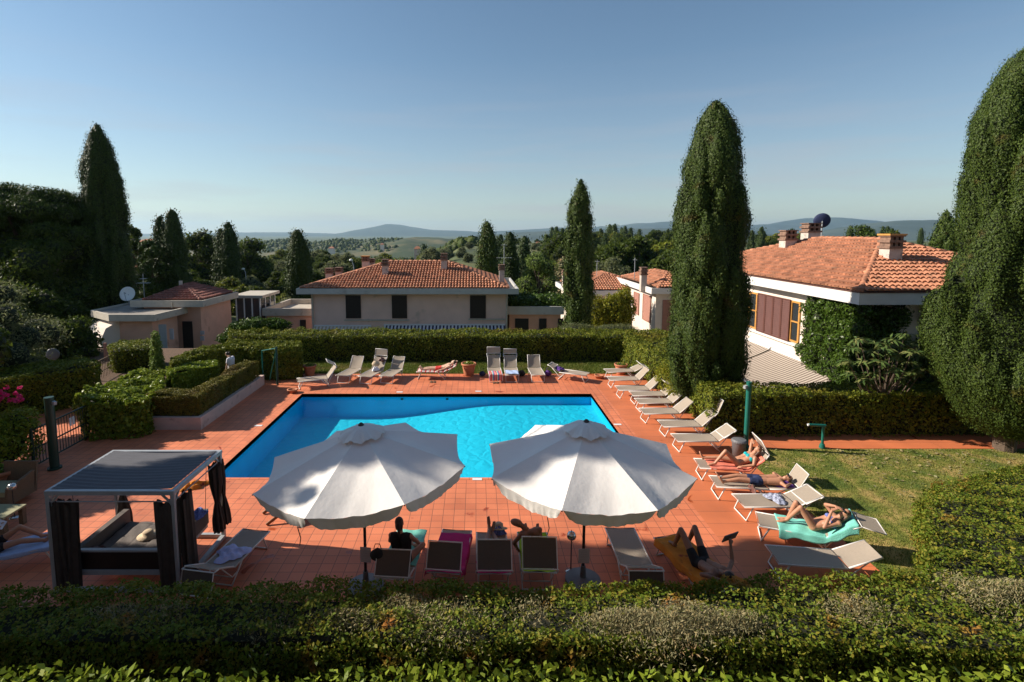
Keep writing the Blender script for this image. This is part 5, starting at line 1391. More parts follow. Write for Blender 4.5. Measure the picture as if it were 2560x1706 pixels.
# near row: foot towards the pool, head towards us
FL = {}
def near(key, px, py, hx, hy_, lab, **kw):
    p, q = G(px, py, .36), G(hx, hy_, .36); d = q - p
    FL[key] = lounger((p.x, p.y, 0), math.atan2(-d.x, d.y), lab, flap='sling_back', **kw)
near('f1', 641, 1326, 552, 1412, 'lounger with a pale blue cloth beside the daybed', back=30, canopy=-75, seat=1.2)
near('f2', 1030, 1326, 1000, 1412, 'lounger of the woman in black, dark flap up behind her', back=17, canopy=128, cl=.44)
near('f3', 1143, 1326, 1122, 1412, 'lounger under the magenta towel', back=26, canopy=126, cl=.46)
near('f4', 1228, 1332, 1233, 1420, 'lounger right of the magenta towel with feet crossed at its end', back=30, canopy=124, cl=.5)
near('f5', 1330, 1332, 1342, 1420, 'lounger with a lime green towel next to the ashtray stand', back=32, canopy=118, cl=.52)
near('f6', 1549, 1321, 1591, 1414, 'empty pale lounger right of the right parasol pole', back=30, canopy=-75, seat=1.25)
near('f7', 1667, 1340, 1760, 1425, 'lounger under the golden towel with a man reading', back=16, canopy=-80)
p = G(150, 1345, .36); 
FL['f0'] = lounger((p.x, p.y, 0), R(118), 'lounger at the left edge with a reader, half hidden behind the daybed curtain', back=30)

# towels and things lying on the loungers
towel(RL[8], .28, 1.75, .74, 'towel_orange', 'coral towel under the woman in the turquoise bikini', 40, seed=3)
towel(RL[11], .38, 1.95, .98, 'towel_teal', 'turquoise towel with yellow motif hanging over the lounger side', 36, seed=4, wr=.03)
towel(BL['b5'], .05, 1.9, .72, 'towel_redwhite', 'red and white striped towel under the far sunbather', 26, seed=5)
towel(BL['b6'], -.28, .62, .60, 'towel_stripe', 'multicoloured striped towel draped over the foot of a far lounger', 58, seed=6)
towel(BL['b7'], .02, .62, .56, 'towel_blue', 'folded light blue towel on a far lounger', 56, seed=7, lift=.05)
towel(FL['f2'], .02, 1.2, .66, 'towel_teal', 'turquoise and white towel under the woman in black', 26, seed=8)
towel(FL['f3'], .14, 1.9, .86, 'towel_pink', 'magenta towel covering a near lounger', 26, seed=9)
towel(FL['f4'], 1.0, 1.9, .64, 'towel_pink', 'pink towel at the head of the lounger with crossed feet', 30, seed=10)
towel(FL['f5'], .02, 1.88, .58, 'towel_green', 'lime green towel on the lounger by the ashtray stand', 32, seed=11)
towel(FL['f7'], .06, 1.88, .92, 'towel_gold', 'golden orange towel with dark red motif', 16, seed=12, wr=.02)
towel(FL['f0'], .1, 1.7, .80, 'towel_blue', 'light blue towel under the reader at the left edge', 30, seed=13)
def on(lo, x, y, z=.375): return tuple(lm(lo) @ Vector((x, y, z)))
cloth_heap('cloth', 'pale blue crumpled cloth lying on the lounger beside the daybed', 'cloth', on(FL['f1'], .0, .85), .30, .27, .13, 'towel_white', 1)
cloth_heap('cloth', 'crumpled grey patterned cloth on the empty lounger of the right row', 'cloth', on(RL[10], -.08, .93), .19, .27, .09, 'grey_print', 2)
cloth_heap('cloth', 'purple cloth heaped on the angled far lounger', 'cloth', on(BL['b9'], 0, 1.35, .42), .2, .25, .12, 'purple', 3)
cloth_heap('cloth', 'dark cloth hanging over the side of the flat lounger of the man in navy', 'cloth', on(RL[9], .30, .85, .30), .06, .24, .16, 'shutter', 4)
cloth_heap('cloth', 'grey pink clothes behind the head of the man in navy trunks', 'cloth', on(RL[9], .1, 1.72, .38), .2, .12, .12, 'purple', 5)
def bag(label, loc, s, m, cat='bag'):
    ro_ = empty('bag', loc, label, cat)
    def f(u, v):
        a = u * 2 * PI; q = (math.sin(PI * min(1, v * 1.06)) ** .55) * (1 - .35 * v)
        return (s * .5 * q * math.cos(a) * (1 + .08 * math.sin(5 * a)), s * .32 * q * math.sin(a), s * .75 * v)
    MB().grid(f, 20, 10).build('pouch', M[m], ro_, smooth=True)
    MB().path([(-s * .2, 0, s * .68), (-s * .12, 0, s * .95), (s * .12, 0, s * .95), (s * .2, 0, s * .68)], s * .025, 6).build('handle', M[m], ro_, smooth=True)
    return ro_
bag('dark blue bag on the paving left of the striped towel lounger', at_(1206, 941, 0), .36, 'navy')
bag('black bag lying between the blue towel lounger and the empty upright one', at_(1304, 941, 0), .42, 'black_cloth')
bag('purple bag standing right of the empty upright far lounger', at_(1370, 941, 0), .42, 'purple')
bag('tan straw bag hanging on the third far lounger', on(BL['b3'], -.05, 1.20, .5), .42, 'straw')
cloth_heap('clothes', 'white clothes under the straw bag on the third far lounger', 'clothes', on(BL['b3'], .0, 1.05), .16, .16, .2, 'white_cloth', 8)
cloth_heap('clothes', 'dark clothes over the back of the third far lounger', 'clothes', on(BL['b3'], .12, 1.5, .72), .16, .12, .2, 'shutter', 9)
bag('black bag hanging beside the left parasol pole', at_(945, 1430, .5)[:2] + (.72,), .34, 'black_cloth')
# flip flops under loungers
for lab, px, py in (('pair of pale sandals under the lounger with the striped towel', 1239, 958), ('pair of dark sandals under the far sunbather', 1082, 956)):
    q = G(px, py, 0); ro_ = empty('sandals', (q.x, q.y, 0), lab, 'sandals')
    for s in (-1, 1): MB().box((s * .07 - .045, -.13, .002), (s * .07 + .045, .13, .025)).path([(s * .07 - .045, .02, .02), (s * .07, .03, .06), (s * .07 + .045, .02, .02)], .01, 5).build('sandal', M['wicker'], ro_)

# ---------------------------------------------------------------- parasols
def parasol(loc, label, h=3.1, rad=1.94, rim=2.45, turn=0., tiltx=0., tilty=0., seed=1, val=.21, crank=True):
    root = empty('parasol', loc, label, 'parasol', 'white canvas parasols', 0)
    n = 8; rnd = random.Random(seed); ph = [rnd.uniform(0, 6) for _ in range(8)]
    T3 = Matrix.Translation((0, 0, h - .2)) @ Euler((tiltx, tilty, 0)).to_matrix().to_4x4() @ Matrix.Translation((0, 0, -(h - .2)))
    def rimpt(a, t, drop=0):
        seg = (a - turn) / (2 * PI / n); k = math.floor(seg); u = seg - k
        c0 = turn + k * 2 * PI / n; c1 = c0 + 2 * PI / n
        x = (1 - u) * math.cos(c0) + u * math.cos(c1); y = (1 - u) * math.sin(c0) + u * math.sin(c1)
        e = math.sin(PI * u)
        sag = -.115 * e * t ** 1.2
        z = h - (h - rim) * (t ** 1.05) + sag + .010 * math.sin(a * 23 + t * 9 + ph[0]) * e * t ** 2 + .006 * math.sin(a * 51 + ph[1] + t * 4) * e * t ** 3
        pull = 1 - .035 * e * t
        return Vector((x * rad * t * pull, y * rad * t * pull, z))
    N = 96
    cb_ = MB()
    for k in range(n): cb_.grid(lambda u, v: T3 @ rimpt(turn + (k + min(.9999, max(.0001, u))) * 2 * PI / n, .03 + .97 * v), 14, 14)
    cb_.build('canopy', M['umbrella'], root, smooth=True)
    for k in range(n):
        c0 = turn + k * 2 * PI / n; c1 = c0 + 2 * PI / n
        def f(u, v):
            a = c0 + (c1 - c0) * (.012 + .976 * u); p = rimpt(a, 1.); o = Vector((p.x, p.y, 0)).normalized()
            rip = .013 * math.sin(u * 15 + ph[k % 8]) * v + .012 * math.sin(u * 57 + ph[(k + 3) % 8] + 2 * math.sin(u * 9)) * v
            e = min(1, min(u, 1 - u) * 9) ** .5
            # each flap narrows and curls in at its ends
            p = p + o * (rip - .05 * v) + Vector((0, 0, -val * v * (.55 + .45 * e)))
            mid = (rimpt(c0 + (c1 - c0) * .5, 1.)); 
            if v > 0: p += (Vector((mid.x, mid.y, 0)) - Vector((p.x, p.y, 0))) * .06 * v
            return T3 @ p
        MB().grid(f, 30, 6).build('valance_flap', M['umbrella'], root, smooth=True)
    def vent(u, v):
        a = u * 2 * PI; q = .04 + .38 * v
        return T3 @ Vector((q * math.cos(a), q * math.sin(a), h + .09 - .16 * v ** 1.6 + (.03 * math.cos(8 * (a - turn)) * v ** 2) + .012 * math.sin(a * 21 + ph[2]) * v))
    MB().grid(vent, 64, 6).build('vent_cap', M['umbrella'], root, smooth=True)
    MB().lathe([(.05, 0), (.055, .03), (.02, .06)], tuple(T3 @ Vector((0, 0, h + .08))), 12).build('finial', M['dark_pole'], root, smooth=True)
    MB().path([(0, 0, .1), (0, 0, h - .25)], .028, 12).path([T3 @ Vector((0, 0, h - .35)), T3 @ Vector((0, 0, h + .08))], .024, 10).build('pole', M['dark_pole'], root, smooth=True)
    for k in range(n):
        a = turn + k * 2 * PI / n; p = rimpt(a + 1e-5, 1.); q = rimpt(a + 1e-5, .5)
        rb = MB().path([T3 @ Vector((0, 0, h - .04)), T3 @ (q - Vector((0, 0, .03))), T3 @ (p - Vector((0, 0, .02)))], .011, 6).build('rib', M['dark_pole'], root)
        MB().path([T3 @ Vector((0, 0, h - .55)), T3 @ (q - Vector((0, 0, .03)))], .009, 6).build('strut', M['dark_pole'], rb)
    MB().lathe([(.34, 0), (.34, .07), (.06, .11), (.045, .34)], (0, 0, 0), 20).build('base', M['bin'], root)
    MB().path([(0, -.03, 1.5), (0, -.1, 1.5), (.0, -.12, 1.4)], .014, 6).lathe([(.045, 1.42), (.05, 1.46), (.05, 1.6), (.03, 1.64)], (0, 0, 0), 12).build('crank', M['dark_pole'], root)
    MB().path([T3 @ (rimpt(turn + 1.2 * PI, .99) + Vector((0, 0, -.2))), T3 @ (rimpt(turn + 1.2 * PI, .99) + Vector((0.03, 0, -.38))), T3 @ (rimpt(turn + 1.2 * PI, .99) + Vector((.0, 0, -.5)))], .008, 5).build('tie_cord', M['dark_pole'], root)
    return root
ppR = G(1457, 1455); ppL = G(915, 1470)
parasol((ppR.x, ppR.y, 0), 'large white parasol on the right with a sunlit front half', turn=R(22.5), tilty=R(0), seed=2)
parasol((ppL.x, ppL.y, 0), 'large white parasol on the left, mostly shaded, next to the daybed', turn=R(30), tiltx=R(0), tilty=R(-4.5), rim=2.50, seed=3)
def notice(label, p, w_, h_, rz=0.):
    ro_ = empty('notice_sheet', p, label, 'notice', None, rz)
    MB().box((-w_/2, -.006, 0), (w_/2, .0, h_)).build('sheet', M['paper'], ro_)
    b = MB()
    for k in range(5): b.box((-w_ * .32, -.009, h_ * (.25 + .12 * k)), (w_ * (.32 - .12 * (k == 0)), -.0065, h_ * (.25 + .12 * k) + .008))
    b.build('printed_lines', M['grey_metal'], ro_)
    return ro_
q = G(1461, 1425, .55); notice('pale notice sheet fixed to the right parasol pole', (ppR.x + .0, ppR.y - .05, .42), .21, .29)
notice('pale notice sheet fixed to the left parasol pole', (ppL.x + .02, ppL.y - .05, .55), .21, .30, R(-8))
# ashtray stands
def ashtray(label, p, h_=.82):
    ro_ = empty('ashtray_stand', p, label, 'ashtray')
    MB().lathe([(.11, 0), (.11, .015), (.02, .03)], (0, 0, 0), 20).build('base', M['steel'], ro_, smooth=True)
    MB().path([(0, 0, .02), (0, 0, h_ - .1)], .011, 8).build('stem', M['dark_pole'], ro_)
    prof = [(.01 + .085 * math.sin(t * PI), h_ - .02 - .085 * math.cos(t * PI)) for t in [i / 10 for i in range(11)]]
    MB().lathe(prof, (0, 0, 0), 18).build('bowl', M['steel'], ro_, smooth=True)
    MB().path([(0, 0, h_ + .05), (0, 0, h_ + .10)], .008, 6).build('knob', M['dark_pole'], ro_)
    return ro_
q = G(1427, 1430); ashtray('steel ball ashtray on a stand left of the right parasol pole', tuple(q), .78)
q = G(37, 1294); ashtray('steel ball ashtray on a stand near the wicker seat at the left edge', tuple(q), .78)

# ---------------------------------------------------------------- daybed
dl, dr_ = G(119, 1226, 2.0), G(429, 1228, 2.0); bl_, br_ = G(293, 1125, 2.0), G(555, 1129, 2.0)
dw = dr_.x - dl.x; dd = (bl_.y + br_.y) / 2 - dl.y
db = empty('daybed', ((dl.x + dr_.x) / 2, dl.y + dd / 2, 0), 'grey framed hanging daybed with charcoal roof and tied brown curtains', 'daybed')
hx, hy2, ht = dw / 2, dd / 2, 2.0
for sx in (-1, 1):
    for sy in (-1, 1):
        MB().box((sx * hx - .035, sy * hy2 - .035, 0), (sx * hx + .035, sy * hy2 + .035, ht - .08)).build('post', M['grey_metal'], db)
fr = MB()
for sy in (-1, 1):
    fr.box((-hx - .04, sy * hy2 - .04, ht - .08), (hx + .04, sy * hy2 + .04, ht))
for sx in (-1, 1):
    fr.box((sx * hx - .04, -hy2 + .04, ht - .08), (sx * hx + .04, hy2 - .04, ht))
fr.build('top_frame', M['grey_metal'], db)
br = MB()
for sx in (-1, 1):
    for sy in (-1, 1):
        br.bar((sx * (hx - .03), sy * hy2, ht - .26), (sx * (hx - .2), sy * hy2, ht - .085), .03, .03); br.bar((sx * hx, sy * (hy2 - .03), ht - .26), (sx * hx, sy * (hy2 - .2), ht - .085), .03, .03)
br.build('corner_brace', M['grey_metal'], db)
rl = MB()
rl.path([(-hx, -hy2, ht - .22), (hx, -hy2, ht - .22)], .012, 6).path([(hx, -hy2, ht - .22), (hx, hy2, ht - .22)], .012, 6).path([(-hx, hy2, ht - .22), (hx, hy2, ht - .22)], .012, 6).path([(-hx, -hy2, ht - .22), (-hx, hy2, ht - .22)], .012, 6)
rl.build('curtain_rail', M['grey_metal'], db)
MB().grid(lambda u, v: ((u - .5) * (dw - .07), (v - .5) * (dd - .07), ht + .012 - .045 * math.sin(PI * u) + .0045 * math.sin(v * 84 + 1.5 * math.sin(u * 2.5)) ), 24, 90).build('roof_cloth', M['roof_fabric'], db, smooth=True)
def curtain(x, y, z0, z1, w_, d_, tie=None, seed=0, splay=0.):
    rnd = random.Random(seed); ph = rnd.uniform(0, 6)
    def f(u, v):
        a = u * 2 * PI; z = z1 + (z0 - z1) * v
        q = 1.
        if tie: q = .36 + .64 * min(1, abs(v - tie) / .28) ** .8
        fo = 1 + .22 * math.sin(7 * a + ph) + .12 * math.sin(13 * a + 2 * v)
        return (x + w_ * q * fo * math.cos(a) + splay * v, y + d_ * q * fo * math.sin(a), z + (.05 * math.sin(5 * a + ph) if v == 0 else 0))
    return MB().grid(f, 56, 16).build('curtain', M['curtain'], db, smooth=True)
curtain(-hx + .10, -hy2 + .02, .04, ht - .24, .13, .07, None, 1, .05)
curtain(-hx + .32, -hy2 + .05, .04, ht - .26, .16, .06, None, 2, -.06)
curtain(hx - .17, -hy2 + .03, .04, ht - .26, .17, .07, None, 3, .02)
curtain(hx + .03, -hy2 + .30, .04, ht - .24, .08, .17, None, 4, .05)
curtain(hx - .02, hy2 - .22, .30, ht - .24, .10, .12, .55, 5, .05)
curtain(-hx + .14, hy2 - .06, .30, ht - .24, .12, .10, .5, 6, .04)
curtain(hx + .02, hy2 - .05, .38, ht - .24, .07, .09, .55, 7, .10)
bz = .42
MB().box((-hx + .28, -hy2 + .22, bz - .06), (hx - .24, hy2 - .18, bz)).build('bed_frame', M['grey_metal'], db)
def matt(u, v):
    x = -hx + .34 + (dw - .64) * u; y = -hy2 + .26 + (dd - .48) * v
    e = min(1, u * 12, (1 - u) * 12, v * 12, (1 - v) * 12)
    return (x, y, bz + .01 + .13 * e ** .5 - .012 * (abs(math.sin(u * 5 * PI)) < .12) - .012 * (abs(math.sin(v * 4 * PI)) < .12) + .006 * math.sin(u * 31 + v * 19))
MB().grid(matt, 60, 50).build('mattress', M['mattress'], db, smooth=True)
MB().box((-hx + .26, -hy2 + .12, bz - .05), (hx - .22, -hy2 + .17, bz + .30)).build('side_panel', M['shutter_dark'], db)
MB().box((-hx + .25, -hy2 + .105, bz + .302), (hx - .21, -hy2 + .185, bz + .34)).box((-hx + .26, -hy2 + .10, bz - .15), (hx - .22, -hy2 + .18, bz - .053)).build('side_rail', M['grey_metal'], db)
for s in (-1, 1):
    MB().box((s * (hx - .30) - .05, -hy2 + .2, bz + .02), (s * (hx - .30) + .07, hy2 - .15, bz + .34)).build('bolster', M['mattress'], db)
cb = MB()
for sx in (-1, 1):
    for sy in (-.62, .70):
        cb.path([(sx * (hx - .26), sy * hy2, bz - .02), (sx * (hx - .12), sy * hy2 * .9, ht - .08)], .006, 5)
cb.build('cable', M['dark_pole'], db)
MB().box((-hx - .02, -hy2 - .05, .02), (hx + .02, -hy2 + .03, .09)).box((-hx - .02, hy2 - .03, .02), (hx + .02, hy2 + .05, .09)).box((hx - .04, -hy2 + .03, .02), (hx + .05, hy2 - .03, .09)).box((-hx - .05, -hy2 + .03, .02), (-hx + .04, hy2 - .03, .09)).build('ground_frame', M['grey_metal'], db)
o = tag(MB().lathe([(.20, .0), (.205, .008), (.10, .02), (.098, .09), (.07, .115), (.0, .118)], (0, 0, 0), 24).build('straw_hat', M['straw'], None, smooth=True), 'straw hat lying on the daybed mattress', 'hat')
o.location = (db.location.x + .05, db.location.y + .02, bz + .15)
cloth_heap('cloth', 'dark patterned cloth on the right bolster of the daybed', 'cloth', (db.location.x + hx - .34, db.location.y + .45, bz + .33), .16, .3, .1, 'blue_bikini', 21)
cloth_heap('cloth', 'brown throw folded at the near left corner of the daybed', 'cloth', (db.location.x - hx + .55, db.location.y - hy2 + .32, bz + .14), .26, .12, .16, 'shutter', 22)

# ---------------------------------------------------------------- pots, posts, lamp, bin, fence, small things
def pot(label, px, py, rtop, h_, plant=True, seed=1, green='hedge_near'):
    q = G(px, py); ro_ = empty('plant_pot', tuple(q), label, 'plant pot')
    MB().lathe([(rtop * .62, 0), (rtop * .66, .02), (rtop * .92, h_ * .80), (rtop * .90, h_ * .82), (rtop * 1.04, h_ * .84), (rtop * 1.06, h_), (rtop * .90, h_), (rtop * .86, h_ * .9), (0.01, h_ * .88)], (0, 0, 0), 28).build('clay_pot', M['terracotta'], ro_, smooth=True)
    if plant:
        V, F, MI = blob_parts([(0, 0, h_ * .96, rtop * .72, rtop * .72, .10)], seed, 900, .06)
        link('plant', arrays_mesh('plant', V, F, [M[green], M['hedge_core']], MI), ro_)
    return ro_
pot('terracotta pot behind the tilted far left lounger', 775, 940, .30, .52, seed=2)
pot('large terracotta pot between the sunbather in red and the striped towel', 1172, 939, .34, .60, seed=3)
pot('pale terracotta pot behind the farthest lounger of the right row', 1552, 936, .30, .50, seed=4)
pot('large terracotta pot with dark leaves at the left edge', 8, 1228, .42, .62, seed=5)
for lab, px, py in (('empty clay saucer pot lying at the far left pool corner', 732, 982), ('orange clay bowl on the paving before the far right pot', 1498, 946)):
    q = G(px, py); o = MB().lathe([(.16, 0), (.20, .11), (.23, .12), (.23, .16), (.18, .155), (.13, .05), (.01, .04)], (0, 0, 0), 20).build('clay_bowl', M['terracotta'], None, smooth=True); o.location = q; tag(o, lab, 'bowl')
def post(label, px, pt, Y, r_, m, lamp):
    q = A(px, pt, Y); ro_ = empty('lamp_post', (q.x, Y, 0), label, 'post')
    b = MB().path([(0, 0, 0), (0, 0, q.z)], r_, 20); b.lathe([(r_ * 1.05, q.z), (r_ * 1.05, q.z + .03)], (0, 0, 0), 20).lathe([(r_ * 1.5, 0), (r_ * 1.5, .05)], (0, 0, 0), 20)
    b.build('column', M[m], ro_)
    k = MB().bar((lamp * (r_ - .01), 0, q.z - .12), (lamp * (r_ + .09), -.04, q.z - .14), .08, .09); k.build('spotlight', M['grey_metal'], ro_)
    return ro_
post('tall teal green post between the grey bin and the dark right hedge', 1873, 957, G(1868, 1118).y, .075, 'green_metal', -1)
post('thick dark green post beside the metal gate at left', 122, 996, G(134, 1172).y, .115, 'dark_green', 1)
q = G(2055, 1120); ro_ = empty('garden_lamp', tuple(q), 'short teal garden lamp with a side arm at the edge of the lawn', 'lamp')
hL = A(2055, 1063, q.y).z
MB().lathe([(.09, 0), (.09, .03), (.07, .12), (.05, .14)], (0, 0, 0), 16).build('base', M['green_metal'], ro_)
MB().path([(0, 0, .1), (0, 0, hL)], .04, 12).build('column', M['green_metal'], ro_)
MB().path([(.06, 0, hL - .02), (-.46, 0, hL + .01)], [.045, .04], 12).build('arm', M['green_metal'], ro_); MB().path([(-.455, 0, hL + .012), (-.50, 0, hL + .005)], .035, 10).build('lens', M['white'], ro_)
q = G(1846, 1140); ro_ = empty('waste_bin', tuple(q), 'grey round waste bin at the foot of the green post', 'bin')
MB().lathe([(.17, 0), (.20, .42), (.21, .44)], (0, 0, 0), 22).build('body', M['bin'], ro_, smooth=True); MB().lathe([(.225, .44), (.225, .48), (.19, .52), (.02, .54)], (0, 0, 0), 22).build('lid', M['bin'], ro_)
# metal gate with pickets at left
a, c_ = G(86, 1172), G(224, 1096)
def picket(name, label, a, c_, h_, m, gap=.11, mid=.5, signs=(), cat='gate', r_=.011, posts=True):
    ro_ = empty(name, (a.x, a.y, a.z), label, cat); d = c_ - a; L = Vector((d.x, d.y, 0)).length; n_ = int(L / gap)
    P = lambda t, z: (d.x * t, d.y * t, d.z * t + z)
    b = MB(); 
    for z in (.08, h_ * mid, h_): b.bar(P(0, z), P(1, z), .035, .035)
    b.build('rails', M[m], ro_)
    for i in range(1, n_): MB().path([P(i / n_, .08), P(i / n_, h_)], r_, 6).build('picket', M[m], ro_)
    if posts:
        for t in (0, 1): MB().path([P(t, -.1), P(t, h_ + .06)], .04, 10).build('post', M[m], ro_)
    for k, (t, z, w_, hh) in enumerate(signs):
        p = Vector(P(t, z)); u = d.normalized()
        for e in (-1, 1):
            q0 = p + u * (e * w_ * .28) ; o = MB().bar(q0 - u * w_ * .2, q0 + u * w_ * .2, .012, hh); nrm = Vector((u.y, -u.x, 0)) * .05
            o.v = [tuple(Vector(v) + nrm) for v in o.v]; o.build('sign', M['white'], ro_)
    return ro_
picket('metal_gate', 'dark green metal gate with white sign plates beside the thick post', Vector(a), Vector(c_), 1.12, 'dark_green', signs=((.33, .86, .26, .28), (.66, .86, .22, .26)))
a, c_ = G(244, 968, -.3), G(296, 938, -.3)
picket('iron_railing', 'rusty brown ornamental railing between the left hedges', Vector(a), Vector(c_), 1.15, 'wicker', gap=.14, mid=.55, cat='railing')
# low kerb wall beyond the gate
a = G(150, 1190); c_ = G(240, 1110)
# open green gate at the far left hedge
a, c_ = G(694, 962), G(658, 954)
ro_ = empty('garden_gate', tuple(a), 'narrow green gate frame standing open at the end of the left hedge', 'gate')
hg = A(692, 868, a.y).z; d = Vector((c_.x - a.x, c_.y - a.y, 0))
MB().path([(0, 0, 0), (0, 0, hg)], .05, 10).build('post', M['dark_green'], ro_)
b = MB().path([(0, 0, hg - .06), (d.x, d.y, hg - .28)], .022, 8).path([(d.x, d.y, .05), (d.x, d.y, hg - .28)], .03, 8).path([(0, 0, hg - .12), (d.x * .55, d.y * .55, .1)], .018, 8); b.build('gate_frame', M['green_metal'], ro_)
# wicker armchair and table at the left edge
q = G(8, 1290)
ro_ = empty('wicker_armchair', (q.x - .45, q.y + .55, 0), 'wicker armchair with pale cushions at the left edge', 'armchair')
MB().box((-.42, -.35, .12), (.42, .40, .34)).build('seat_base', M['wicker'], ro_)
MB().box((-.36, -.33, .343), (.36, .30, .46)).build('cushion', M['cushion_green'], ro_)
for s in (-1, 1): MB().grid(lambda u, v: (s * (.40 + .05 * v), -.38 + .78 * u, .12 + (.44 + .14 * u) * v), 8, 8).build('arm', M['wicker'], ro_)
MB().grid(lambda u, v: (-.42 + .84 * u, .40 + .12 * v, .12 + .75 * v), 8, 8).build('backrest', M['wicker'], ro_)
for o in kids(ro_):
    if o.name.startswith(('arm', 'backrest')): md = o.modifiers.new('s', 'SOLIDIFY'); md.thickness = .06
q = G(30, 1330); ro_ = empty('wicker_table', (q.x - .38, q.y + .1, 0), 'low wicker table with a pale green top below the wicker armchair', 'table')
MB().box((-.40, -.30, .40), (.40, .30, .44)).build('tabletop', M['cushion_green'], ro_)
for sx in (-1, 1):
    for sy in (-1, 1): MB().box((sx * .34 - .05, sy * .24 - .05, 0), (sx * .34 + .05, sy * .24 + .05, .398)).build('leg', M['wicker'], ro_)
# wooden deck chair seen under the left parasol
q = G(655, 1312); ro_ = empty('wooden_deckchair', (q.x + .5, q.y + .5, 0), 'wooden reclining chair mostly hidden under the left parasol', 'deckchair', None, R(-60))
for s in (-1, 1):
    MB().bar((s * .28, -.6, .02), (s * .28, .1, .42), .03, .07).bar((s * .28, .45, .02), (s * .28, -.3, .45), .03, .06).bar((s * .28, -.55, .46), (s * .28, .35, .40), .03, .05).bar((s * .28, .33, .43), (s * .28, .80, .92), .03, .05).build('side_frame', M['wood'], ro_)
sl_ = MB()
for i in range(16): t = i / 15; sl_.bar((-.27, -.52 + .82 * t, .485 - .05 * t), (.27, -.52 + .82 * t, .485 - .05 * t), .04, .012)
for i in range(9): t = i / 8; sl_.bar((-.27, .36 + .42 * t, .49 + .44 * t), (.27, .36 + .42 * t, .49 + .44 * t), .04, .012)
sl_.build('slatted_seat', M['wood'], ro_)
# a small seat of the dark bronze coloured hammock behind the daybed rail
q = G(480, 1218); o = cloth_heap('towel', 'orange and brown towel dropped on the paving behind the daybed', 'towel', tuple(q), .42, .2, .16, 'towel_gold', 31, R(25))
# depth markers and inlets on the paving
for px, py, lab in ((999, 981, 'small pale skimmer lid on the far pool edge, left one'), (1196, 979, 'small pale skimmer lid on the far pool edge, right one'), (1544, 1062, 'white marker tile beside the right pool edge'), (1193, 1199, 'white marker tile on the near pool edge between the parasols'), (646, 1065, 'white marker tile beside the left pool edge')):
    q = G(px, py); o = MB().box((-.13, -.06, .001), (.13, .06, .012)).build('marker_tile', M['white'], None); o.location = (q.x, q.y, .0); tag(o, lab, 'marker tile')
# dry leaves on the lawn
rng = np.random.default_rng(12); n_ = 900
x = np.clip(rng.normal(13.5, 2.6, n_), LX + .3, 18); y = PYa - np.abs(rng.normal(0, 1.5, n_)) - .05
pp = np.column_stack([x, y, np.full(n_, .015)]); V, F = leaf_quads(pp, np.tile([0, 0, 1.], (n_, 1)), .07, rng, 1.6, .5)
tag(link('fallen_leaves', arrays_mesh('fallen_leaves', V, F, [M['dry']])), kind='stuff')
grass('lawn_grass', [(LX, 7, 17, PYa - .03)], -.012, 60000, .045, 15)
grass('strip_grass', [(-9, DY + .02, 8.0, HB)], -.012, 40000, .09, 16)

q = A(132, 886, 26); ro_ = empty('convex_mirror', (q.x, 26, -1.4), 'round convex mirror with a brown rim in the dark beside the left hedge', 'mirror')
MB().lathe([(.29, -.03), (.31, 0), (.29, .03), (.2, .05), (.02, .06)], (0, 0, q.z + 1.4), 24, Vector((.3, -1, 0)).to_track_quat('Z', 'Y').to_matrix()).build('mirror', M['bin'], ro_, smooth=True); MB().path([(0, .05, 0), (0, .05, q.z + 1.4)], .03, 8).build('pole', M['wood'], ro_)
q = A(262, 858, 27); ro_ = empty('wooden_post', (q.x, 27, -1.3), 'slim reddish post under the curved white awning', 'post')
MB().box((-.06, -.06, 0), (.06, .06, q.z + 1.3)).build('shaft', M['shutter_pink'], ro_)
# ---------------------------------------------------------------- people
def capsule(b, p, q, r0, r1, n=12):
    p, q = Vector(p), Vector(q); d = q - p; L = d.length
    if L < 1e-5: d = Vector((0, 0, 1)); L = 1e-5
    Mx = d.to_track_quat('Z', 'Y').to_matrix(); prof = []
    for i in range(5): a = -PI / 2 + PI / 2 * i / 4; prof.append((max(1e-4, r0 * math.cos(a)), r0 * math.sin(a)))
    for i in range(5): a = PI / 2 * i / 4; prof.append((max(1e-4, r1 * math.cos(a)), L + r1 * math.sin(a)))
    b.lathe(prof, p, n, Mx)
def ellip(b, c, rx, ry, rz, Mx=None, n=14):
    c = Vector(c); prof = [(max(1e-4, math.sin(PI * i / 10)), -math.cos(PI * i / 10)) for i in range(11)]
    S = Matrix.Diagonal((rx, ry, rz)); Mx = (Mx @ S) if Mx is not None else S
    b.lathe(prof, c, n, Mx)
DG = []
def organic(name, build, matl, parent=None, voxel=.011, it=4):
    'grow one continuous skin over overlapping volumes'
    b = MB(); build(b)
    o = b.build(name + '_raw', matl)
    m = o.modifiers.new('r', 'REMESH'); m.mode = 'VOXEL'; m.voxel_size = voxel
    s = o.modifiers.new('s', 'SMOOTH'); s.iterations = it; s.factor = .6
    dg = bpy.context.evaluated_depsgraph_get(); me = bpy.data.meshes.new_from_object(o.evaluated_get(dg))
    me.name = name; me.polygons.foreach_set('use_smooth', [True] * len(me.polygons))
    if not me.materials: me.materials.append(matl)
    bpy.data.objects.remove(o)
    return link(name, me, parent)
def mid(a, b, t=.5): return Vector(a).lerp(Vector(b), t)
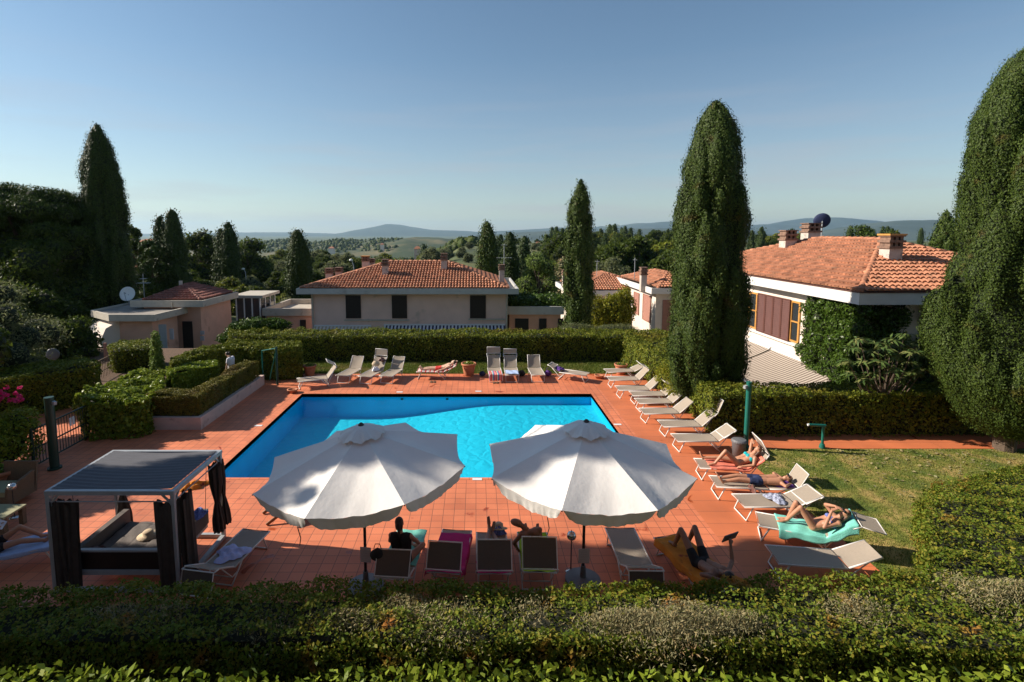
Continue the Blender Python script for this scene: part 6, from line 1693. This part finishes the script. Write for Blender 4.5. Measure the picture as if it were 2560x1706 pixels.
def person(lo, J, label, skin='skin', hairm='hair', front=(0, 0, 1), face=(0, 0, 1), hair='short', clothes=(), s=1., female=False, loc=None, rz=None, extra=None):
    """J: joints in the lounger's frame: head, neck, chest, pelvis, and sh, el, wr, hip, kn, an, toe as pairs (first one at -x).
    One skin for the body; hair and clothes are children."""
    J = {k: ([Vector(p) for p in v] if isinstance(v, list) else Vector(v)) for k, v in J.items()}
    fr = Vector(front).normalized(); fa = Vector(face).normalized()
    up = (J['neck'] - J['pelvis']).normalized(); hu = (J['head'] - J['neck']).normalized()
    def torso(b, e=0., low=True, high=True, t0=0, t1=1):
        for i in (0, 1):
            h_, s_ = mid(J['hip'][i], J['pelvis'], .25), mid(J['sh'][i], J['chest'], .42)
            a, c = h_.lerp(s_, t0), h_.lerp(s_, t1); w_ = h_.lerp(s_, .48)
            if t0 < .48 < t1:
                capsule(b, a, w_ - (w_ - mid(J['pelvis'], J['chest'], .5)) * .15, (.098 - .012 * t0) + e, .085 + e); capsule(b, w_, c, .085 + e, .098 + e)
            else: capsule(b, a, c, .092 + e, .094 + e)
        if t0 == 0: ellip(b, J['pelvis'], .13 + e, .10 + e, .10 + e)
    def leg(b, i, e=0., t0=0., t1=1., lower=True):
        h_, k_, a_ = J['hip'][i], J['kn'][i], J['an'][i]
        capsule(b, h_.lerp(k_, t0), h_.lerp(k_, t1), (.085 - .030 * t0) + e, (.085 - .031 * t1) + e)
        if lower and t1 >= 1:
            m_ = k_.lerp(a_, .3); capsule(b, k_, m_, .052 + e, .053 + e); capsule(b, m_, a_, .053 + e, .034 + e)
    def head(b):
        hd = J['head']; side = fa.cross(hu).normalized()
        Mx = Matrix((side, fa, hu)).transposed()
        ellip(b, hd + hu * .02, .075, .092, .108, Mx); ellip(b, hd - hu * .05 + fa * .025, .055, .062, .062, Mx)
        capsule(b, hd + fa * .085 + hu * .012, hd + fa * .108 - hu * .018, .010, .014, 8)      # nose
        ellip(b, hd + fa * .083 - hu * .052, .026, .012, .008, Mx); ellip(b, hd + fa * .080 - hu * .066, .022, .012, .008, Mx)
        for q in (-1, 1):
            ellip(b, hd + side * q * .076 - fa * .01, .010, .020, .030, Mx); ellip(b, hd + side * q * .03 + fa * .086 + hu * .022, .014, .008, .007, Mx)
    def bodyf(b):
        torso(b)
        capsule(b, J['sh'][0], J['sh'][1], .058, .058); capsule(b, mid(J['neck'], J['chest'], .3), J['neck'] + hu * .05, .058, .050); capsule(b, J['neck'], J['head'] - hu * .03, .05, .052)
        for i in (0, 1):
            leg(b, i); capsule(b, J['pelvis'], J['hip'][i], .09, .09)
            a, t_ = J['an'][i], J['toe'][i]; capsule(b, a, a.lerp(t_, .15) - (t_ - a).normalized() * .05, .036, .036); capsule(b, a, t_, .036, .024)
            f_ = (t_ - a).normalized(); sd = f_.cross(J['kn'][i] - a); sd = sd.normalized() if sd.length > 1e-4 else Vector((1, 0, 0))
            capsule(b, a.lerp(t_, .5) + sd * .02, t_ + sd * .018 + f_ * .02, .022, .014); capsule(b, a.lerp(t_, .5) - sd * .02, t_ - sd * .022 + f_ * .005, .02, .012)
            s_, e_, w_ = J['sh'][i], J['el'][i], J['wr'][i]
            capsule(b, s_, e_, .048, .038); capsule(b, e_, e_.lerp(w_, .35), .038, .037); capsule(b, e_.lerp(w_, .35), w_, .037, .025)
            d = (w_ - e_).normalized(); hd = J['hand'][i] if 'hand' in J else w_ + d * .09
            d = (hd - w_).normalized(); sx = d.cross(Vector((0, 0, 1)) if abs(d.z) < .9 else Vector((0, 1, 0))).normalized(); dn = sx.cross(d)
            if dn.z > 0: dn = -dn
            for q in (-.028, -.010, .010, .028): capsule(b, w_ + sx * q * .5 + d * .01, w_ + d * .085 + sx * q, .017, .014, 8)
            for q, l_ in ((-.030, .062), (-.010, .078), (.010, .073), (.030, .056)):
                k0 = w_ + d * .088 + sx * q; k1 = k0 + d * l_ * .5 + dn * .010; k2 = k1 + (d * .75 + dn * .65).normalized() * l_ * .5
                capsule(b, k0, k1, .0095, .009, 6); capsule(b, k1, k2, .009, .008, 6)
            s2 = 1 if i == 0 else -1
            t0_ = w_ + d * .03 + sx * s2 * .03; t1_ = t0_ + (d * .7 + sx * s2 * .7).normalized() * .045; capsule(b, t0_, t1_, .012, .010, 6); capsule(b, t1_, t1_ + (d * .95 + dn * .3) * .03, .010, .009, 6)
        if female:
            for i in (0, 1): ellip(b, mid(J['chest'], J['sh'][i], .48) + fr * .075 - up * .06, .062, .062, .055)
        head(b)
        if extra: extra(b, J)
    body = organic('person', bodyf, M[skin], None, .010)
    body.location = lo.location if loc is None else loc
    body.rotation_euler = lo.rotation_euler if rz is None else (0, 0, rz)
    body.scale = (s, s, s)
    tag(body, label, 'person')
    def hairf(b):
        side = fa.cross(hu).normalized(); Mx = Matrix((side, fa, hu)).transposed(); hd = J['head']
        ellip(b, hd + hu * .038 - fa * .018, .084, .092, .100, Mx)
        if hair in ('long', 'tail'): ellip(b, hd - hu * .02 - fa * .055, .078, .055, .105, Mx)
        if hair == 'long':
            for q in (-1, 1): capsule(b, hd + side * q * .06 - fa * .03, hd - hu * .16 + side * q * .08 - fa * .02, .035, .028)
        if hair == 'tail': capsule(b, hd - fa * .10 + hu * .02, hd - fa * .12 - hu * .22, .034, .016)
        if hair == 'bun': ellip(b, hd - fa * .1 + hu * .06, .045, .045, .045)
    if hair: organic('hair', hairf, M[hairm], body, .010, 2)
    def dress(name, m, fn, vx=.012):
        organic(name, fn, M[m], body, vx, 2)
    for c in clothes:
        k, m = c[0], c[1]
        if k == 'trunks':
            def fn(b):
                ellip(b, J['pelvis'], .142, .115, .11)
                for i in (0, 1): capsule(b, J['pelvis'], J['hip'][i], .100, .100); leg(b, i, .012, 0, .34, False); h_, s_ = mid(J['hip'][i], J['pelvis'], .25), mid(J['sh'][i], J['chest'], .42); capsule(b, h_, h_.lerp(s_, .14), .104, .100)
            dress('swim_trunks', m, fn)
        elif k == 'bottom':
            def fn(b):
                ellip(b, J['pelvis'], .140, .108, .085)
                for i in (0, 1): capsule(b, J['pelvis'], J['hip'][i], .096, .088)
            dress('bikini_bottom', m, fn)
        elif k == 'top':
            def fn(b):
                for i in (0, 1): ellip(b, mid(J['chest'], J['sh'][i], .48) + fr * .082 - up * .06, .060, .060, .052)
                capsule(b, mid(J['chest'], J['sh'][0], .7) - up * .07, mid(J['chest'], J['sh'][1], .7) - up * .07, .088, .088)
            dress('bikini_top', m, fn)
        elif k == 'shirt':
            def fn(b):
                torso(b, .014, t0=.02, t1=1); capsule(b, J['sh'][0].lerp(J['sh'][1], .06), J['sh'][1].lerp(J['sh'][0], .06), .064, .064)
                if len(c) > 2:
                    for i in (0, 1): capsule(b, J['sh'][i], J['sh'][i].lerp(J['el'][i], c[2]), .066, .062)
                if len(c) > 3:
                    for i in (0, 1): capsule(b, J['pelvis'], J['hip'][i], .13, .13); capsule(b, J['hip'][i], J['hip'][i].lerp(J['kn'][i], c[3]), .12, .13)
            dress('shirt', m, fn)
    return body
def shades(body, J, fa):
    hd = Vector(J['head']); fa = Vector(fa).normalized(); hu = (hd - Vector(J['neck'])).normalized(); side = fa.cross(hu).normalized(); b = MB()
    for q in (-1, 1): b.path([hd + side * q * .055 + fa * .092 + hu * .022, hd + side * q * .012 + fa * .102 + hu * .022], .024, 8)
    b.path([hd - side * .075 + fa * .075 + hu * .025, hd + side * .075 + fa * .075 + hu * .025], .008, 6)
    return b.build('sunglasses', M['black_cloth'], body)
def backpt(y, back, x=0., up=.0, seat=1.25):
    'a point lying on the reclined back, distance y past the hinge, raised by up'
    a = R(back); return (x, seat + y * math.cos(a) - up * math.sin(a), .36 + y * math.sin(a) + up * math.cos(a))
def lying(back, dy=0., x=0.):
    'default: on the back, legs straight, arms by the sides; head on the reclined back'
    B = lambda d, u, xx=0: backpt(d, back, x + xx, u)
    J = dict(pelvis=(x, 1.12 + dy, .47), chest=B(.28 + dy, .13), neck=B(.44 + dy, .13), head=B(.56 + dy, .15),
             sh=[B(.36 + dy, .11, -.17), B(.36 + dy, .11, .17)], el=[(x - .25, 1.28 + dy, .50), (x + .25, 1.28 + dy, .50)], wr=[(x - .25, 1.04 + dy, .44), (x + .25, 1.04 + dy, .44)],
             hip=[(x - .10, 1.05 + dy, .46), (x + .10, 1.05 + dy, .46)], kn=[(x - .10, .62 + dy, .47), (x + .11, .62 + dy, .47)], an=[(x - .09, .22 + dy, .42), (x + .12, .22 + dy, .42)],
             toe=[(x - .11, .13 + dy, .55), (x + .15, .13 + dy, .55)])
    return J
def nrm_back(back): a = R(back); return (0, -math.sin(a), math.cos(a))
# far sunbather in red
lo = BL['b5']; J = lying(26)
J['el'][0] = backpt(.5, 26, -.33, .12); J['wr'][0] = backpt(.66, 26, -.16, .13)
person(lo, J, 'person in red swim shorts lying on the far lounger with the striped towel', 'skin_light', clothes=(('trunks', 'red_cloth'),), front=nrm_back(26), face=nrm_back(26))
# woman in the turquoise bikini
lo = RL[8]; J = lying(40, dy=-.02)
J['kn'][1] = (.12, .70, .80); J['an'][1] = (.14, .42, .44); J['toe'][1] = (.15, .26, .41)
J['kn'][0] = (-.12, .62, .50); J['an'][0] = (-.18, .20, .46); J['toe'][0] = (-.20, .13, .60)
J['el'][0] = backpt(.62, 40, -.30, .30); J['wr'][0] = backpt(.60, 40, -.10, .36)
J['el'][1] = (.31, 1.36, .52); J['wr'][1] = (.27, 1.10, .46)
bd_ = person(lo, J, 'woman in a turquoise bikini on the coral towel, one arm over her head', 'skin', 'hair_brown', hair='long', clothes=(('top', 'turq'), ('bottom', 'black_cloth')), front=nrm_back(40), face=nrm_back(30), female=True)
# man in navy trunks
lo = RL[9]; J = lying(3, dy=-.02)
J['el'][1] = (.36, 1.60, .50); J['wr'][1] = (.14, 1.78, .46); J['el'][0] = (-.36, 1.62, .50); J['wr'][0] = (-.12, 1.80, .44)
J['kn'] = [Vector((-.10, .62, .50)), Vector((.10, .60, .50))]
bd_ = person(lo, J, 'man in navy trunks lying flat with his arms folded behind his head', 'skin', 'hair', clothes=(('trunks', 'navy'),), front=(0, 0, 1), face=(.35, 0, 1))
shades(bd_, J, (.35, 0, 1))
# woman on the turquoise towel
lo = RL[11]; J = lying(36, dy=.0)
J['kn'] = [Vector((-.06, .74, .86)), Vector((.10, .80, .84))]; J['an'] = [Vector((-.10, .60, .44)), Vector((.02, .56, .46))]; J['toe'] = [Vector((-.12, .43, .41)), Vector((.06, .40, .42))]
J['el'] = [Vector(backpt(.34, 36, -.26, .34)), Vector(backpt(.10, 36, .30, .22))]; J['wr'] = [Vector(backpt(.50, 36, -.05, .34)), Vector(backpt(.40, 36, .10, .36))]
J['hand'] = [Vector(backpt(.56, 36, .02, .30)), Vector(backpt(.48, 36, .04, .34))]
bd_ = person(lo, J, 'woman in a blue bikini and sunglasses with bent knees on the turquoise towel', 'skin', 'hair_brown', hair='long', clothes=(('top', 'blue_bikini'), ('bottom', 'blue_bikini')), front=nrm_back(36), face=(.3, -.45, .8), female=True)
shades(bd_, J, (.3, -.45, .8))
# man reading on the golden towel (his lounger points at us)
lo = FL['f7']; J = lying(16, dy=.0)
J['kn'] = [Vector((-.20, .60, .86)), Vector((.12, .60, .86))]; J['an'] = [Vector((-.20, .42, .44)), Vector((.12, .42, .44))]; J['toe'] = [Vector((-.2, .26, .41)), Vector((.12, .26, .41))]
J['el'] = [Vector((-.42, 1.38, .62)), Vector((.34, 1.50, .56))]; J['wr'] = [Vector((-.46, 1.28, .86)), Vector((.10, 1.86, .62))]
bd_ = person(lo, J, 'man in dark trunks reading with bent knees on the golden towel', 'skin_dark', clothes=(('trunks', 'black_cloth'),), front=nrm_back(16), face=(-.7, 0, .7))
q = lm(lo) @ Vector((-.47, 1.24, 1.0)); ob = MB().box((-.15, -.11, -.014), (0, .11, .004)).box((.0, -.11, -.010), (.15, .11, .008)).build('book', M['bin'], None); ob.location = q; ob.rotation_euler = (R(60), R(10), lo.rotation_euler.z); tag(ob, 'small grey book held up by the man on the golden towel', 'book')
# man on the lime green towel, leaning to the left
lo = FL['f5']; J = lying(30)
J.update(pelvis=(.02, .86, .48), chest=(.10, .92, .86), neck=(.22, .88, 1.00), head=(.36, .84, 1.06), sh=[Vector((-.06, .96, 1.00)), Vector((.27, .90, .88))], el=[Vector((-.10, .80, .78)), Vector((.42, .86, .66))], wr=[Vector((.0, .66, .60)), Vector((.34, .74, .46))],
         hip=[Vector((-.08, .80, .47)), Vector((.12, .80, .47))], kn=[Vector((-.12, .42, .50)), Vector((.12, .42, .50))], an=[Vector((-.1, .08, .42)), Vector((.12, .08, .42))], toe=[Vector((-.12, -.04, .52)), Vector((.14, -.04, .52))])
person(lo, J, 'bald tanned man sitting on the lime green towel, bending to the left', 'skin_dark', hair=None, clothes=(('trunks', 'black_cloth'),), front=(0, -1, .2), face=(.6, -.5, -.5))
# person hidden behind the flap: crossed feet and a hat
lo = FL['f4']; J = lying(30, dy=-.14)
J['an'] = [Vector((-.02, .12, .44)), Vector((.04, .10, .50))]; J['toe'] = [Vector((-.06, .02, .60)), Vector((.06, .0, .70))]; J['kn'] = [Vector((-.10, .56, .49)), Vector((.10, .56, .50))]
person(lo, J, 'person lying behind the dark flap right of the magenta towel, crossed feet showing', 'skin_dark', clothes=(('shirt', 'black_cloth', .4), ('trunks', 'black_cloth')), front=nrm_back(30), face=nrm_back(30))
o = MB().lathe([(.19, 0), (.19, .01), (.10, .02), (.095, .10), (.05, .13), (.0, .132)], (0, 0, 0), 20).build('sun_hat', M['straw'], None, smooth=True); o.location = lm(FL['f4']) @ Vector((-.16, -.02, .44)); o.rotation_euler = (R(-20), 0, 0); tag(o, 'straw hat on a striped bag at the foot of the lounger with crossed feet', 'hat')
cloth_heap('beach_bag', 'blue and white striped bag beside the crossed feet', 'bag', tuple(lm(FL['f4']) @ Vector((-.14, .06, .38))), .15, .1, .15, 'blue_bikini', 41)
# woman in black sitting up
lo = FL['f2']; J = dict(pelvis=(.08, .95, .50), chest=(.10, 1.0, .92), neck=(.10, .98, 1.10), head=(.12, .95, 1.24),
    sh=[Vector((-.09, 1.0, 1.03)), Vector((.27, 1.0, 1.03))], el=[Vector((-.22, .86, .82)), Vector((.34, .84, .82))], wr=[Vector((-.12, .64, .74)), Vector((.22, .62, .72))],
    hip=[Vector((-.02, .88, .48)), Vector((.18, .88, .48))], kn=[Vector((-.26, .58, .60)), Vector((.34, .56, .58))], an=[Vector((-.04, .36, .44)), Vector((.14, .34, .44))], toe=[Vector((.08, .28, .44)), Vector((.0, .24, .44))])
J = {k: ([q + Vector((-.12, .20, -.06)) for q in v] if isinstance(v, list) else Vector(v) + Vector((-.12, .20, -.06))) for k, v in J.items()}
person(lo, J, 'woman in a black top with dark tied hair, sitting with her back to us', 'skin', 'hair', hair='tail', clothes=(('shirt', 'black_cloth'), ('bottom', 'black_cloth')), front=(0, -1, 0), face=(0, -1, -.25), female=True)
# reader at the left edge
lo = FL['f0']; J = lying(30)
J['kn'] = [Vector((-.10, .60, .52)), Vector((.12, .66, .72))]; J['an'] = [Vector((-.10, .2, .43)), Vector((.12, .30, .43))]; J['toe'] = [Vector((-.12, .1, .55)), Vector((.13, .14, .42))]
J['el'] = [Vector((-.28, 1.2, .62)), Vector((.30, 1.2, .62))]; J['wr'] = [Vector((-.12, 1.0, .82)), Vector((.16, 1.0, .82))]
person(lo, J, 'person reading an open book on the lounger at the left edge', 'skin', clothes=(('trunks', 'black_cloth'),), front=nrm_back(30), face=(0, -.6, .6))
q = lm(lo) @ Vector((.02, .96, .90)); ob = MB().add([(-.16, -.11, .03), (0, -.11, 0), (0, .11, 0), (-.16, .11, .03), (.16, -.11, .03), (.16, .11, .03)], [(0, 1, 2, 3), (1, 4, 5, 2)]).build('book', M['paper'], None)
md = ob.modifiers.new('s', 'SOLIDIFY'); md.thickness = .014; ob.location = q; ob.rotation_euler = (R(35), 0, lo.rotation_euler.z); tag(ob, 'large open book held by the reader at the left edge', 'book')
# woman in white walking behind the planter
Yw_ = 22.2; q = A(579, 930, Yw_)
J = dict(pelvis=(0, 0, .92), chest=(.0, -.02, 1.26), neck=(-.03, -.02, 1.42), head=(-.10, -.04, 1.53), sh=[Vector((-.04, -.18, 1.36)), Vector((.0, .17, 1.36))], el=[Vector((-.08, -.22, 1.10)), Vector((-.02, .22, 1.10))], wr=[Vector((-.16, -.20, .86)), Vector((-.10, .20, .88))],
    hip=[Vector((0, -.09, .88)), Vector((0, .09, .88))], kn=[Vector((-.08, -.09, .48)), Vector((.04, .09, .48))], an=[Vector((-.06, -.09, .07)), Vector((.16, .09, .10))], toe=[Vector((-.22, -.09, .03)), Vector((.02, .09, .03))])
person(None, J, 'woman in a white dress walking between the hedges at left', 'skin_light', 'hair', hair='bun', clothes=(('shirt', 'white_cloth', .55, .55),), front=(-1, 0, 0), face=(-1, 0, -.35), female=True, loc=(q.x, Yw_, -.08), rz=0., s=1.0)

# ---------------------------------------------------------------- trees standing just outside the left edge, shading the near deck
def shade_tree(x, y, h, blobs, seed, label, dens=150, leaf=.22):
    root = empty('broad_tree', (x, y, -.05), label, 'tree')
    bl = [(bx - x, by - y + (DYS * bz / 12 if x == X_ else 0), bz, r, r, r * sz) for bx, by, bz, r, sz in blobs]
    V, F, MI = blob_parts(bl, seed, dens, leaf, inner=.97, rough=.06)
    link('crown', arrays_mesh('crown', V, F, [M['broad'], M['cypress_core']], MI), root)
    b = MB().path([(0, 0, -.3), (.1, .1, h * .3), (0, 0, h * .7)], [.4, .32, .12], 9)
    for q in bl: b.path([(0, 0, q[2] * .55), (q[0] * .6, q[1] * .6, q[2] * .85), (q[0], q[1], q[2])], [.14, .09, .04], 6)
    b.build('trunk', M['trunk'], root)
    return root
X_ = -18.
DYS = -.55
shade_tree(X_, 9.5, 16, [(X_, 9.2, 7.2, 2.5, 1), (X_, 8, 9.6, 1.6, 1), (X_, 10.2, 9.0, 2.0, 1), (X_, 11.9, 10.6, 1.45, 1), (X_, 12.35, 12.6, .92, 1), (X_, 13.4, 12.2, 1.05, 1), (X_, 12.85, 14.1, .75, 1), (X_, 13.2, 15.4, .7, 1),
    (X_, 14.3, 13.6, .5, 1), (X_, 14.9, 15.2, .42, 1), (X_, 10.9, 5.2, 1.5, 1), (X_, 6.3, 7.6, 2.2, 1), (X_, 10.9, 12.1, .2, 1), (X_, 10.4, 11.5, .28, 1)], 201, 'tall leafy tree just outside the left edge, shading the daybed', 420, .13)
shade_tree(X_, 3.5, 9, [(X_, 3.2, 6.5, 2.6, 1), (X_, 1, 5.5, 2.5, 1), (X_, 4.5, 3.5, 2.0, 1), (X_, 7.5, 3.5, 2.2, 1)], 202, 'low broad tree outside the left edge beside the building')
shade_tree(-16.6, 13.5, 5, [(-16.4, 13.6, 3.4, 1.3, .9), (-16.5, 15.0, 3.2, 1.2, .9), (-16.6, 16.4, 3.0, 1.2, .9), (-16.4, 12.2, 2.6, 1.3, 1), (-16.5, 13.4, 1.5, 1.5, 1)], 203, 'bushy tree outside the left edge behind the pink flowers', 170, .16)

# the building the view is from, unseen; added to cut skylight on the terrace
bb = empty('hotel_building', (0, -6, 0), 'unseen beige building the view is taken from, added to hold off skylight', 'building')
MB().box((-15, -12, -.05), (26, -1.2, 10.4)).build('wall', M['house_wall'], bb, world=True)
for i in range(9):
    for z in (1.2, 4.4, 7.6): 
        x = -13 + i * 4.5; MB().box((x - .6, -1.23, z), (x + .6, -1.14, z + 1.7)).build('window_shutter', M['shutter_dark'], bb, world=True)
MB().box((-16, -13, 10.4), (27, -.5, 10.8)).build('roof', M['fascia'], bb, world=True)
# ---------------------------------------------------------------- air
hz = MB().box((-15500, -120, -110), (15500, 20500, 420)).build('haze', M['white'])
hm = bpy.data.materials.new('valley_haze'); hm.use_nodes = True; t = hm.node_tree
t.nodes.remove(t.nodes['Principled BSDF'])
pv = t.nodes.new('ShaderNodeVolumePrincipled'); pv.inputs['Color'].default_value = (.50, .76, 1, 1); pv.inputs['Density'].default_value = 4.6e-5; pv.inputs['Anisotropy'].default_value = .3
t.links.new(pv.outputs[0], t.nodes['Material Output'].inputs['Volume'])
hz.data.materials.clear(); hz.data.materials.append(hm)
tag(hz, kind='stuff')
